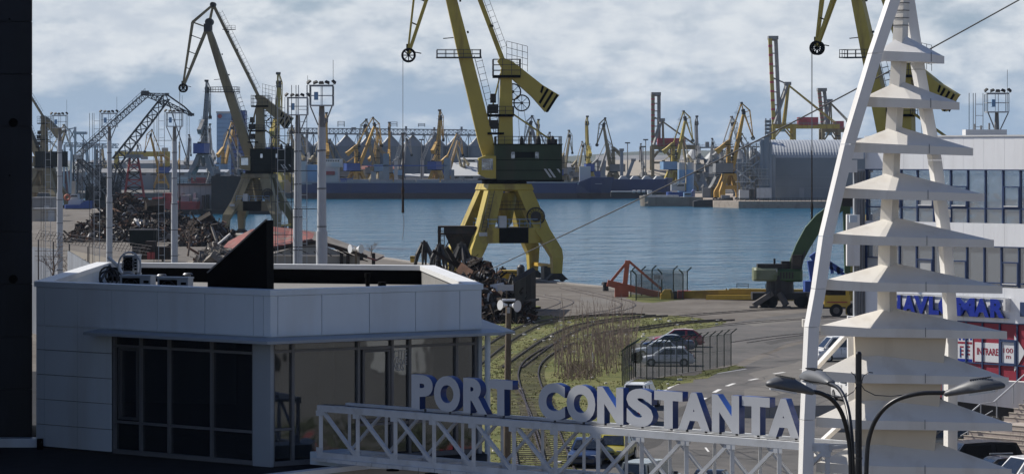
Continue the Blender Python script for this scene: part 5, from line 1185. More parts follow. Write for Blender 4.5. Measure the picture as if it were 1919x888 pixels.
# green material handler
K['exgrey'] = mat('sunlit grey green counterweight', (.15, .17, .11), .6, var=.15, scale=.8, dirt=(.08, .11, .03), damt=.8, dscale=.6)  # lighter grey green paints the sunlight on the left end of the body
ex = thing('material_handler', 'green scrap handling excavator with a long arched boom on the quay', 'excavator', G(1470, 576)); Ye = 352.0
def ept(px, py, dy=0): return P(px, py, Ye + dy)
c0 = G(1470, 580); bx = c0.x
m = M(); m.box((bx + 1, Ye, 1.25), (8.2, 2.6, .75)); m.build('undercarriage', K['dark'], ex)
for px in (1431, 1445, 1500, 1515):
    for dy in (-1.2, 1.2): m = M(); x = (px - CXP) * Ye / FPX; m.tube([(x, Ye + dy - .3, .62), (x, Ye + dy + .3, .62)], .62, 16); m.build('wheel', K['tyre'], ex, smooth=40)
for px, s_ in ((1418, -1), (1464, 1), (1519, 1)):
    m = M(); x = (px - CXP) * Ye / FPX; m.bar((x + 1.6 * (1 if s_ < 0 else -.2), Ye - 1.5, 1.6), (x - .5 * (1 if s_ < 0 else -.8), Ye - 2.0, .3), .5, .55); m.box((x - .5 * (1 if s_ < 0 else -.8), Ye - 2, .12), (.9, .8, .2)); m.build('outrigger', K['steelgrey'], ex)
m = M(); m.cyl((bx, Ye, 1.6), 1.55, 1.9, 20, 1.45); m.box((bx, Ye, 2.6), (1.9, 2.7, 1.9)); m.build('pedestal', K['dark'], ex)
zb, zt = zo(527, Ye), zo(503, Ye)
x0, x1 = (1410 - CXP) * Ye / FPX, (1503 - CXP) * Ye / FPX
def exbody(xa, xb, za, zb_, m_, nm, r0=.45, r1=.2):
    rings = []
    for f, k in ((0, .55), (.04, .82), (.12, .97), (.5, 1), (.9, 1), (1, .9)):
        x = xa + (xb - xa) * f; w_ = 1.5 * k; hh_ = (zb_ - za) / 2 * (.86 + .14 * k); zc_ = (za + zb_) / 2
        rings.append([(x, Ye - w_ + .18, zc_ - hh_), (x, Ye + w_ - .18, zc_ - hh_), (x, Ye + w_, zc_ - hh_ + .2), (x, Ye + w_, zc_ + hh_ - .25), (x, Ye + w_ - .28, zc_ + hh_), (x, Ye - w_ + .28, zc_ + hh_), (x, Ye - w_, zc_ + hh_ - .25), (x, Ye - w_, zc_ - hh_ + .2)])
    m = M(); m.loft(rings); return fix(m.build(nm, m_, ex))
exbody(x0, x0 + 2.7, zb + .05, zt + .12, K['exgrey'], 'counterweight'); exbody(x1, x0 + 2.72, zb, zt, K['exgreen'], 'upper_body')
for i in range(5): m = M(); m.box((x0 + 3.0 + .32 * i, Ye - 1.505, (zb + zt) / 2), (.2, .03, .7)); m.build('vent_grille', K['dark'], ex)
m = M(); m.bar((x0 + .02, Ye - .6, (zb + zt) / 2 + .55), (x0 + 2.6, Ye - 1.46, (zb + zt) / 2 + .55), .04, .3); m.build('pale_stripe', K['galv'], ex)
m = M(); m.box(((x0 + x1) / 2 - .6, Ye, zt + .25), (3.2, 2.2, .5)); m.box(((x0 + x1) / 2 + .9, Ye, zt + .4), (.9, 1.2, .8)); m.cyl(((x0 + x1) / 2 - .3, Ye, zt), .12, 1.1, 8); m.build('engine_deck', K['dark'], ex)
m = M(); m.rail([(x0 + .5, Ye - 1.3, zt), (x1 - .4, Ye - 1.3, zt)], .55, .025, .8); m.build('deck_rail', K['steel'], ex)
m = M(); m.box((x1 - .65, Ye - .9, zt + .75), (1.1, 1.0, 1.5)); cb_ = m.build('cab', K['dark'], ex); m = M(); m.box((x1 - .65, Ye - 1.42, zt + .85), (.85, .03, 1.0)); m.build('cab_window', K['glc'], cb_)
bp = [(1486, 508), (1492, 488), (1504, 462), (1520, 434), (1538, 412), (1556, 397), (1572, 388), (1588, 380)]
bw = [1.2, 1.35, 1.5, 1.6, 1.5, 1.35, 1.15, 1.0]
rings = []
for i, (x, y) in enumerate(bp):
    p = ept(x, y); a_ = ept(*bp[max(0, i - 1)]); b_ = ept(*bp[min(len(bp) - 1, i + 1)]); t_ = (b_ - a_).normalized(); nn = V(-t_.z, 0, t_.x)
    rings.append([p + nn * bw[i] / 2 + V(0, .45, 0), p + nn * bw[i] / 2 - V(0, .45, 0), p - nn * bw[i] / 2 - V(0, .45, 0), p - nn * bw[i] / 2 + V(0, .45, 0)])
m = M(); m.loft(rings); fix(m.build('boom', K['exgreen'], ex))
m = M(); m.bar(ept(1586, 372), ept(1588, 512), .8, .9, w2=.6, h2=.6); m.build('stick', K['exgreen'], ex)
m = M(); m.box(ept(1588, 378), (1.2, 1.0, 1.0)); m.build('boom_joint', K['dark'], ex)
m = M(); m.tube([ept(1500, 504, -.7), ept(1506, 478, -.7)], .14, 8); m.tube([ept(1506, 478, -.7), ept(1509, 470, -.7)], .08, 8); m.build('hydraulic_ram', K['steel'], ex)
m = M(); m.tube([ept(1545, 400, -.4), ept(1574, 376, -.4)], .16, 8); m.build('hydraulic_ram', K['steel'], ex)
m = M(); m.tube([ept(x - 5, y - 5, -.3) for x, y in bp[1:]], .07, 6); m.build('hose', K['trim'], ex)
m = M(); m.ladder(ept(1449, 555, -2), ept(1449, 528, -2), .6, .035, .4, (1, 0, 0)); m.build('ladder', K['steel'], ex)
grab('closed grab hanging from the green excavator stick behind the office corner', 1588, 512 + 34, 34, 352)
# blue excavator behind it
eb = thing('blue_excavator', 'blue excavator arm folded upright behind the left leg of the gate mast', 'excavator', G(1530, 566)); Yb = 362
def bpt(px, py, dy=0): return P(px, py, Yb + dy)
m = M(); m.bar(bpt(1526, 535), bpt(1521, 488), .75, .9, w2=1.0, h2=1.2); m.build('boom', K['exblue'], eb)
m = M(); m.bar(bpt(1521, 486), bpt(1532, 478), 1.0, .9); m.bar(bpt(1530, 478), bpt(1534, 510), .7, .7); m.build('stick', K['exblue'], eb)
m = M(); m.box(bpt(1531, 480), (.9, .9, .6)); m.build('joint', K['dark'], eb)
for a, b in (((1552, 490), (1580, 508)), ((1555, 500), (1582, 514)), ((1556, 492), (1560, 512)), ((1570, 500), (1572, 514))): m = M(); m.bar(bpt(*a), bpt(*b), .35); m.build('lattice_bar', K['exblue'], eb)
m = M(); x = bpt(1540, 540).x; m.box((x, Yb, 1.6), (4, 2.6, 1.8)); m.build('upper_body', K['exblue'], eb); m = M(); m.box((x, Yb, .4), (4.4, 2.6, .8)); m.build('tracks', K['dark'], eb)
# yellow truck crane
tc_ = thing('yellow_truck', 'yellow heavy truck parked by the white office corner', 'truck', G(1565, 592)); Yt = 332
def tpt(px, py, dy=0): return P(px, py, Yt + dy)
m = M(); m.box(tpt(1567, 563), (2.7, 2.4, 1.2)); m.build('cab_body', K['truckyellow'], tc_)
m = M(); m.box(tpt(1564, 549), (2.2, 2.0, .9)); m.build('deck_gear', K['rusty'], tc_)
m = M(); c = tpt(1586, 565); m.bar((c.x, Yt - 1, zo(588, Yt)), (c.x, Yt - 1, zo(540, Yt)), .35); m.build('post', K['truckyellow'], tc_)
m = M(); m.box((tpt(1570, 575).x, Yt, 1.1), (5, 2.2, .4)); m.build('chassis', K['dark'], tc_)
for px in (1565, 1596):
    m = M(); x = tpt(px, 585).x; m.tube([(x, Yt - 1.3, .65), (x, Yt - .8, .65)], .68, 18); wh = m.build('wheel', K['tyre'], tc_, smooth=40); m = M(); m.tube([(x, Yt - 1.33, .65), (x, Yt - 1.28, .65)], .34, 12); m.build('rim', K['steelgrey'], wh)
m = M(); m.bar(tpt(1550, 566, -1.25), tpt(1588, 566, -1.25), .06, .12); m.build('trim', K['red'], tc_)

# red roofed ruined shed
sh = thing('ruined_shed', 'derelict shed with sagging faded red roof and bare timber gable by the water', 'shed', G(560, 492)); Ys = 478
def spt(px, py, dy=0): return P(px, py, Ys + dy)
m = M()
rid = [(428, 452), (470, 430), (505, 424), (545, 428), (590, 434), (640, 452), (690, 470), (722, 478)]; eav = [(405, 476), (440, 468), (480, 466), (530, 458), (585, 447), (632, 462), (680, 476), (705, 484)]
r1 = [spt(x, y, 6) for x, y in rid]; r2_ = [spt(x, y + 2, -3) for x, y in eav]
n_ = len(rid)
m.add(r1 + r2_ + [p - V(0, 0, .25) for p in r1] + [p - V(0, 0, .25) for p in r2_], [(i, i + 1, n_ + i + 1, n_ + i) for i in range(4)] + [(2 * n_ + i, 3 * n_ + i, 3 * n_ + i + 1, 2 * n_ + i + 1) for i in range(n_ - 1)] + [(n_ + i, n_ + i + 1, 3 * n_ + i + 1, 3 * n_ + i) for i in range(n_ - 1)])
m.cur = 1; m.add(r1[4:] + r2_[4:], [(i, i + 1, 5 + i, 4 + i) for i in range(3)]); fix(m.build('roof', [K['roofred'], K['roofgrey']], sh))
m = M(); lo_ = [spt(x, y) for x, y in ((500, 470), (560, 458), (598, 452), (640, 464), (690, 480))]
for i in range(4): m.bar(lo_[i] + V(0, -3.3, 0), lo_[i + 1] + V(0, -3.3, 0), .3, .5)
m.build('eave_board', K['rusty'], sh)
m = M(); m.extrude([spt(505, 478, -1.5), spt(585, 452, -1.5), spt(650, 478, -1.5)], V(0, .2, 0)); fix(m.build('gable', K['corr'], sh))
m = M(); m.box((spt(575, 480).x, Ys - 1.4, spt(575, 483).z), (17, .3, .7)); m.build('lintel', K['lblue'] if False else K['trim'], sh)
for px in (640, 652, 700): m = M(); p = spt(px, 478, -2.5); m.bar((p.x, p.y, 0), (p.x, p.y, p.z + .3), .5); m.build('post', K['rusty'], sh)
m = M()
for i in range(9): a = spt(500 + i * 22, 470 + (i % 3), -2.8); m.bar(a, a + V(.9, 0, -.7 + .1 * (i % 4)), .12)
for i in range(5): m.bar(spt(620 + i * 8, 462 + i * 4, -2), spt(690, 490, -2), .10)
m.build('broken_battens', K['rusty'], sh, kind='stuff')
m = M(); m.box((spt(575, 490).x, Ys - 2, .9), (16, .4, 1.8)); m.build('back_wall', K['beige'], sh)
for i in range(6):
    m = M(); m.bar(spt(505 + 13 * i, 459 - i * 1.7, -2.6), spt(520 + 13 * i, 456 - 1.7 * i, -2.9), .5, .05); m.build('loose_slate', K['galv'], sh)
# twin floodlights on a post in front of the shed, dark wire fence
t = thing('twin_loudspeaker', 'pair of white horn loudspeakers on a pole before the ruined shed', 'loudspeaker', G(668, 520)); c = P(667, 466, 300); m = M(); m.bar((c.x, 300, 0), (c.x, 300, c.z - .2), .22); m.build('pole', K['pole'], t)
for ax in (V(-.85, -.5, 0), V(.8, -.6, 0)): m = M(); a = V(c.x, 300, c.z) + ax * .1; m.tube([a, a + ax * .35, a + ax * .55], [.1, .3, .42], 14); m.build('horn', K['cap'], t, smooth=50)
def bare_tree(label, px, pbase, Y, hpx, spread, n_=70, seed=1, group=None):
    r2 = random.Random(seed); h = hpx * Y / FPX; c = V((px - CXP) * Y / FPX, Y, max(0, zo(pbase, Y))); t = thing('bare_tree', label, 'tree', c, group=group)
    m = M(); m.tube([c, c + V(.05 * h, 0, h * .35), c + V(.02 * h, 0, h * .6)], [h * .03, h * .022, h * .012], 6); m.build('trunk', K['bark'], t)
    m = M()
    def br(p, d, l_, r_, k):
        e = p + d * l_; m.tube([p, e], [r_, r_ * .6], 3, caps=False)
        if k == 0: return
        for _ in range(3): br(p + d * l_ * r2.uniform(.4, 1), (d + V(r2.gauss(0, .5), r2.gauss(0, .5), r2.gauss(.12, .3))).normalized(), l_ * r2.uniform(.5, .75), r_ * .6, k - 1)
    for i in range(6):
        a = r2.uniform(0, 6.28); br(c + V(0, 0, h * r2.uniform(.15, .55)), V(math.cos(a) * spread, math.sin(a) * spread, r2.uniform(.5, 1)).normalized(), h * r2.uniform(.22, .36), h * .011, 3)
    m.build('branches', K['bark'], t, kind='stuff')
gT = 'bare trees by the sheds'
bare_tree('bare tree leaning behind the right end of the ruined shed', 695, 480, 470, 34, 1.2, seed=2, group=gT)
bare_tree('bare tree at the scrap heap beside the mast', 352, 480, 420, 72, .8, seed=3, group=gT)
bare_tree('pale bare tree farthest left beside the dark tower', 98, 528, 230, 75, .8, seed=4, group=gT)
bare_tree('bare tree between the left fence panels', 128, 528, 235, 64, .7, seed=5, group=gT)
bare_tree('bare sapling behind the pavilion left parapet', 150, 528, 240, 50, .7, seed=6, group=gT)
# dark skip and machine in front of the heap
t = thing('dark_skip', 'dark green open skip standing in front of the scrap heap', 'skip', G(270, 476)); Yk = 540; c = P(269, 448, Yk)
m = M(); m.frustum([(c.x, Yk, zo(460, Yk), 2.15, 1.3), (c.x, Yk, zo(431, Yk), 2.3, 1.45)]); m.build('tub', K['darkgreen'], t)
m = M(); m.box((c.x, Yk, zo(430.5, Yk)), (4.75, 3.0, .16)); m.build('rim', K['steelgrey'], t)
m = M(); m.box((c.x, Yk, zo(460, Yk) / 2), (3.6, 2.2, zo(460, Yk))); m.build('base', K['dark'], t)
t = thing('red_machine', 'dark machine with two bright red panels right of the skip', 'machine', G(286, 490)); Yk = 505
m = M(); m.box(P(295, 474, Yk), (5, 2.4, 2.0)); m.box(P(283, 466, Yk - .3), (1.5, 2.6, 2.4)); m.build('body', K['rusty'], t)
for px in (279, 287): m = M(); m.box(P(px, 479, Yk - 1.8), (.55, .1, 1.1)); m.build('red_panel', K['red'], t)
for px in (262, 305): m = M(); c = P(px, 484, Yk); m.bar((c.x, Yk, 0), (c.x, Yk, c.z + 1.4), .3); m.build('post', K['roofgrey'], t)
# left sheds and corrugated fences
def corr_panel(name, label, a, b, h, m_, cat='fence', pitch=.30, extra=None):
    t = thing(name, label, cat, a); d = b - a; n_ = int(d.length / pitch); nn = V(-d.y, d.x, 0).normalized() * .06
    for k in range(0, n_, 12):
        m = M(); pts = []; k1 = min(n_, k + 12)
        for i in range(k, k1 + 1): pts.append(a + d * (i / n_) + nn * (1 if i % 2 else -1))
        m.add([p for p in pts] + [p + V(0, 0, h) for p in pts] , [(i, i + 1, len(pts) + i + 1, len(pts) + i) for i in range(len(pts) - 1)]); m.add([p + nn * .3 for p in pts] + [p + V(0, 0, h) + nn * .3 for p in pts], [(i + 1, i, len(pts) + i, len(pts) + i + 1) for i in range(len(pts) - 1)]); m.build('sheet', m_, t)
    return t
Yf = 230
def gp(px, Y): return V((px - CXP) * Y / FPX, Y, 0)
corr_panel('sheet_fence', 'pale corrugated sheet fence leaning behind the pavilion left parapet', gp(128, 225), gp(182, 190), zo(470, 225), K['corr'])
corr_panel('timber_fence', 'brown board fence behind the pale corrugated fence', gp(128, 330), gp(265, 285), zo(468, 330), K['beige'])
corr_panel('shed_wall', 'grey sheet wall of the far left shed beside the dark tower', gp(60, 300), gp(110, 290), zo(462, 300), K['corr'], cat='wall')
t = thing('barbed_canopy', 'row of slanting wire fence arms above the left sheds', 'fence', gp(150, 260)); m = M()
for i in range(34): x = 66 + i * 6.2; y = 448 + i * .9; m.bar(P(x, y, 262 - i * .5), P(x + 9, y - 17, 262 - i * .5), .035)
for k in range(4): m.bar(P(66 + 3 * k, 448 - 5.6 * k, 262), P(276 + 3 * k, 478 - 5.6 * k, 245), .03)
m.build('wires', K['steelgrey'], t, kind='stuff')
m = M()
for px in (72, 100, 130, 165, 205, 250): Y = 260 - (px - 72) * .08; p = P(px, 448 + (px - 66) * .145, Y); m.bar((p.x, Y, 0), p, .1)
m.build('posts', K['steelgrey'], t)
m = M(); m.bar(P(66, 470, 262), P(128, 470, 255), .06); m.bar(P(66, 480, 262), P(128, 482, 255), .06); m.build('rails', K['steelgrey'], t)
for (px0, px1, pt_, pb, Y, mm, lab) in ((60, 98, 372, 394, 900, 'fargrey', 'small grey hut with a white end, farthest left on the quay'), (60, 108, 393, 424, 820, 'beige', 'low dull warehouse beside the dark tower')):
    t = thing('quay_hut', lab, 'hut', gp((px0 + px1) / 2, Y)); a, b = gp(px0, Y), gp(px1, Y); m = M(); m.box(((a.x + b.x) / 2, Y + 4, zo(pt_, Y) / 2), (b.x - a.x, 8, zo(pt_, Y))); m.build('wall', K[mm], t); m = M(); m.box(((a.x + b.x) / 2, Y + 4, zo(pt_, Y) + .15), (b.x - a.x + .6, 8.6, .3)); m.build('roof', K['fargrey'], t)
    m = M(); m.box((b.x - 1.6, Y - .04, 1.4), (1.6, .1, 2.8)); m.build('door', K['farwhite'], t)
# ---------------------------------------------------------------- portal cranes (level luffing), local frame: +X towards the jib, Z up
def spoked(m, c, r, axis=(0, 1, 0), t=.12, n=8):
    m.ring(c, r, t, axis, 20, 5); c = Vector(c)
    for k in range(n): a = 2 * math.pi * k / n; m.bar(c, c + V(math.cos(a) * r, 0, math.sin(a) * r), t * .7)
    m.tube([c - V(0, t * 1.4, 0), c + V(0, t * 1.4, 0)], r * .2, 8)
def portal_crane(name, label, loc, yaw, pyaw=0.0, scale=1.0, tilt=13.7, jl=27.0, fly_a=None, paint='yellow', house='green', detail=2, rope=12.0, group='portal cranes along the quays', cab=True, blackband=True):
    """detail 2: every rail and ladder; 1: main members and platforms; 0: silhouette of the far ones"""
    p_ = K[paint]; hs = K[house]; t = thing(name, label, 'crane', loc, rz=yaw, group=group, world=False, scale=scale); D = detail
    # portal
    pz = Matrix.Rotation(pyaw, 3, 'Z')
    def pr(x, y, z): return pz @ V(x, y, z)
    TOP, MID, FOOT = 2.0, 5.2, 5.6
    for sx in (-1, 1):
        for sy in (-1, 1):
            m = M(); lv = []
            for f, z, w_ in ((TOP, 12.1, 1.05), ((TOP + MID) / 2 + .2, 7.0, 1.08), (MID + .05, 4.3, .95), (FOOT, 3.2, .72), (FOOT, 1.1, .60)):
                lv.append([pr(sx * f + a * w_, sy * f + b * w_, z) for a, b in ((-1, -1), (1, -1), (1, 1), (-1, 1))])
            m.loft(lv[::-1]); m.build('portal_leg', p_, t)
            m = M()
            for k in (-1, 1):
                if D: m.tube([pr(sx * FOOT + k * .8, sy * FOOT - .25, .38), pr(sx * FOOT + k * .8, sy * FOOT + .25, .38)], .38, 12)
            m.frustum([(pr(sx * FOOT, sy * FOOT, 0).x, pr(sx * FOOT, sy * FOOT, 0).y, .25, 1.5, .55), (pr(sx * FOOT, sy * FOOT, 0).x, pr(sx * FOOT, sy * FOOT, 0).y, 1.0, .7, .6), (pr(sx * FOOT, sy * FOOT, 0).x, pr(sx * FOOT, sy * FOOT, 0).y, 1.25, .5, .5)], pyaw); m.build('bogie', K['dark'], t)
    m = M(); m.frustum([(0, 0, 11.9, 2.9, 2.9), (0, 0, 12.15, 3.2, 3.2), (0, 0, 12.9, 2.95, 2.95)], pyaw); m.build('portal_ring', p_, t)
    for sy in (-1, 1):
        a, b = pr(-3.6, sy * 4.5, 6.1), pr(3.6, sy * 4.5, 6.1); m = M(); m.bar(a, b, .9, 2.0); m.build('portal_beam', p_, t)
    if blackband: m = M(); m.bar(pr(-2.1, -4.98, 6.12), pr(1.9, -4.98, 6.12), .12, 2.06); m.build('black_panel', K['black'], t)
    m = M(); m.tube([(0, 0, 7.0), (0, 0, 7.6), (0, 0, 11.7)], [.35, 1.0, 1.75], 14); m.build('centre_cone', p_, t, smooth=40)
    m = M(); m.box(pr(0, 0, 7.0), (7.6, 8.2, .18), pyaw); m.build('portal_deck', K['steel'], t)
    if D >= 2:
        m = M(); m.rail([pr(-3.6, -4.9, 7.15), pr(3.6, -4.9, 7.15), pr(3.6, 4.9, 7.15), pr(-3.6, 4.9, 7.15)], 1.1, .035, 1.2, 1, True); m.build('railing', K['lblue'], t)
        m = M(); m.rail([pr(-2.4, -3.4, 9.6), pr(3.2, -3.4, 9.6)], 1.0, .03, 1.0); m.box(pr(.2, -3.4, 9.55), (6, .8, .12), pyaw); m.build('inner_walkway', K['dark'], t)
        m = M(); m.box(pr(-1.6, -4.6, 7.9), (1.0, .8, 1.6), pyaw); m.build('switch_cabinet', K['galv'], t)
        m = M(); m.box(pr(-4.4, -5.3, 6.0), (1.1, .08, 1.1), pyaw); m.build('leg_plate', K['galv'], t)
        for k in range(5): m = M(); q_ = [pr(-3.5 + 1.75 * k, -5.0, 5.0), pr(-3.5 + 1.75 * k, -5.0, 7.1)]; m.bar(q_[0], q_[1], .06); m.build('beam_rib', p_, t)
        rl = M(); c = pr(3.1, -4.4, 8.6); spoked(rl, c, 1.15, t=.10, n=16); rl.tube([c - V(0, .5, 0), c + V(0, .5, 0)], .7, 12); rl.build('cable_reel', K['dark'], t)
        a, b = pr(FOOT, -FOOT, 2.0), pr(FOOT, FOOT, 2.0); m = M(); m.bar(a, b, .3, .45); m.build('rail_strut', K['truckyellow'], t)
        m = M(); c = (a * .6 + b * .4); m.box((c.x, c.y, .9), (1.2, 1.6, 2.0), pyaw); m.build('drive_box', K['steel'], t)
        m = M(); m.ladder(pr(-MID - .2, -MID - 1.05, 3), pr(-TOP - .6, -TOP - 1.35, 12), .6, .03, .5, (1, 0, 0)); m.build('ladder', K['steel'], t)
    m = M(); m.tube([(0, 0, 12.9), (0, 0, 13.4)], 3.0, 20); m.build('slewing_ring', K['black'], t)
    # slewing part
    m = M(); m.box((-3.05, 0, 15.75), (9.0, 5.4, 4.7)); m.build('machine_house', hs, t)
    m = M(); m.box((-3.0, 0, 13.32), (9.6, 5.7, .22)); m.box((-3.05, 0, 18.16), (9.2, 5.6, .12)); m.build('house_edges', K['black'], t)
    if D >= 2:
        for sy in (-1, 1):
            for x in (-1.0, -4.2): m = M(); m.box((x, sy * 2.71, 16.7), (.5, .06, .85)); m.build('window', K['gl2'], t)
            for z in (14.7, 16.1): m = M(); m.box((-3.05, sy * 2.72, z), (9.0, .05, .07)); m.build('house_rib', K['black'], t)
            m = M(); m.box((-2.6, sy * 2.715, 16.75), (2.6, .04, .8)); m.build('house_patch', K['darkgreen'], t)
            for k in range(3):
                m = M(); x = -6.2 - .55 * k; m.extrude([V(x, sy * 2.72, 13.7 + .05), V(x + .3, sy * 2.72, 13.7 + .05), V(x + 1.1, sy * 2.72, 14.9), V(x + .8, sy * 2.72, 14.9)] if x > -7 else [V(x, sy * 2.72, 14.3), V(x + .5, sy * 2.72, 14.9), V(x + .2, sy * 2.72, 14.9), V(x, sy * 2.72, 14.6)], V(0, sy * .03, 0)); fix(m.build('warning_stripe', K['farwhite'], t))
        m = M(); m.rail([(-7.5, -2.7, 18.2), (1.2, -2.7, 18.2), (1.2, 2.7, 18.2), (-7.5, 2.7, 18.2)], 1.0, .03, 1.0, 1, True); m.build('roof_railing', K['steel'], t)
        for x, y, r in ((-2.4, -1.2, .4), (-4.6, -.6, .55), (-6.4, .8, .5)): m = M(); m.tube([(x, y, 18.2), (x, y, 18.9), (x, y, 19.3)], [r * .7, r * .6, r * .25], 10); m.build('roof_vent', K['dark'], t)
    if cab:
        m = M(); m.loft([[(x, y, z) for y in (-1.3, 1.3) for z in ((z0, z1) if y < 0 else (z1, z0))] for x, z0, z1 in ((1.3, 13.6, 16.6), (2.6, 13.7, 16.7), (3.6, 14.2, 16.3))]); m.cur = 0; c_ = fix(m.build('cab', p_, t)); off = V(0, 2.2, 0); c_.location = off
        if D:
            m = M(); m.box((2.45, -1.32, 15.5), (1.5, .05, 1.5)); m.build('cab_window', K['gl2'], c_); m = M(); m.box((2.45, 1.32, 15.5), (1.5, .05, 1.5)); m.build('cab_window', K['gl2'], c_)
            m = M(); m.extrude([V(3.64, -1.15, 14.5), V(3.64, 1.15, 14.5), V(3.66, 1.15, 16.1), V(3.66, -1.15, 16.1)], V(.02, 0, 0)); fix(m.build('cab_window', K['gl2'], c_)); m = M(); m.box((2.4, 0, 13.5), (2.4, 2.8, .16)); m.build('cab_floor', K['black'], c_)
    # jib
    T0 = V(2.0, 0, 16.6); dj = V(math.sin(R(tilt)), 0, math.cos(R(tilt))); Tj = T0 + dj * jl; side = V(dj.z, 0, -dj.x)
    m = M(); lv = []
    for f, w_, y_ in ((0, .85, .9), (.08, 1.0, .95), (.5, .88, .85), (.9, .66, .7), (1, .5, .6)):
        c = T0 + dj * (jl * f); lv.append([c - side * w_ + V(0, -y_, 0), c + side * w_ + V(0, -y_, 0), c + side * w_ + V(0, y_, 0), c - side * w_ + V(0, y_, 0)])
    m.loft(lv); fix(m.build('jib', p_, t))
    m = M(); m.loft([[V(x0, y, z) for x0, z, y in ((a, za, -1.05), (b, zb_, -1.05), (b, zb_, 1.05), (a, za, 1.05))] for a, b, za, zb_ in ((-.2, 1.4, 13.6, 13.6), (1.3, 3.3, 17.6, 17.8), (1.7, 3.5, 19.2, 19.2))]); fix(m.build('jib_foot', p_, t))
    if D:
        for f in (.14, .3, .46, .64, .82):
            c = T0 + dj * (jl * f); w_ = 1.0 - .36 * f + .012; m = M(); m.bar(c - side * w_, c + side * w_, 2 * (.95 - .3 * f) + .03, .14, up=(0, 0, 1)); m.build('jib_joint', K['boomyellow'] if paint == 'yellow' else K['dark'], t)
        c = T0 + dj * (jl * .5); m = M(); m.box((c.x + .9, 0, c.z), (6.0, 3.0, .14)); m.build('jib_platform', K['steel'], t)
        m = M(); m.rail([(c.x - 2.0, -1.5, c.z), (c.x + 3.8, -1.5, c.z), (c.x + 3.8, 1.5, c.z), (c.x - 2.0, 1.5, c.z)], 1.05, .035, 1.0, 1, True); m.build('platform_railing', K['steel'], t)
        m = M(); m.ladder(T0 + dj * 3 - side * 1.35, T0 + dj * (jl * .5) - side * 1.2, .5, .03, .8)
        for k in range(12): f = 3 + k * (jl * .5 - 3) / 12; a = T0 + dj * f - side * 1.3; m.bar(a + V(0, .3, 0), a - side * .9 + V(0, .3, 0), .05); m.bar(a - V(0, .3, 0), a - side * .9 - V(0, .3, 0), .05)
        m.bar(T0 + dj * 3 - side * 2.2, T0 + dj * (jl * .5) - side * 2.1, .05); m.build('jib_ladder', K['steel'], t)
        for f in (.78, .62): c = T0 + dj * (jl * f) - side * 1.0; m = M(); m.tube([c, c - side * .25], .16, 8); m.build('jib_lamp', K['dark'], t)
        c = T0 + dj * (jl * .61) + side * .9; m = M(); m.bar(c, c + V(1.4, 0, -.12), .12); m.build('lamp_arm', K['dark'], t)
    # tower
    m = M(); m.frustum([(-.15, 0, 18.0, 1.0, .95), (-.25, 0, 28.2, .72, .72)]); m.build('tower', p_, t)
    for z, w_, x in ((22.0, 3.4, .5), (27.2, 3.6, -.3)):
        m = M(); m.box((x, 0, z), (w_, 3.0, .35)); m.build('tower_platform', K['black'], t)
        if D: m = M(); m.rail([(x - w_ / 2, -1.5, z + .1), (x + w_ / 2, -1.5, z + .1), (x + w_ / 2, 1.5, z + .1), (x - w_ / 2, 1.5, z + .1)], 1.1 if z < 25 else 2.2, .035, .9, 1 if z < 25 else 2, True); m.build('platform_railing', K['steel'], t)
    if D:
        for dz, r in ((22.9, .9), (20.8, .8), (24.3, .5)): m = M(); m.box((1.5, 0, dz), (1.1 * r * 1.3, 1.8, 1.2)); m.tube([(1.6, -1, dz), (1.6, 1, dz)], .6 * r, 10); m.build('winch', K['dark'], t)
        m = M(); m.box((1.2, 0, 19.6), (2.2, 2.4, .3)); m.build('winch_deck', K['black'], t)
        m = M(); m.rail([(-.8, -1.2, 19.75), (2.4, -1.2, 19.75)], 1.0, .03, .6); m.build('platform_railing', K['steel'], t)
        for dz, dx in ((25.2, -1.2), (23.7, -2.4)): m = M(); spoked(m, (dx, -.9, dz), 1.05, t=.10, n=8); m.bar((-.2, -.6, dz), (dx, -.9, dz), .16); m.build('sheave', K['dark'], t)
        if D >= 2:
            m = M(); m.ladder((.85, -.4, 18.2), (.75, -.4, 27.2), .5, .03, .45); m.build('tower_ladder', K['steel'], t)
            m = M(); m.rail([(-3.2, -1.3, 27.9), (-.4, -1.3, 28.6)], 3.4, .03, .7, 3); m.build('beam_cage', K['steel'], t)
    # counterweight beam, back stay, fly jib
    piv = V(.3, 0, 29.2); tail = V(-6.4, 0, 23.6); db = (tail - piv).normalized(); nb = V(-db.z, 0, db.x)
    m = M(); lv = []
    for f, w_, y_ in ((-.06, .35, .7), (.12, .9, .8), (.7, 1.05, .9), (1.0, 1.45, 1.0)):
        c = piv + (tail - piv) * f; lv.append([c - nb * w_ + V(0, -y_, 0), c + nb * w_ + V(0, -y_, 0), c + nb * w_ + V(0, y_, 0), c - nb * w_ + V(0, y_, 0)])
    m.loft(lv); fix(m.build('counterweight_beam', p_, t))
    if D >= 2:
        for sy in (-1, 1):
            for k in range(4):
                c = piv + (tail - piv) * (.70 + .085 * k); m = M(); w_ = 1.02 + .12 * k; q = [c + nb * (-w_ * .95) , c + nb * (-w_ * .95) + db * .33, c + nb * (w_ * (.95 if k else -.1)) + db * .33 + db * .35, c + nb * (w_ * (.95 if k else -.1)) + db * .35]
                m.extrude([p + V(0, sy * 1.01, 0) for p in q], V(0, sy * .02, 0)); fix(m.build('black_stripe', K['black'], t))
    fa = fly_a if fly_a is not None else (-1.1, 4.9, 4.8, -12.4); FR = Tj + V(fa[0], 0, fa[1]); FP = Tj + V(fa[2], 0, fa[3])
    m = M(); m.bar(piv + V(-.1, 0, .2), FR, .5, .6); m.build('back_stay', p_, t)
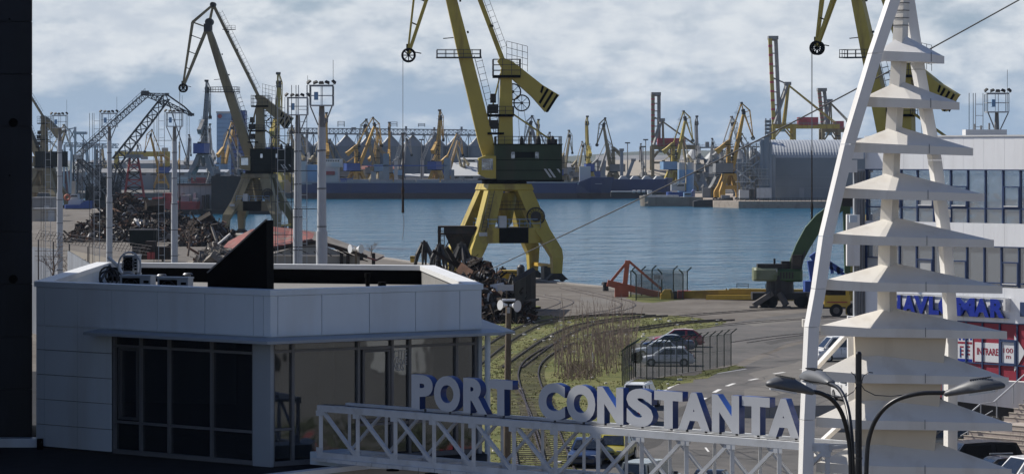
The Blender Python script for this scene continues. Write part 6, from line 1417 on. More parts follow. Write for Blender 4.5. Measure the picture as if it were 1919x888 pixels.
    if D:
        db2 = (FR - piv).normalized(); s2 = V(db2.z, 0, -db2.x); m = M(); m.bar(piv + db2 * 1.5 - s2 * .6, piv + db2 * 20 - s2 * .5, .06); m.bar(piv + db2 * 1.5 - s2 * 1.3, piv + db2 * 20 - s2 * 1.2, .05)
        for k in range(22): c = piv + db2 * (1.8 + k * .85); m.bar(c - s2 * .3, c - s2 * 1.3, .045)
        m.build('stay_walkway', K['steel'], t)
        for f in (.25, .5, .7): c = piv + (FR - piv) * f; m = M(); m.box(c - s2 * .3, (.5, .5, .35)); m.build('stay_clamp', K['dark'], t)
        c = piv + (FR - piv) * .73; m = M(); m.box((c.x - .8, 0, c.z), (2.6, 1.6, .12)); m.rail([(c.x - 2, -.8, c.z), (c.x + .4, -.8, c.z)], .9, .03, .7); m.build('stay_platform', K['steel'], t)
    mid = Tj + V(fa[2] * .36 + 1.4, 0, 1.2)
    for sy in (-.75, .75):
        m = M(); m.bar(V(FP.x, sy * .3, FP.z), V(Tj.x + .2, sy, Tj.z), .34, .42); m.build('fly_chord', p_, t)
        m = M(); m.bar(V(FP.x + .1, sy * .3, FP.z + .1), V(mid.x, sy, mid.z), .26, .3); m.build('fly_chord', p_, t); m = M(); m.bar(V(mid.x, sy, mid.z), V(FR.x, sy * .5, FR.z), .3, .34); m.build('fly_chord', p_, t)
        m = M(); m.bar(V(Tj.x, sy, Tj.z), V(FR.x, sy * .5, FR.z), .28); m.build('fly_brace', p_, t); m = M(); m.bar(V(Tj.x, sy, Tj.z), V(mid.x, sy, mid.z), .24); m.build('fly_brace', p_, t)
    for f in (.3, .55, .8):
        a = FP + (Tj - FP) * f; b = FP + (mid - FP) * f; m = M(); m.bar(V(a.x, -.6 * f, a.z), V(b.x, .6 * f, b.z), .16); m.bar(V(a.x, .6 * f, a.z), V(b.x, -.6 * f, b.z), .16); m.build('fly_brace', K['dark'], t)
    m = M(); m.box(Tj, (1.5, 1.9, 1.7)); m.tube([Tj + V(-.3, -1.0, 1.2), Tj + V(-.3, 1.0, 1.2)], .8, 12); m.build('jib_head', K['dark'], t)
    m = M(); m.tube([FR + V(0, -.9, 0), FR + V(0, .9, 0)], .55, 10); m.box(FR, (.8, 1.5, .5)); m.build('rear_sheaves', K['dark'], t)
    for sy in (-.42, .42):
        m = M(); spoked(m, FP + V(0, sy, -.2), .82, t=.16 if D else .2); m.build('sheave', K['black'], t)
    m = M(); m.box(FP + V(-.05, 0, .8), (.7, .8, 1.0)); m.bar(FP + V(-.4, 0, .3), FP + V(-1.7, 0, .05), .14); m.build('sheave_bracket', K['black'], t)
    if rope:
        hk = FP.z - rope
        for sy in (-.14, .14): m = M(); m.tube([FP + V(.75, sy, -.2), V(FP.x + .75, sy, hk)], .036 if D >= 2 else .04, 5); m.build('hoist_rope', K['ropes'], t)
        m = M(); x = FP.x + .75; m.tube([(x, 0, hk), (x, 0, hk - 7.0), (x, 0, hk - 7.6), (x, 0, hk - 8.2), (x, 0, hk - 10.2), (x, 0, hk - 10.6)], [.09, .10, .22, .15, .17, .2], 8); m.build('hook_block', K['rusty'], t)
        m = M(); m.tube([(x, 0, hk - 10.5), (x - .15, 0, hk - 12), (x + .05, 0, hk - 14.2)], .045, 5); m.build('tag_line', K['ropes'], t)
    for sy in (-.45, .45):
        m = M(); m.bar((2.2, sy, 20.6), (.5, sy, 27.6), .16); m.build('luffing_rod', p_, t)
        if D: m = M(); m.bar((-.6, sy, 22.6), (-6.6, sy, 18.5), .18); m.build('rear_strut', p_, t)
    m = M(); m.box((-6.4, 0, 18.5), (1.3, 1.5, .7)); m.build('strut_anchor', K['dark'], t)
    if D:
        m = M(); m.tube([(-1.9, -.9, 23.3), (-2.1, -.4, 18.3)], .03, 4); m.tube([(-2.6, -.9, 23.6), (-3.3, -.4, 18.3)], .03, 4); m.build('reeving', K['ropes'], t, kind='stuff')
    return t
YC = 428.0
portal_crane('portal_crane', 'big yellow portal crane with a dark green machine house, in the centre of the quay', V((945 - CXP) * YC / FPX, YC, 0), math.pi + .06, R(16) - .06 - math.pi, 1.0, 13.7, 27, (-1.2, 5.0, 4.4, -12.6), 'yellow', 'green', 2, 10.6)
Y2 = 680.0
portal_crane('portal_crane', 'weathered ochre portal crane with a black machine house, left of the floodlight masts', V((486 - CXP) * Y2 / FPX, Y2, 0), math.pi - .12, R(-12) + .12 - math.pi, 1.0, 18.4, 28.8, (-1.1, 4.9, 5.4, -12.6), 'ochre', 'darkgreen', 2, 16)
Y3 = 426.0
portal_crane('portal_crane', 'yellow portal crane mostly hidden behind the white gate mast and office block', V((1697 - CXP) * Y3 / FPX, Y3, 0), math.pi - .45, R(10) + .45 - math.pi, 1.0, 12.6, 27, (-1.2, 5.0, 4.6, -11.6), 'yellow', 'green', 2, 14)
Y4 = 1030.0
portal_crane('portal_crane', 'yellow crane cut off by the dark tower at the left edge', V((82 - CXP) * Y4 / FPX, Y4, 0), math.pi - .5, .3, 1.0, 26, 27, None, 'ochre', 'darkgreen', 1, 0)
# ---------------------------------------------------------------- across the harbour
def gx(px, Y): return (px - CXP) * Y / FPX
def fbox(m, px0, px1, py0, py1, Y, dep): m.box(((gx(px0, Y) + gx(px1, Y)) / 2, Y + dep / 2, (zo(py0, Y) + zo(py1, Y)) / 2), (gx(px1, Y) - gx(px0, Y), dep, zo(py0, Y) - zo(py1, Y))); return m
m = M(); m.extrude([(76, 1206, .02), (84, 1187, .02), (420, 1187, .02), (420, 1445, .02), (76, 1445, .02)], (0, 0, -7)); tag(fix(m.build('pier', K['stone'])), kind='structure')
# ---- the long blue cargo ship
def hull(name, label, px0, px1, Y, zdeck, zbow, beam, mats, zk=-3.4, boot=.2, cat='cargo ship', right=True, sheer=.06):
    x0, x1 = gx(px0, Y), gx(px1, Y); L_ = x1 - x0; t = thing(name, label, cat, ((x0 + x1) / 2, Y, -2.5))
    st_ = [(0, .72, 1.02), (.02, .9, 1.02), (.06, 1, 1), (.5, 1, 1), (1 - sheer * 2.2, 1, 1), (1 - sheer * 1.3, .86, 1.0), (1 - sheer * .6, .5, 1), (1, .04, 1)]
    for nm, za, zb, mm in (('bottom', zk, boot, mats[1]), ('hull', boot + .004, None, mats[0])):
        rings = []
        for f, w_, _ in st_:
            b = f > 1 - sheer * 1.8; top = zb if zb is not None else (zbow if b else zdeck); ff = f
            xl = x0 + L_ * f - (L_ * sheer * .32 * ((f - (1 - sheer * 2.2)) / (sheer * 2.2)) if f > 1 - sheer * 2.2 else 0); xu = x0 + L_ * f
            k = 0 if nm == 'bottom' else (boot - zk) / (zbow - zk)
            xb_ = xl + (xu - xl) * ((boot - zk) / (zbow - zk)) if nm == 'hull' else xl
            xt_ = xu if nm == 'hull' else xl + (xu - xl) * ((boot - zk) / (zbow - zk))
            h_ = beam / 2 * w_; hb = h_ * (.85 if f > .9 else 1)
            rings.append([(xb_, Y + beam / 2 - hb, za), (xb_, Y + beam / 2 + hb, za), (xt_, Y + beam / 2 + h_, top), (xt_, Y + beam / 2 - h_, top)])
        m = M(); m.loft(rings); o = fix(m.build(nm, mm, t))
        if not right:
            for v in o.data.vertices: v.co.x = -v.co.x
            o.data.flip_normals()
    return t
sp = hull('cargo_ship', 'long blue cargo ship with dull red bottom moored across the harbour', 553, 1152, 1443, 4.6, 7.3, 22, (K['hull'], K['boot']), sheer=.055)
m = M(); fbox(m, 556, 1085, 341.5, 346, 1443.2, .3); m.build('bulwark', K['farwall'], sp)
for i in range(9):
    a = 650 + i * 44; m = M(); fbox(m, a, a + 40, 336.5, 342.5, 1447, 14); m.build('hatch_cover', K['fargrey'] if i % 3 else K['farwall'], sp)
m = M(); fbox(m, 562, 573, 303, 346, 1444, 8); m.build('funnel_block', K['farwhite'], sp)
m = M(); fbox(m, 573, 600, 309, 346, 1446, 14); m.build('deck_house', K['lblue'], sp)
m = M(); fbox(m, 600, 633, 314, 343, 1445, 16); fbox(m, 603, 640, 298, 313.6, 1448, 12); m.build('deck_house', K['farwhite'], sp)
for i in range(7): m = M(); fbox(m, 605 + i * 4.6, 608 + i * 4.6, 300, 303, 1447.9, .2); m.build('window', K['gl'], sp)
m = M(); fbox(m, 608, 627, 321, 328, 1443.5, 2.5); m.build('lifeboat', K['red'], sp)
m = M(); fbox(m, 620, 636, 305, 313, 1443.4, 3); m.build('bridge_wing', K['farwhite'], sp)
for px, pt_ in ((700, 300), (715, 300)): m = M(); m.bar((gx(px, 1455), 1455, 4.6), (gx(px, 1455), 1455, zo(322, 1455)), 2.2); m.build('deck_post', K['farwall'], sp)
for px in (722, 836):
    m = M(); fbox(m, px - 4, px + 7, 288 if px < 800 else 296, 342, 1452, 3.2); m.build('crane_post', K['farwall'], sp)
for px0, px1 in ((845, 851), (1086, 1107)):
    m = M(); fbox(m, px0, px1, 318 if px0 < 900 else 312, 341, 1449, 6); m.build('deck_crane_house', K['farwhite'] if px0 > 900 else K['fargrey'], sp)
m = M(); fbox(m, 688, 838, 309.5, 311.5, 1452, 1); m.build('deck_pipe', K['blue'], sp)
m = M(); m.rail([(gx(560, 1443.4), 1443.4, 4.6), (gx(1085, 1443.4), 1443.4, 4.6)], 1.1, .05, 3); m.build('railing', K['galv'], sp, kind='stuff')
m = M(); fbox(m, 1115, 1128, 344.2, 344.8, 1442.9, .1); m.build('bow_lettering', K['farwhite'], sp)
# salt heap on the quay behind
m = M(); Y = 1476; n_ = 22; cx = gx(660, Y)
vs = [(cx + gx(959.5 + 24 * (2 * i / n_ - 1), Y), Y + 6 * (j / 6 * 2 - 1), max(0, (6.3 + .6 * MN.noise((i * .6, j, 1))) * max(0, 1 - math.hypot(2 * i / n_ - 1, j / 3 - 1)) ** .7 + zo(337, Y) * .0)) for i in range(n_ + 1) for j in range(7)]
m.add(vs, [(i * 7 + j, (i + 1) * 7 + j, (i + 1) * 7 + j + 1, i * 7 + j + 1) for i in range(n_) for j in range(6)]); tag(m.build('white_heap', K['farwhite']), 'pale heap of bulk cargo on the far quay behind the blue ship', kind='stuff')
s2 = hull('cargo_ship', 'second blue ship with pale hatch humps behind the bow of the long ship', 1128, 1262, 1466, 6.2, 6.8, 18, (K['hull'], K['boot']))
for i in range(4): m = M(); a = 1160 + i * 22; m.extrude([V(gx(a, 1468), 1468, 6.25), V(gx(a + 18, 1468), 1468, 6.25), V(gx(a + 12, 1468), 1468, 7.7), V(gx(a + 5, 1468), 1468, 7.7)], V(0, 12, 0)); fix(m.build('hatch_cover', K['farwhite'], s2))
pt_ = thing('pontoon', 'low dark pontoon with pale fenders before the second blue ship', 'pontoon', (gx(1180, 1430), 1430, -2.5)); m = M(); fbox(m, 1145, 1240, 360, 369, 1428, 8); m.build('hull', K['dark'], pt_); m = M(); fbox(m, 1146, 1200, 358.6, 360, 1427.6, 8.6); m.build('deck', K['galv'], pt_)
for i in range(4): m = M(); c = V(gx(1188 + i * 9, 1427), 1427, zo(359, 1427)); m.tube([c - V(.7, 0, 0), c + V(.7, 0, 0)], .6, 8); m.build('fender', K['farwhite'], pt_)
b1 = hull('river_barge', 'long grey river barge with rusty sides moored at the pier', 1199, 1318, 1232, 1.0, 1.5, 9, (K['grout'], K['grout']), zk=-3, boot=-1.4, cat='barge', right=True)
for o in b1.children:                      # the barge's raked bow points left
    xm = 0
    for v in o.data.vertices: v.co.x = -v.co.x
    o.data.flip_normals()
m = M(); fbox(m, 1206, 1272, 366, 369.6, 1234, 5); m.build('coaming', K['galv'], b1)
m = M(); fbox(m, 1282, 1296, 361, 369, 1234, 5); m.build('wheelhouse', K['lblue'], b1); m = M(); fbox(m, 1283, 1295, 362.5, 365.5, 1233.9, .2); m.build('window', K['gl'], b1)
m = M(); fbox(m, 1214, 1222, 357, 366.5, 1236, 4); m.build('cabin', K['farwhite'], b1)
b2 = thing('work_barge', 'low black work barge between the grey barge and the pier', 'barge', (gx(1345, 1215), 1215, -2.5)); m = M(); m.loft([[(gx(p_, 1212), 1212 + d_, z_) for d_, z_ in ((0, -3.2), (8, -3.2), (8, zt_), (0, zt_))] for p_, zt_ in ((1300, -.4), (1310, .1), (1352, .4), (1366, 1.0), (1374, 1.1))]); fix(m.build('hull', K['dark'], b2)); m = M(); fbox(m, 1352, 1368, 366, 372, 1214, 4); m.build('deck_box', K['fargrey'], b2)
tg = hull('tug_boat', 'small blue and white workboat with a slanted crane arm behind the barges', 1250, 1304, 1262, 2.6, 3.6, 8, (K['blue'], K['dark']), cat='tug boat')
m = M(); fbox(m, 1258, 1284, 343, 358, 1264, 5); m.build('wheelhouse', K['farwhite'], tg); m = M(); fbox(m, 1260, 1282, 346, 349, 1263.9, .2); m.build('window', K['gl'], tg)
m = M(); m.lattice(P(1262, 350, 1262), P(1283, 333, 1262), 1.0, 6, .16); m.build('arm', K['farwhite'], tg); m = M(); m.bar(P(1274, 345, 1262), P(1274, 320, 1262), .2); m.build('mast', K['steel'], tg)
for px, lab in ((1277, 'left pale blue vertical tank on the pier'), (1293, 'right pale blue vertical tank on the pier')):
    t = thing('storage_tank', lab, 'tank', (gx(px, 1300), 1300, 0), world=False); m = M(); m.cyl((0, 0, 0), 1.55, zo(305, 1300), 16); m.build('shell', K['lblue'], t, smooth=40); m = M(); m.cyl((0, 0, zo(318, 1300)), 1.58, zo(305, 1300) - zo(318, 1300) + .1, 16); m.build('white_top', K['farwhite'], t, smooth=40); m = M(); m.rail([(-1.4, -1.4, zo(305, 1300)), (1.4, -1.4, zo(305, 1300))], 1.2, .06, .7); m.build('railing', K['farwhite'], t)

# ---- silos with their gallery
for i in range(9):
    px = 566 + i * 41.5; Y = 1620; r = 5.7; t = thing('grain_silo', ('leftmost galvanised silo under the long gallery', 'second galvanised silo from the left under the long gallery', 'third galvanised silo under the gallery', 'fourth galvanised silo under the gallery', 'galvanised silo in the middle of the row under the gallery', 'galvanised silo just left of the tall end on orange crane', 'galvanised silo just right of the tall end on orange crane', 'second galvanised silo from the right under the long gallery', 'rightmost galvanised silo by the yellow crane jib')[i], 'grain silo', (gx(px, Y), Y, 0), world=False, group='row of grain silos behind the blue ship')
    ze = zo(274, Y); za = zo(254, Y); m = M(); m.cyl((0, 0, 0), r, ze, 24); m.build('shell', K['silo'], t, smooth=40); m = M(); m.tube([(0, 0, ze), (0, 0, za)], [r * 1.02, .7], 24); m.build('cone_roof', K['siloroof'], t, smooth=30); m = M(); m.cyl((0, 0, za), .8, 1.6, 10); m.build('vent', K['silo'], t)
    if i % 2 == 0: m = M(); m.ladder((r * .6, -r * .85, 0), (r * .6, -r * .85, ze), .9, .06, .9, (1, .6, 0)); m.build('ladder', K['galv'], t)
Y = 1618; gl_ = thing('conveyor_gallery', 'long blue grey conveyor gallery on trestles above the grain silos', 'conveyor', (gx(730, Y), Y, 0))
za, zb = zo(250, Y), zo(240, Y)
m = M(); m.lattice((gx(538, Y), Y, (za + zb) / 2), (gx(905, Y), Y, (za + zb) / 2 - 1.0), 3.0, 46, .22, h=zb - za - .4); m.build('truss', K['farwall'], gl_)
m = M(); m.bar((gx(538, Y), Y, za - .2), (gx(905, Y), Y, za - 1.2), 2.8, .5); m.bar((gx(538, Y), Y, zb), (gx(875, Y), Y, zb - .9), 1.4, .35); m.build('deck', K['farwall'], gl_)
for i in range(9): px = 546 + i * 41.5; m = M(); m.bar((gx(px, Y), Y, 0), (gx(px, Y), Y, za), .5); m.bar((gx(px - 7, Y), Y, zo(270, Y)), (gx(px, Y), Y, za), .28); m.bar((gx(px + 7, Y), Y, zo(270, Y)), (gx(px, Y), Y, za), .28); m.build('trestle', K['farwall'], gl_)
for px, hh in ((639, 10), (738, 9), (790, 6)): m = M(); c = P(px, 238, Y); m.rail([c + V(-1.6, 0, 0), c + V(1.6, 0, 0), c + V(1.6, 2, 0), c + V(-1.6, 2, 0)], hh * .27, .12, 1.6, 2, True); m.build('head_cage', K['farwall'], gl_)
m = M(); m.bar(P(655, 251, Y), P(663, 241, Y), .6); m.box(P(663, 241, Y), (2.4, 2, 1.2)); m.build('drive_head', K['fargrey'], gl_)
for px in (1300, 1340, 1384, 1412):
    Y = 1660; r = 5.9; t = thing('grain_silo', {1300: 'leftmost broad silo with a pale cone by the grey end on crane', 1340: 'broad pale coned silo just left of the orange pier crane', 1384: 'broad pale coned silo just right of the orange pier crane', 1412: 'broad silo half hidden by the elevator works'}[px], 'grain silo', (gx(px, Y), Y, 0), world=False, group='broad silos on the right'); ze, za = zo(298, Y), zo(278, Y)
    m = M(); m.cyl((0, 0, 0), r, ze, 24); m.build('shell', K['silo'], t, smooth=40); m = M(); m.tube([(0, 0, ze), (0, 0, za)], [r * 1.02, .8], 16); m.build('cone_roof', K['siloroof'], t)
Y = 1655; t = thing('conveyor_gallery', 'flat conveyor bridge with a small cabin above the broad silos', 'conveyor', (gx(1350, Y), Y, 0)); m = M(); m.bar((gx(1298, Y), Y, zo(277, Y)), (gx(1430, Y), Y, zo(275, Y)), 2, .8); m.rail([(gx(1298, Y), Y, zo(275.5, Y)), (gx(1430, Y), Y, zo(273.5, Y))], 1.1, .07, 2.4); m.build('deck', K['farwall'], t); m = M(); fbox(m, 1322, 1329, 266, 276, Y, 3); m.build('cabin', K['fargrey'], t)
for px in (1312, 1362, 1425): m = M(); m.bar((gx(px, Y), Y, 0), (gx(px, Y), Y, zo(277, Y)), .5); m.build('trestle', K['farwall'], t)
# ---- buildings along the far quay
def shed(label, px0, px1, ptop, Y, dep, wall, roof, ridge=2.0, pbase=None, doors=0, name='warehouse', cat='warehouse'):
    x0, x1 = gx(px0, Y), gx(px1, Y); z1 = zo(ptop, Y) - ridge; t = thing(name, label, cat, ((x0 + x1) / 2, Y, 0))
    m = M(); m.box(((x0 + x1) / 2, Y + dep / 2, z1 / 2), (x1 - x0, dep, z1)); m.build('wall', K[wall], t)
    m = M(); m.extrude([V(x0 - .3, Y - .4, z1 + .02), V(x0 - .3, Y + dep / 2, z1 + ridge), V(x0 - .3, Y + dep + .4, z1 + .02)], V(x1 - x0 + .6, 0, 0)); fix(m.build('roof', K[roof], t))
    for i in range(doors):
        c = x0 + (x1 - x0) * (i + .5) / doors; m = M(); m.box((c, Y - .06, min(2.2, z1 * .35)), ((x1 - x0) / doors * .45, .14, min(4.2, z1 * .7))); m.build('door', K['farwall'], t)
        m = M(); m.box((c, Y - .05, z1 - .9), ((x1 - x0) / doors * .6, .12, .7)); m.build('window', K['gl'], t)
    return t
shed('long beige roofed warehouse right of the ship bow', 1140, 1322, 300, 1560, 40, 'farwall', 'beige', 7.6, doors=9)
shed('pale grey wide roof behind the beige warehouse', 1120, 1300, 291, 1750, 40, 'farwall', 'fargrey', 3, doors=0)
shed('pale warehouse with a broad light roof behind the ship', 838, 1000, 305, 1530, 34, 'farwall', 'farwhite', 6.2, doors=6)
shed('white block rising behind the light roofed warehouse', 863, 930, 296, 1575, 14, 'farwhite', 'farwhite', .6, doors=2)
shed('small white gatehouse at the left end of the light roof', 836, 849, 319, 1500, 8, 'farwhite', 'fargrey', .5)
shed('low curved pale shed behind the ship hatches', 760, 812, 326, 1500, 12, 'farwhite', 'farwhite', 1.2)
shed('pinkish house with a red roof behind the ship, left one', 672, 694, 311, 1540, 10, 'beige', 'roofred', 1.6, doors=2, name='house', cat='house')
shed('pinkish house with a red roof behind the ship, right one', 734, 749, 311, 1540, 9, 'beige', 'roofred', 1.6, doors=2, name='house', cat='house')
shed('long grey quay shed behind the floating dock', 318, 425, 318, 1500, 18, 'farwall', 'galv', 1.2, doors=7)
shed('blue grey low hall behind the ship stern', 470, 562, 322, 1520, 20, 'farwall', 'fargrey', 1.5, doors=5)
shed('grey hall far left beyond the dredger', 60, 150, 318, 1560, 20, 'farwall', 'fargrey', 1.5, doors=5)
shed('pink plastered house beyond the left masts', 103, 126, 318, 1450, 10, 'roofred', 'fargrey', .8, doors=2, name='house', cat='house')
shed('dull dark hall behind the lattice dredger', 150, 320, 316, 1600, 20, 'farwall', 'fargrey', 2, doors=8)
shed('pale long building between masts and yellow gantry', 170, 330, 300, 1900, 20, 'farwall', 'fargrey', 2, doors=0)
shed('long far building on the horizon left of the silos', 330, 540, 303, 2100, 24, 'farwall', 'fargrey', 2)
shed('distant pale sheds beyond the beige warehouse', 1420, 1640, 290, 1800, 30, 'farwall', 'fargrey', 3)
shed('grey sheds under the yellow container crane', 1000, 1090, 306, 1640, 20, 'farwall', 'fargrey', 2, doors=4)
# white container stacks and clutter along the quay
bxm = ('farwhite', 'red', 'blue', 'farwall', 'beige', 'fargrey', 'truckyellow'); spots = [(340, 332, 1330), (372, 333, 1335), (650, 334, 1490), (706, 335, 1488), (806, 335, 1486), (905, 334, 1490), (930, 333, 1490), (1010, 330, 1486), (1030, 330, 1486), (1112, 331, 1484), (1185, 330, 1490), (1228, 331, 1490), (1330, 352, 1290), (1345, 352, 1290), (1400, 352, 1240), (1415, 355, 1240), (485, 340, 1490), (508, 340, 1490), (532, 338, 1492)]
cadj = ('white', 'red', 'blue', 'slate', 'beige', 'grey', 'yellow')
where = ('on the floating dock, left', 'on the floating dock, right', 'by the salt heap', 'under the far cranes', 'by the curved shed', 'left of the green machine house', 'behind the green machine house', 'right of the green machine house', 'beside the blue crane house', 'above the ship bow', 'behind the second blue ship', 'by the leaning pile', 'at the pier crane, left', 'at the pier crane, right', 'by the elevator, left', 'by the elevator, right', 'behind the ochre crane, left', 'behind the ochre crane, middle', 'behind the ochre crane, right')
for i, (px, py, Y) in enumerate(spots):
    k = i % 7; t = thing('shipping_container', cadj[k] + ' container on the far quay ' + where[i], 'container', (gx(px, Y), Y, max(0, zo(342, Y) * 0 + (2.5 if i < 2 else 0)))); z0 = 2.5 if i < 2 else .02; hh = max(2.6, zo(py, Y) - z0)
    m = M(); m.box((gx(px, Y), Y, z0 + hh / 2), (6.0, 2.4, hh)); m.build('body', K[bxm[k]], t); m = M()
    for q in range(8): m.box((gx(px, Y) - 2.6 + q * .75, Y - 1.22, z0 + hh / 2), (.12, .06, hh * .9))
    m.build('ribs', K[bxm[k]], t, kind='stuff')
# blue glass tower
K['skyband'] = mat('pale blue window band', (.16, .28, .45), .3, var=.15, scale=.1)
t = thing('glass_tower', 'pale blue tower block with a red emblem behind the ochre crane', 'building', (gx(430, 1950), 1950, 0)); Y = 1950
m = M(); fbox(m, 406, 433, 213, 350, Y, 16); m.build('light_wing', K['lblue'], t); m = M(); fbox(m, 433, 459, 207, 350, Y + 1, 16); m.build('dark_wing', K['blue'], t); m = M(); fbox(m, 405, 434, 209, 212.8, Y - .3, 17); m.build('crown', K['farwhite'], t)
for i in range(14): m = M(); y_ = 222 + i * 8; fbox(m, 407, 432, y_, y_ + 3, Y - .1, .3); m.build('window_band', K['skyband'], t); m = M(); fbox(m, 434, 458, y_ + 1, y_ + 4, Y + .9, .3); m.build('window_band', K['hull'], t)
m = M(); c = P(412, 218, Y - .5); m.tube([c, c - V(0, .3, 0)], 1.4, 6); m.build('emblem', K['red'], t)
# hall on the pier
Y = 1225; x0, x1 = gx(1447, Y), gx(1690, Y); t = thing('arched_hall', 'big grey hall with a corrugated barrel roof on the pier', 'warehouse', ((x0 + x1) / 2, Y, 0)); zw = zo(296, Y); zr = 23.0
m = M(); m.box(((x0 + x1) / 2, Y + 20, zw / 2), (x1 - x0, 39.8, zw)); m.build('wall', K['hall'], t)
for z_ in (zo(332, Y), zo(352, Y)): m = M(); m.box(((x0 + x1) / 2, Y + .06, z_), (x1 - x0, .12, .14)); m.build('wall_joint', K['farwall'], t)
prof = [(Y + 20 - 20 * math.cos(R(a_)), zw + (zr - zw) * math.sin(R(a_))) for a_ in range(0, 181, 9)]
m = M(); N_ = int((x1 - x0) / .55); vs = []
for i in range(N_ + 1):
    x = x0 - .4 + (x1 - x0 + .8) * i / N_; o_ = .16 if i % 2 else 0
    for (yy, zz) in prof: vs.append((x, yy + (yy - Y - 20) / 20 * o_, zz + o_ * (zz - zw) / (zr - zw) + .02))
k = len(prof); m.add(vs, [(i * k + j, i * k + j + 1, (i + 1) * k + j + 1, (i + 1) * k + j) for i in range(N_) for j in range(k - 1)]); fix(m.build('roof', K['hallroof'], t))
m = M(); m.extrude([V(x0 - .1, yy, zz) for yy, zz in prof], V(.3, 0, 0)); fix(m.build('end_gable', K['galv'], t))
for px in (1498, 1552, 1600): m = M(); fbox(m, px, px + 9, 352, 372, Y - .12, .2); m.build('door', K['farwall'], t)
# elevator works left of the hall
t = thing('elevator_works', 'tangle of grey elevator legs, pipes and platforms at the left end of the hall', 'grain elevator', (gx(1420, 1215), 1215, 0)); Y = 1215
for px, pt_, r in ((1428, 262, .9), (1436, 258, 1.3), (1443, 268, .8), (1418, 284, .5), (1410, 275, .35), (1400, 268, .3), (1448, 290, 1.2), (1424, 300, .5), (1392, 300, .3)):
    m = M(); m.tube([(gx(px, Y), Y + rnd.uniform(-3, 3), 0), (gx(px, Y), Y, zo(pt_, Y))], r, 8); m.build('elevator_leg', K['fargrey'] if r < .8 else K['farwall'], t)
for px, pt_ in ((1398, 266), (1407, 290), (1413, 268), (1421, 280), (1388, 300), (1394, 320), (1440, 222)):
    m = M(); w_ = 2.2 if px < 1430 else 1.8; m.lattice((gx(px, Y), Y + 2, 0), (gx(px, Y), Y + 2, zo(pt_, Y)), w_, int(zo(pt_, Y) / 2.4), .15); m.build('lattice_tower', K['fargrey'], t)
for i in range(9): m = M(); px = 1386 + rnd.uniform(0, 40); y_ = 305 + i * 6; m.box((gx(px + 8, Y), Y - 1, zo(y_, Y)), (rnd.uniform(3, 9), 2.5, .2)); m.rail([(gx(px, Y), Y - 2, zo(y_, Y)), (gx(px + 18, Y), Y - 2, zo(y_, Y))], 1.1, .05, 1.2); m.build('platform', K['galv'], t)
for a, b in (((1396, 272), (1430, 262)), ((1404, 300), (1440, 275)), ((1385, 330), (1425, 300)), ((1400, 350), (1446, 310)), ((1380, 318), (1410, 340)), ((1412, 318), (1436, 350))): m = M(); m.tube([P(*a, Y), P(*b, Y)], .3, 6); m.build('chute', K['galv'], t)
m = M(); fbox(m, 1418, 1446, 352, 372, Y - 4, 6); m.build('plant_room', K['galv'], t); m = M(); fbox(m, 1386, 1404, 356, 372, Y - 3, 5); m.build('plant_room', K['farwhite'], t)
for i in range(5): m = M(); m.box((gx(1440, Y), Y + 2, zo(228 + i * 7, Y)), (2.4, 2, 1)); m.build('tower_head', K['fargrey'], t)
m = M(); m.rail([(gx(1380, 1188), 1188.5, .02), (gx(1440, 1188), 1188.5, .02), (gx(1640, 1188), 1188.5, .02)], 1.2, .06, 1.5, 2); tag(m.build('pier_railing', K['steel']), 'grey railing along the stone pier edge', 'railing')

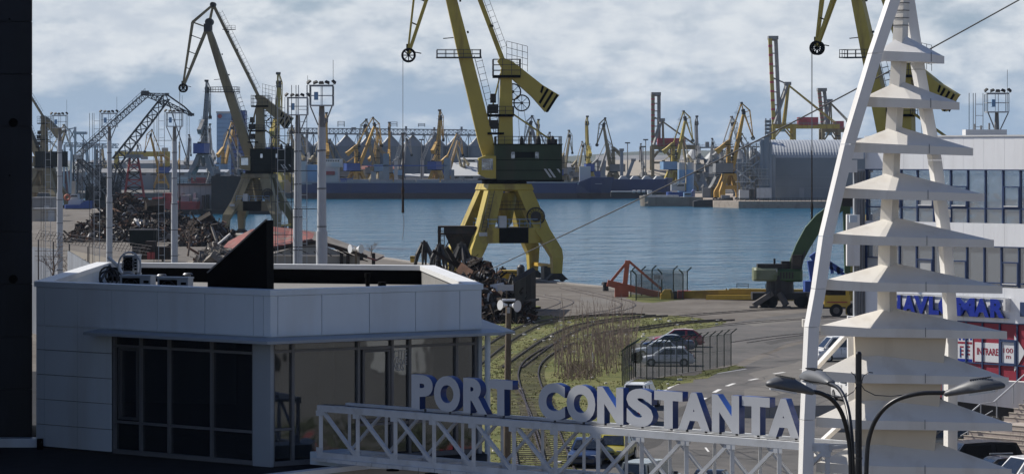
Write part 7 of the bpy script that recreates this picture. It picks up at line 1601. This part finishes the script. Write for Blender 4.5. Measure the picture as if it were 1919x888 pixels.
# ---- ship to shore container cranes
def sts(label, px, Y, sx, base, girder, apex, boomtop, house, col_a, col_b, hcol, back, name='container_crane'):
    t = thing(name, label, 'container crane', (gx(px, Y), Y, 0), group='container cranes on the far terminal'); D_ = 7.5
    def q(dx, py, dy=0): return V(gx(px + dx, Y), Y + dy, zo(py, Y))
    for dy in (-D_, D_):
        for dx in (0, sx): m = M(); a = q(dx, base, dy); a.z = 0; m.bar(a, q(dx, girder + 2, dy), 1.5); m.build('leg', K[col_a], t)
        m = M(); m.bar(q(0, girder + (base - girder) * .45, dy), q(sx, girder + (base - girder) * .45, dy), 1.0); m.build('portal_beam', K[col_a], t)
        m = M(); m.bar(q(0, girder + 26, dy), q(sx * .5, girder + 3, dy), .7); m.build('brace', K[col_a], t); m = M(); m.bar(q(sx, girder + 26, dy), q(sx * .5, girder + 3, dy), .7); m.build('brace', K[col_a], t)
        m = M(); m.bar(q(2, girder, dy * .8), q(apex[0], apex[1], dy * .35), 1.1); m.build('a_frame', K[col_b], t); m = M(); m.bar(q(sx * .55, girder, dy * .8), q(apex[0] + 3, apex[1], dy * .35), .7); m.build('a_frame', K[col_a], t)
        m = M(); m.bar(q(apex[0], apex[1], dy * .35), q(back, girder - 2, dy * .6), .5); m.build('back_stay', K[col_a], t)
        m = M(); m.bar(q(apex[0], apex[1], dy * .35), q(boomtop[0] + 4, boomtop[1] + (girder - boomtop[1]) * .45, dy * .4), .35); m.build('fore_stay', K['fargrey'], t)
        m = M(); m.bar(q(-2, girder + 4, dy * .45), q(back + 6, girder + 4, dy * .45), 1.0, 2.2); m.build('girder', K[col_a], t)
    bt = q(boomtop[0], boomtop[1]); bb = q(1, girder + 1)
    for dy, c_, dx in ((-3.2, col_a, 0), (3.2, col_b, 3.2)):
        a, b = bb + V(dx, dy, 0), bt + V(dx, dy, 0); m = M(); m.bar(a, b, 1.7, 2.0); m.build('boom', K[c_], t)
        if c_ == col_a:
            for k in range(9): f = .06 + .105 * k; m = M(); m.bar(a + (b - a) * f + V(0, -.05, 0), a + (b - a) * (f + .026) + V(0, -.05, 0), 1.82, 2.12); m.build('red_band', K['farred'], t)
    for k in range(7): f = .08 + .15 * k; c = bb + (bt - bb) * min(f, 1); m = M(); m.bar(c + V(0, -3.2, 0), c + V(3.2, 3.2, 0), .5); m.build('boom_tie', K['fargrey'], t)
    m = M(); m.box(bt + V(1.6, 0, .4), (4.6, 7.6, 1.6)); m.build('boom_head', K['fargrey'], t)
    a, b = q(house[0], girder - 11), q(house[1], girder + 4); m = M(); m.box(((a.x + b.x) / 2, Y, (a.z + b.z) / 2 + .5), (b.x - a.x, 8, a.z - b.z)); m.build('machine_house', K[hcol], t)
    m = M(); m.box(((a.x * .75 + b.x * .25), Y - 4.2, (a.z + b.z) / 2), ((b.x - a.x) * .3, .6, (a.z - b.z) * .7)); m.build('electric_room', K['farred'] if hcol != 'farred' else K['red'], t)
    m = M(); m.box(q(sx * .45, girder + 9), (3, 3, 2.6)); m.build('operator_cab', K['lblue'], t)
    m = M(); m.rail([q(-2, girder + 2, -5), q(back + 6, girder + 2, -5)], 1.2, .08, 2); m.build('walkway', K['fargrey'], t)
    m = M(); m.box(q(apex[0] + 1, apex[1] - 1), (3, 6, 1.5)); m.build('apex_platform', K['fargrey'], t)
sts('tall yellow container crane with a red banded raised boom behind the hall', 1448, 1500, 38, 355, 233, (27, 158), (-6, 73), (47, 84), 'yellow', 'fargrey', 'farred', 118)
sts('container crane with a dark raised boom and red machine house, left of the pier crane', 1222, 1560, 38, 345, 272, (17, 226), (1, 178), (10, 62), 'ochre', 'fargrey', 'farred', 78)
sts('farther container crane with a dark boom beside the yellow one', 1540, 1620, 30, 345, 240, (13, 190), (-6, 170), (22, 40), 'ochre', 'fargrey', 'farred', 60)

# ---- far portal cranes
def fcrane(label, px, ptop, Y, yawd, tilt=16, paint='farorange', house='fargrey', z0=0.0, det=0, rope=0, fly=None, jl=27):
    s_ = (zo(ptop, Y) - z0) / 49.0
    portal_crane('portal_crane', label, V(gx(px, Y), Y, z0), R(yawd), rnd.uniform(-.3, .3), s_, tilt, jl, fly, paint, house, det, rope, group='portal cranes on the far quays', blackband=False)
fcrane('tall yellow crane seen end on, just right of the ochre crane', 516, 133, 1480, 82, 10, 'yellow', 'blue', det=1)
fcrane('thin orange crane seen end on between the two floodlight masts', 613, 209, 1500, 97, 10)
fcrane('orange crane with a blue machine house, its boom raised to the right', 668, 213, 1490, 24, 22, 'farorange', 'blue', det=1)
fcrane('tan crane directly right of the orange one with the blue house', 708, 219, 1510, 150, 17, 'ochre', 'lblue')
fcrane('slim orange crane without visible boom, left of the hanging rope', 729, 228, 1505, 90, 6)
fcrane('tall orange crane seen end on above the blue ship', 818, 204, 1485, 70, 9, 'farorange', 'blue', det=1)
fcrane('grey tan crane left of the tall end on orange one', 560, 232, 1510, 130, 16, 'ochre')
fcrane('grey crane with its boom to the left behind the green machine house', 1022, 212, 1500, 152, 18, 'fargrey', 'blue', det=1)
fcrane('yellow crane just behind the grey one at the green machine house', 1012, 222, 1540, 100, 10, 'yellow')
fcrane('tan crane with its boom leaning right, right of the green machine house', 1056, 240, 1530, 62, 18, 'ochre')
fcrane('bright yellow needle like crane above the ship bow', 1103, 216, 1490, 98, 8, 'yellow', 'blue', det=1)
fcrane('tan crane with a hanging fly jib right of the bright yellow one', 1149, 219, 1500, 155, 10, 'ochre', 'fargrey')
fcrane('dark grey crane between the bright yellow and the tan one', 1120, 258, 1560, 30, 20, 'fargrey', 'blue')
fcrane('yellow crane in front of the red container crane house', 1262, 205, 1495, 20, 12, 'yellow', 'lblue', det=1)
fcrane('dark grey crane standing end on above the grey barge', 1308, 216, 1480, 96, 7, 'fargrey', 'fargrey', det=1)
fcrane('orange and grey crane on the stone pier with its jib to the right', 1366, 189, 1238, 12, 12, 'farorange', 'fargrey', det=1, rope=0)
fcrane('grey twin of the pier crane standing directly behind it', 1352, 214, 1330, 40, 16, 'fargrey', 'fargrey')
fcrane('orange crane between the blue tower and the ochre crane', 418, 222, 1560, 60, 20, 'farorange', 'lblue')
fcrane('thin orange crane over the yellow gantry, its jib to the left', 302, 240, 1600, 172, 14, 'farorange', 'blue')
fcrane('pale crane at the right end of the yellow gantry', 350, 250, 1560, 80, 14, 'fargrey', 'farwhite')
fcrane('grey crane with a blue machine house on the floating dock', 381, 148, 1310, 78, 9, 'fargrey', 'blue', z0=6.5, det=1)
fcrane('small grey crane glimpsed left of the ochre crane', 398, 230, 1500, 110, 12, 'fargrey', 'fargrey')
fcrane('orange crane glimpsed left of the hall behind the gate mast leg', 1606, 200, 1500, 100, 10, 'farorange', 'blue')
fcrane('tan crane far left, partly behind the floodlight mast', 96, 228, 1500, 40, 20, 'ochre', 'fargrey')
fcrane('small tan crane behind the stern of the blue ship', 590, 240, 1530, 60, 18, 'ochre', 'lblue')
for px, pt_, Y, yw, pa, ho, lab in ((150, 262, 1700, 60, 'fargrey', 'farwhite', 'left of the arched dredger boom'), (196, 268, 1720, 120, 'ochre', 'fargrey', 'under the arched dredger boom'), (240, 262, 1750, 30, 'fargrey', 'blue', 'above the left end of the yellow gantry'), (336, 262, 1700, 95, 'farorange', 'blue', 'right of the yellow gantry'), (446, 238, 1560, 140, 'fargrey', 'fargrey', 'behind the ochre crane jib'), (470, 246, 1540, 40, 'ochre', 'blue', 'behind the ochre crane tower'), (502, 236, 1560, 70, 'fargrey', 'lblue', 'just left of the short floodlight mast'), (540, 246, 1530, 25, 'ochre', 'fargrey', 'under the short floodlight mast head'), (578, 240, 1560, 100, 'fargrey', 'fargrey', 'between the two floodlight mast shafts'), (640, 256, 1520, 160, 'ochre', 'fargrey', 'left of the crane with the blue house'), (700, 238, 1540, 60, 'farorange', 'fargrey', 'right of the crane with the blue house'), (748, 250, 1540, 30, 'fargrey', 'lblue', 'at the rope of the big crane'), (838, 246, 1500, 35, 'farorange', 'blue', 'right of the tall end on orange crane'), (870, 256, 1540, 130, 'ochre', 'fargrey', 'left of the big crane jib foot'), (988, 232, 1520, 80, 'ochre', 'fargrey', 'above the green machine house roof'), (1040, 246, 1500, 130, 'fargrey', 'blue', 'right end of the green machine house'), (1080, 262, 1540, 50, 'ochre', 'fargrey', 'left of the bright yellow needle crane'), (1205, 266, 1560, 100, 'fargrey', 'fargrey', 'left of the dark raised boom'), (1290, 246, 1520, 120, 'ochre', 'fargrey', 'left of the dark end on crane'), (1330, 258, 1500, 60, 'fargrey', 'fargrey', 'left of the orange pier crane'), (1415, 244, 1540, 150, 'ochre', 'fargrey', 'above the elevator works'), (1585, 226, 1560, 70, 'farorange', 'fargrey', 'beside the gate mast left leg')):
    fcrane(('small grey' if pa == 'fargrey' else 'small tan' if pa == 'ochre' else 'small orange') + ' crane in the far row ' + lab, px, pt_, Y, yw, rnd.uniform(8, 24), pa, ho)
for i, (a, b) in enumerate((((742, 302), (760, 242)), ((791, 300), (813, 244)), ((843, 300), (864, 243)))):
    t = thing('ship_loader', ('left', 'middle', 'right')[i] + ' one of three slanting pale ship loader booms before the silos', 'ship loader', P(a[0], 330, 1500)); m = M(); m.lattice(P(*a, 1500), P(*b, 1500), 1.5, 14, .16); m.build('boom', K['farwhite'], t); m = M(); m.bar((gx(a[0], 1500), 1500, 0), P(*a, 1500), 1.6); m.build('tower', K['farwhite'], t); m = M(); m.box(P(b[0] + 1, b[1] - 2, 1500), (1, 1, 1.6)); m.build('boom_head', K['fargrey'], t); m = M(); m.bar(P(*a, 1500) + V(4, 0, -1), P(b[0] + 1, b[1] + 20, 1500), .3); m.build('stay', K['farwhite'], t)
# leaning pile and dark column right of the ship bow
for px, a, b, lab in ((1186, (1173, 338), (1187, 300), 'leaning dark pile'), (1165, (1165, 338), (1165, 281), 'upright dark blue pipe column')):
    t = thing('steel_pile', lab + ' on the quay right of the tan crane', 'pile', P(px, 338, 1490)); m = M(); m.bar(P(*a, 1490), P(*b, 1490), 1.5); m.build('shaft', K['farwall'], t); m = M(); m.box(P(*b, 1490), (2.2, 2, 1.2)); m.build('cap', K['fargrey'], t)
# yellow gantry and left conveyor works
Y = 1620; t = thing('gantry_crane', 'broad yellow gantry crane beam left of the floating dock', 'gantry crane', (gx(265, Y), Y, 0)); m = M(); fbox(m, 215, 318, 284, 293.5, Y, 3); m.build('beam', K['yellow'], t)
for px in (216, 220, 311, 316): m = M(); m.bar((gx(px, Y), Y + (4 if px % 2 else -2), 0), (gx(px, Y), Y + 1, zo(293, Y)), 1.2); m.build('leg', K['yellow'], t)
m = M(); fbox(m, 266, 276, 293.6, 299, Y - 1, 3); m.build('trolley', K['fargrey'], t); m = M(); fbox(m, 303, 314, 277, 284, Y, 3); m.build('hoist_house', K['beige'], t)
Y = 1450; t = thing('ore_unloader', 'pale grey lattice unloader bridge left of the arched dredger boom', 'unloader', (gx(165, Y), Y, 0))
m = M(); m.lattice(P(120, 271, Y), P(222, 274, Y), 3, 20, .22, h=1.8); m.build('bridge', K['farwhite'], t)
for px in (121, 134, 163, 178): m = M(); m.bar((gx(px - 2, Y), Y, 0), P(px, 271, Y), .8); m.bar((gx(px + 9, Y), Y, 0), P(px, 271, Y), .6); m.build('leg', K['farwhite'], t)
m = M(); m.bar(P(141, 300, Y), P(141, 238, Y), 1.0); m.bar(P(141, 240, Y), P(128, 268, Y), .5); m.bar(P(124, 243, Y), P(141, 240, Y), .5); m.bar(P(130, 242, Y), P(144, 268, Y), .5); m.build('mast', K['farwhite'], t)
m = M(); fbox(m, 138, 161, 247, 252, Y - 2, 5); m.build('cabin', K['farwhite'], t); m = M(); m.bar(P(150, 252, Y), P(165, 270, Y), .4); m.bar(P(156, 252, Y), P(157, 270, Y), .4); m.build('strut', K['farwhite'], t)
# ---- floating dock
Y = 1062; t = thing('floating_dock', 'grey floating dock wall with a black hull left of the ochre crane', 'floating dock', (gx(390, Y), Y, -2.5))
m = M(); fbox(m, 330, 520, 393, 404.5, Y, 22); m.build('pontoon', K['dark'], t); m = M(); fbox(m, 333, 396, 347, 392.8, Y + 14, 5); m.build('side_wall', K['farwhite'], t); m = M(); fbox(m, 396, 470, 330, 392.8, Y + 2, 18); m.build('end_wall', K['dark'], t)
m = M(); fbox(m, 328, 400, 344, 346.8, Y + 13, 7); m.rail([P(328, 344, Y + 13), P(400, 344, Y + 13)], 1.1, .05, 1.4); m.build('top_deck', K['steel'], t)
for px in (340, 352, 362, 378, 386): m = M(); fbox(m, px, px + 5, 366 - (px % 7), 392, Y + 9, 3); m.build('keel_block', K[('fargrey', 'dark', 'galv', 'steel', 'conc')[px % 5]], t)
for i in range(6): m = M(); fbox(m, 334 + i * 10.3, 334.5 + i * 10.3, 348, 392, Y + 13.9, .3); m.build('wall_rib', K['fargrey'], t)
m = M()
for i in range(16): px = rnd.uniform(400, 470); m.box(P(px, rnd.uniform(322, 340), Y + 4), (rnd.uniform(1, 3), 2, rnd.uniform(.6, 2.4)))
m.build('deck_gear', K['fargrey'], t, kind='stuff')
# ---- lattice dredger with arched boom
Y = 1056; dr = thing('bucket_dredger', 'rusty lattice dredger with an arched jib and a red hull behind the scrap heap', 'dredger', (gx(270, Y), Y, -2.5))
def dq(px, py, dy=0): return P(px, py, Y + dy)
m = M(); fbox(m, 236, 368, 378, 393, Y, 12); m.build('deck_block', K['red'], dr); m = M(); fbox(m, 232, 372, 392.8, 404.5, Y - .5, 14); m.build('hull', K['dark'], dr)
for px, w_, hh in ((285, 26, 8), (305, 14, 16), (338, 16, 12), (360, 10, 6), (258, 12, 5)): m = M(); fbox(m, px, px + w_, 378.2 - hh, 378, Y + 2, 6); m.build('deck_house', K['red'] if px % 2 else K['fargrey'], dr)
for sx, ex in ((232, 244), (272, 258)):
    for dy in (-1, 9): m = M(); m.bar(dq(sx, 380, dy), dq(ex - (0 if sx < 250 else 0), 294, dy * .5 + 2), .55); m.build('tower_leg', K['red'], dr)
for i in range(6):
    f0, f1 = i / 6, (i + 1) / 6; y0, y1 = 380 - 86 * f0, 380 - 86 * f1; l0, l1 = 232 + 12 * f0, 232 + 12 * f1; r0, r1 = 272 - 14 * f0, 272 - 14 * f1; m = M(); m.bar(dq(l0, y0), dq(r1, y1), .3); m.bar(dq(r0, y0), dq(l1, y1), .3); m.bar(dq(l1, y1), dq(r1, y1), .4); m.build('tower_bracing', K['red'] if i % 2 == 0 else K['rusty'], dr)
m = M(); m.box(dq(252, 293, 3), (5, 8, 1.2)); m.rail([dq(240, 291), dq(264, 291)], 1.2, .07, 1); m.build('tower_top', K['fargrey'], dr)
def lat(a, b, w_, n_, r_, m_, nm='jib_lattice', dy=0, taper=1): m = M(); m.lattice(dq(*a, dy), dq(*b, dy), w_, n_, r_, taper=taper); m.build(nm, m_, dr)
lat((146, 291), (275, 177), 1.7, 22, .16, K['fargrey'], 'gangway_boom')
m = M(); m.rail([dq(146, 288, -1), dq(272, 175, -1)], 1.5, .06, 1.8, 1); m.build('gangway_rail', K['steel'], dr)
lat((218, 303), (312, 182), 3.2, 9, .28, K['steel'], 'jib_lattice', 2, .75)
lat((275, 177), (313, 178), .8, 5, .16, K['steel']); lat((278, 178), (360, 216), 1.6, 11, .2, K['steel'], 'fly_lattice', 0, .5)
m = M(); m.bar(dq(312, 177), dq(345, 200), .5); m.bar(dq(345, 200), dq(362, 216), .5); m.box(dq(272, 175), (2.4, 2.2, 1.6)); m.box(dq(358, 215), (2, 1.4, .9)); m.box(dq(313, 177), (1.2, 2, .8)); m.build('jib_head', K['steel'], dr)
m = M()
for px in (349, 352, 355): m.tube([dq(px, 216), dq(px, 300)], .06, 4)
m.build('hoist_rope', K['ropes'], dr, kind='stuff')
m = M(); m.bar(dq(312, 180), dq(355, 312, 6), .25); m.build('stay', K['steel'], dr)
for a, b in (((143, 290), (140, 388)), ((150, 292), (150, 388)), ((146, 296), (200, 345)), ((150, 300), (210, 372)), ((200, 300), (160, 340)), ((185, 280), (184, 370)), ((215, 310), (200, 390)), ((218, 304), (240, 340)), ((165, 350), (235, 345)), ((176, 312), (225, 388)), ((158, 330), (185, 388)), ((205, 330), (160, 388)), ((228, 320), (215, 372))): m = M(); m.lattice(dq(*a, 3), dq(*b, 3), 1.5, 8, .2); m.build('frame_lattice', K['steel'] if (a[0] + b[0]) % 3 else K['fargrey'], dr)
m = M(); fbox(m, 139, 152, 290, 298, Y, 3); m.build('boom_cabin', K['farwhite'], dr); m = M(); fbox(m, 160, 222, 350, 376, Y + 4, 8); m.build('engine_house', K['darkgreen'], dr); m = M(); fbox(m, 186, 212, 330, 350, Y + 4, 5); m.build('engine_house', K['fargrey'], dr)
m = M(); fbox(m, 150, 236, 376, 404, Y + 2, 11); m.build('pontoon', K['dark'], dr)
# tug and workboats at the left quay
tg = hull('tug_boat', 'white and blue tug with orange lifebuoy at the left end of the quay', 120, 172, 1010, 1.4, 2.6, 8, (K['blue'], K['dark']), cat='tug boat', sheer=.2)
m = M(); fbox(m, 128, 152, 374, 388, 1012, 5); m.build('deck_house', K['farwhite'], tg); m = M(); fbox(m, 132, 146, 364, 374, 1013, 4); m.build('wheelhouse', K['farwhite'], tg); m = M(); fbox(m, 133, 145, 366, 369, 1012.9, .2); m.build('window', K['gl'], tg); m = M(); fbox(m, 134, 141, 340, 366, 1015, 2.5); m.build('funnel', K['beige'], tg); m = M(); c = P(126, 370, 1010); m.ring(c, .8, .3, n=12); m.build('lifebuoy', K['orange'], tg)
m = M(); m.bar(P(150, 364, 1013), P(150, 335, 1013), .2); m.bar(P(146, 345, 1013), P(154, 345, 1013), .15); m.build('mast', K['steel'], tg)
t2 = hull('workboat', 'small white boat between the dredger and the scrap heap', 208, 236, 1030, .8, 1.6, 5, (K['farwhite'], K['dark']), cat='boat', sheer=.2); m = M(); fbox(m, 214, 228, 366, 378, 1031, 3.5); m.build('wheelhouse', K['farwhite'], t2); m = M(); fbox(m, 216, 227, 368, 371, 1030.9, .2); m.build('window', K['gl'], t2)
# thin lamp masts and tree line far away
for i, (px, pt_, Y) in enumerate(((183, 272, 1450), (170, 305, 1450), (547, 248, 1470), (756, 250, 1495), (790, 262, 1495), (1176, 268, 1500), (1205, 275, 1500), (446, 255, 1480), (1210, 262, 1500), (1570, 255, 1480))):
    t = thing('lamp_mast', 'thin lamp mast on the far quay, ' + ('beside the dredger frame', 'left of the dredger frame', 'left of the twin floodlight masts', 'at the left ship loader', 'at the middle ship loader', 'right of the upright pipe column', 'right of the leaning pile', 'before the blue tower', 'left of the dark raised boom', 'right of the yellow container crane')[i], 'lamp mast', (gx(px, Y), Y, 0), world=False); h_ = zo(pt_, Y); m = M(); m.tube([(0, 0, 0), (0, 0, h_)], [.35, .2], 6); m.build('mast', K['fargrey'], t); m = M(); m.box((0, 0, h_), (2.4, .8, .6)); m.build('lamp_head', K['steel'], t)
m = M()
for i in range(5200):
    px = rnd.choice((rnd.uniform(1130, 1300), rnd.uniform(1020, 1150), rnd.uniform(60, 560))); Y = rnd.uniform(2300, 2700); g_ = MN.noise((px * .05, 1.3, 0)); z = rnd.random() ** 1.4 * (9 + 7 * g_); x = gx(px, Y)
    a = V(rnd.gauss(0, 1), rnd.gauss(0, .5), rnd.gauss(0, 1)).normalized() * rnd.uniform(.7, 1.7); b = V(rnd.gauss(0, 1), rnd.gauss(0, .5), rnd.gauss(0, 1)).normalized() * rnd.uniform(.6, 1.3); c = V(x, Y, z); m.add([c - a, c + b, c + a, c - b], [(0, 1, 2, 3)])
tag(m.build('far_trees', K['leaf']), 'hazy line of trees beyond the port warehouses', kind='stuff')
HAZE = 0.000032
# ---------------------------------------------------------------- haze over the harbour
hz = bpy.data.materials.new('haze air'); hz.use_nodes = True; nt = hz.node_tree; nt.nodes.clear()
pv = nt.nodes.new('ShaderNodeVolumePrincipled'); pv.inputs['Color'].default_value = (.62, .78, .98, 1); pv.inputs['Density'].default_value = HAZE; pv.inputs['Anisotropy'].default_value = 0.1
ou = nt.nodes.new('ShaderNodeOutputMaterial'); nt.links.new(pv.outputs[0], ou.inputs['Volume'])
m = M(); m.box((0, 7650, 30), (18200, 16900, 80)); tag(m.build('haze', hz), kind='stuff')
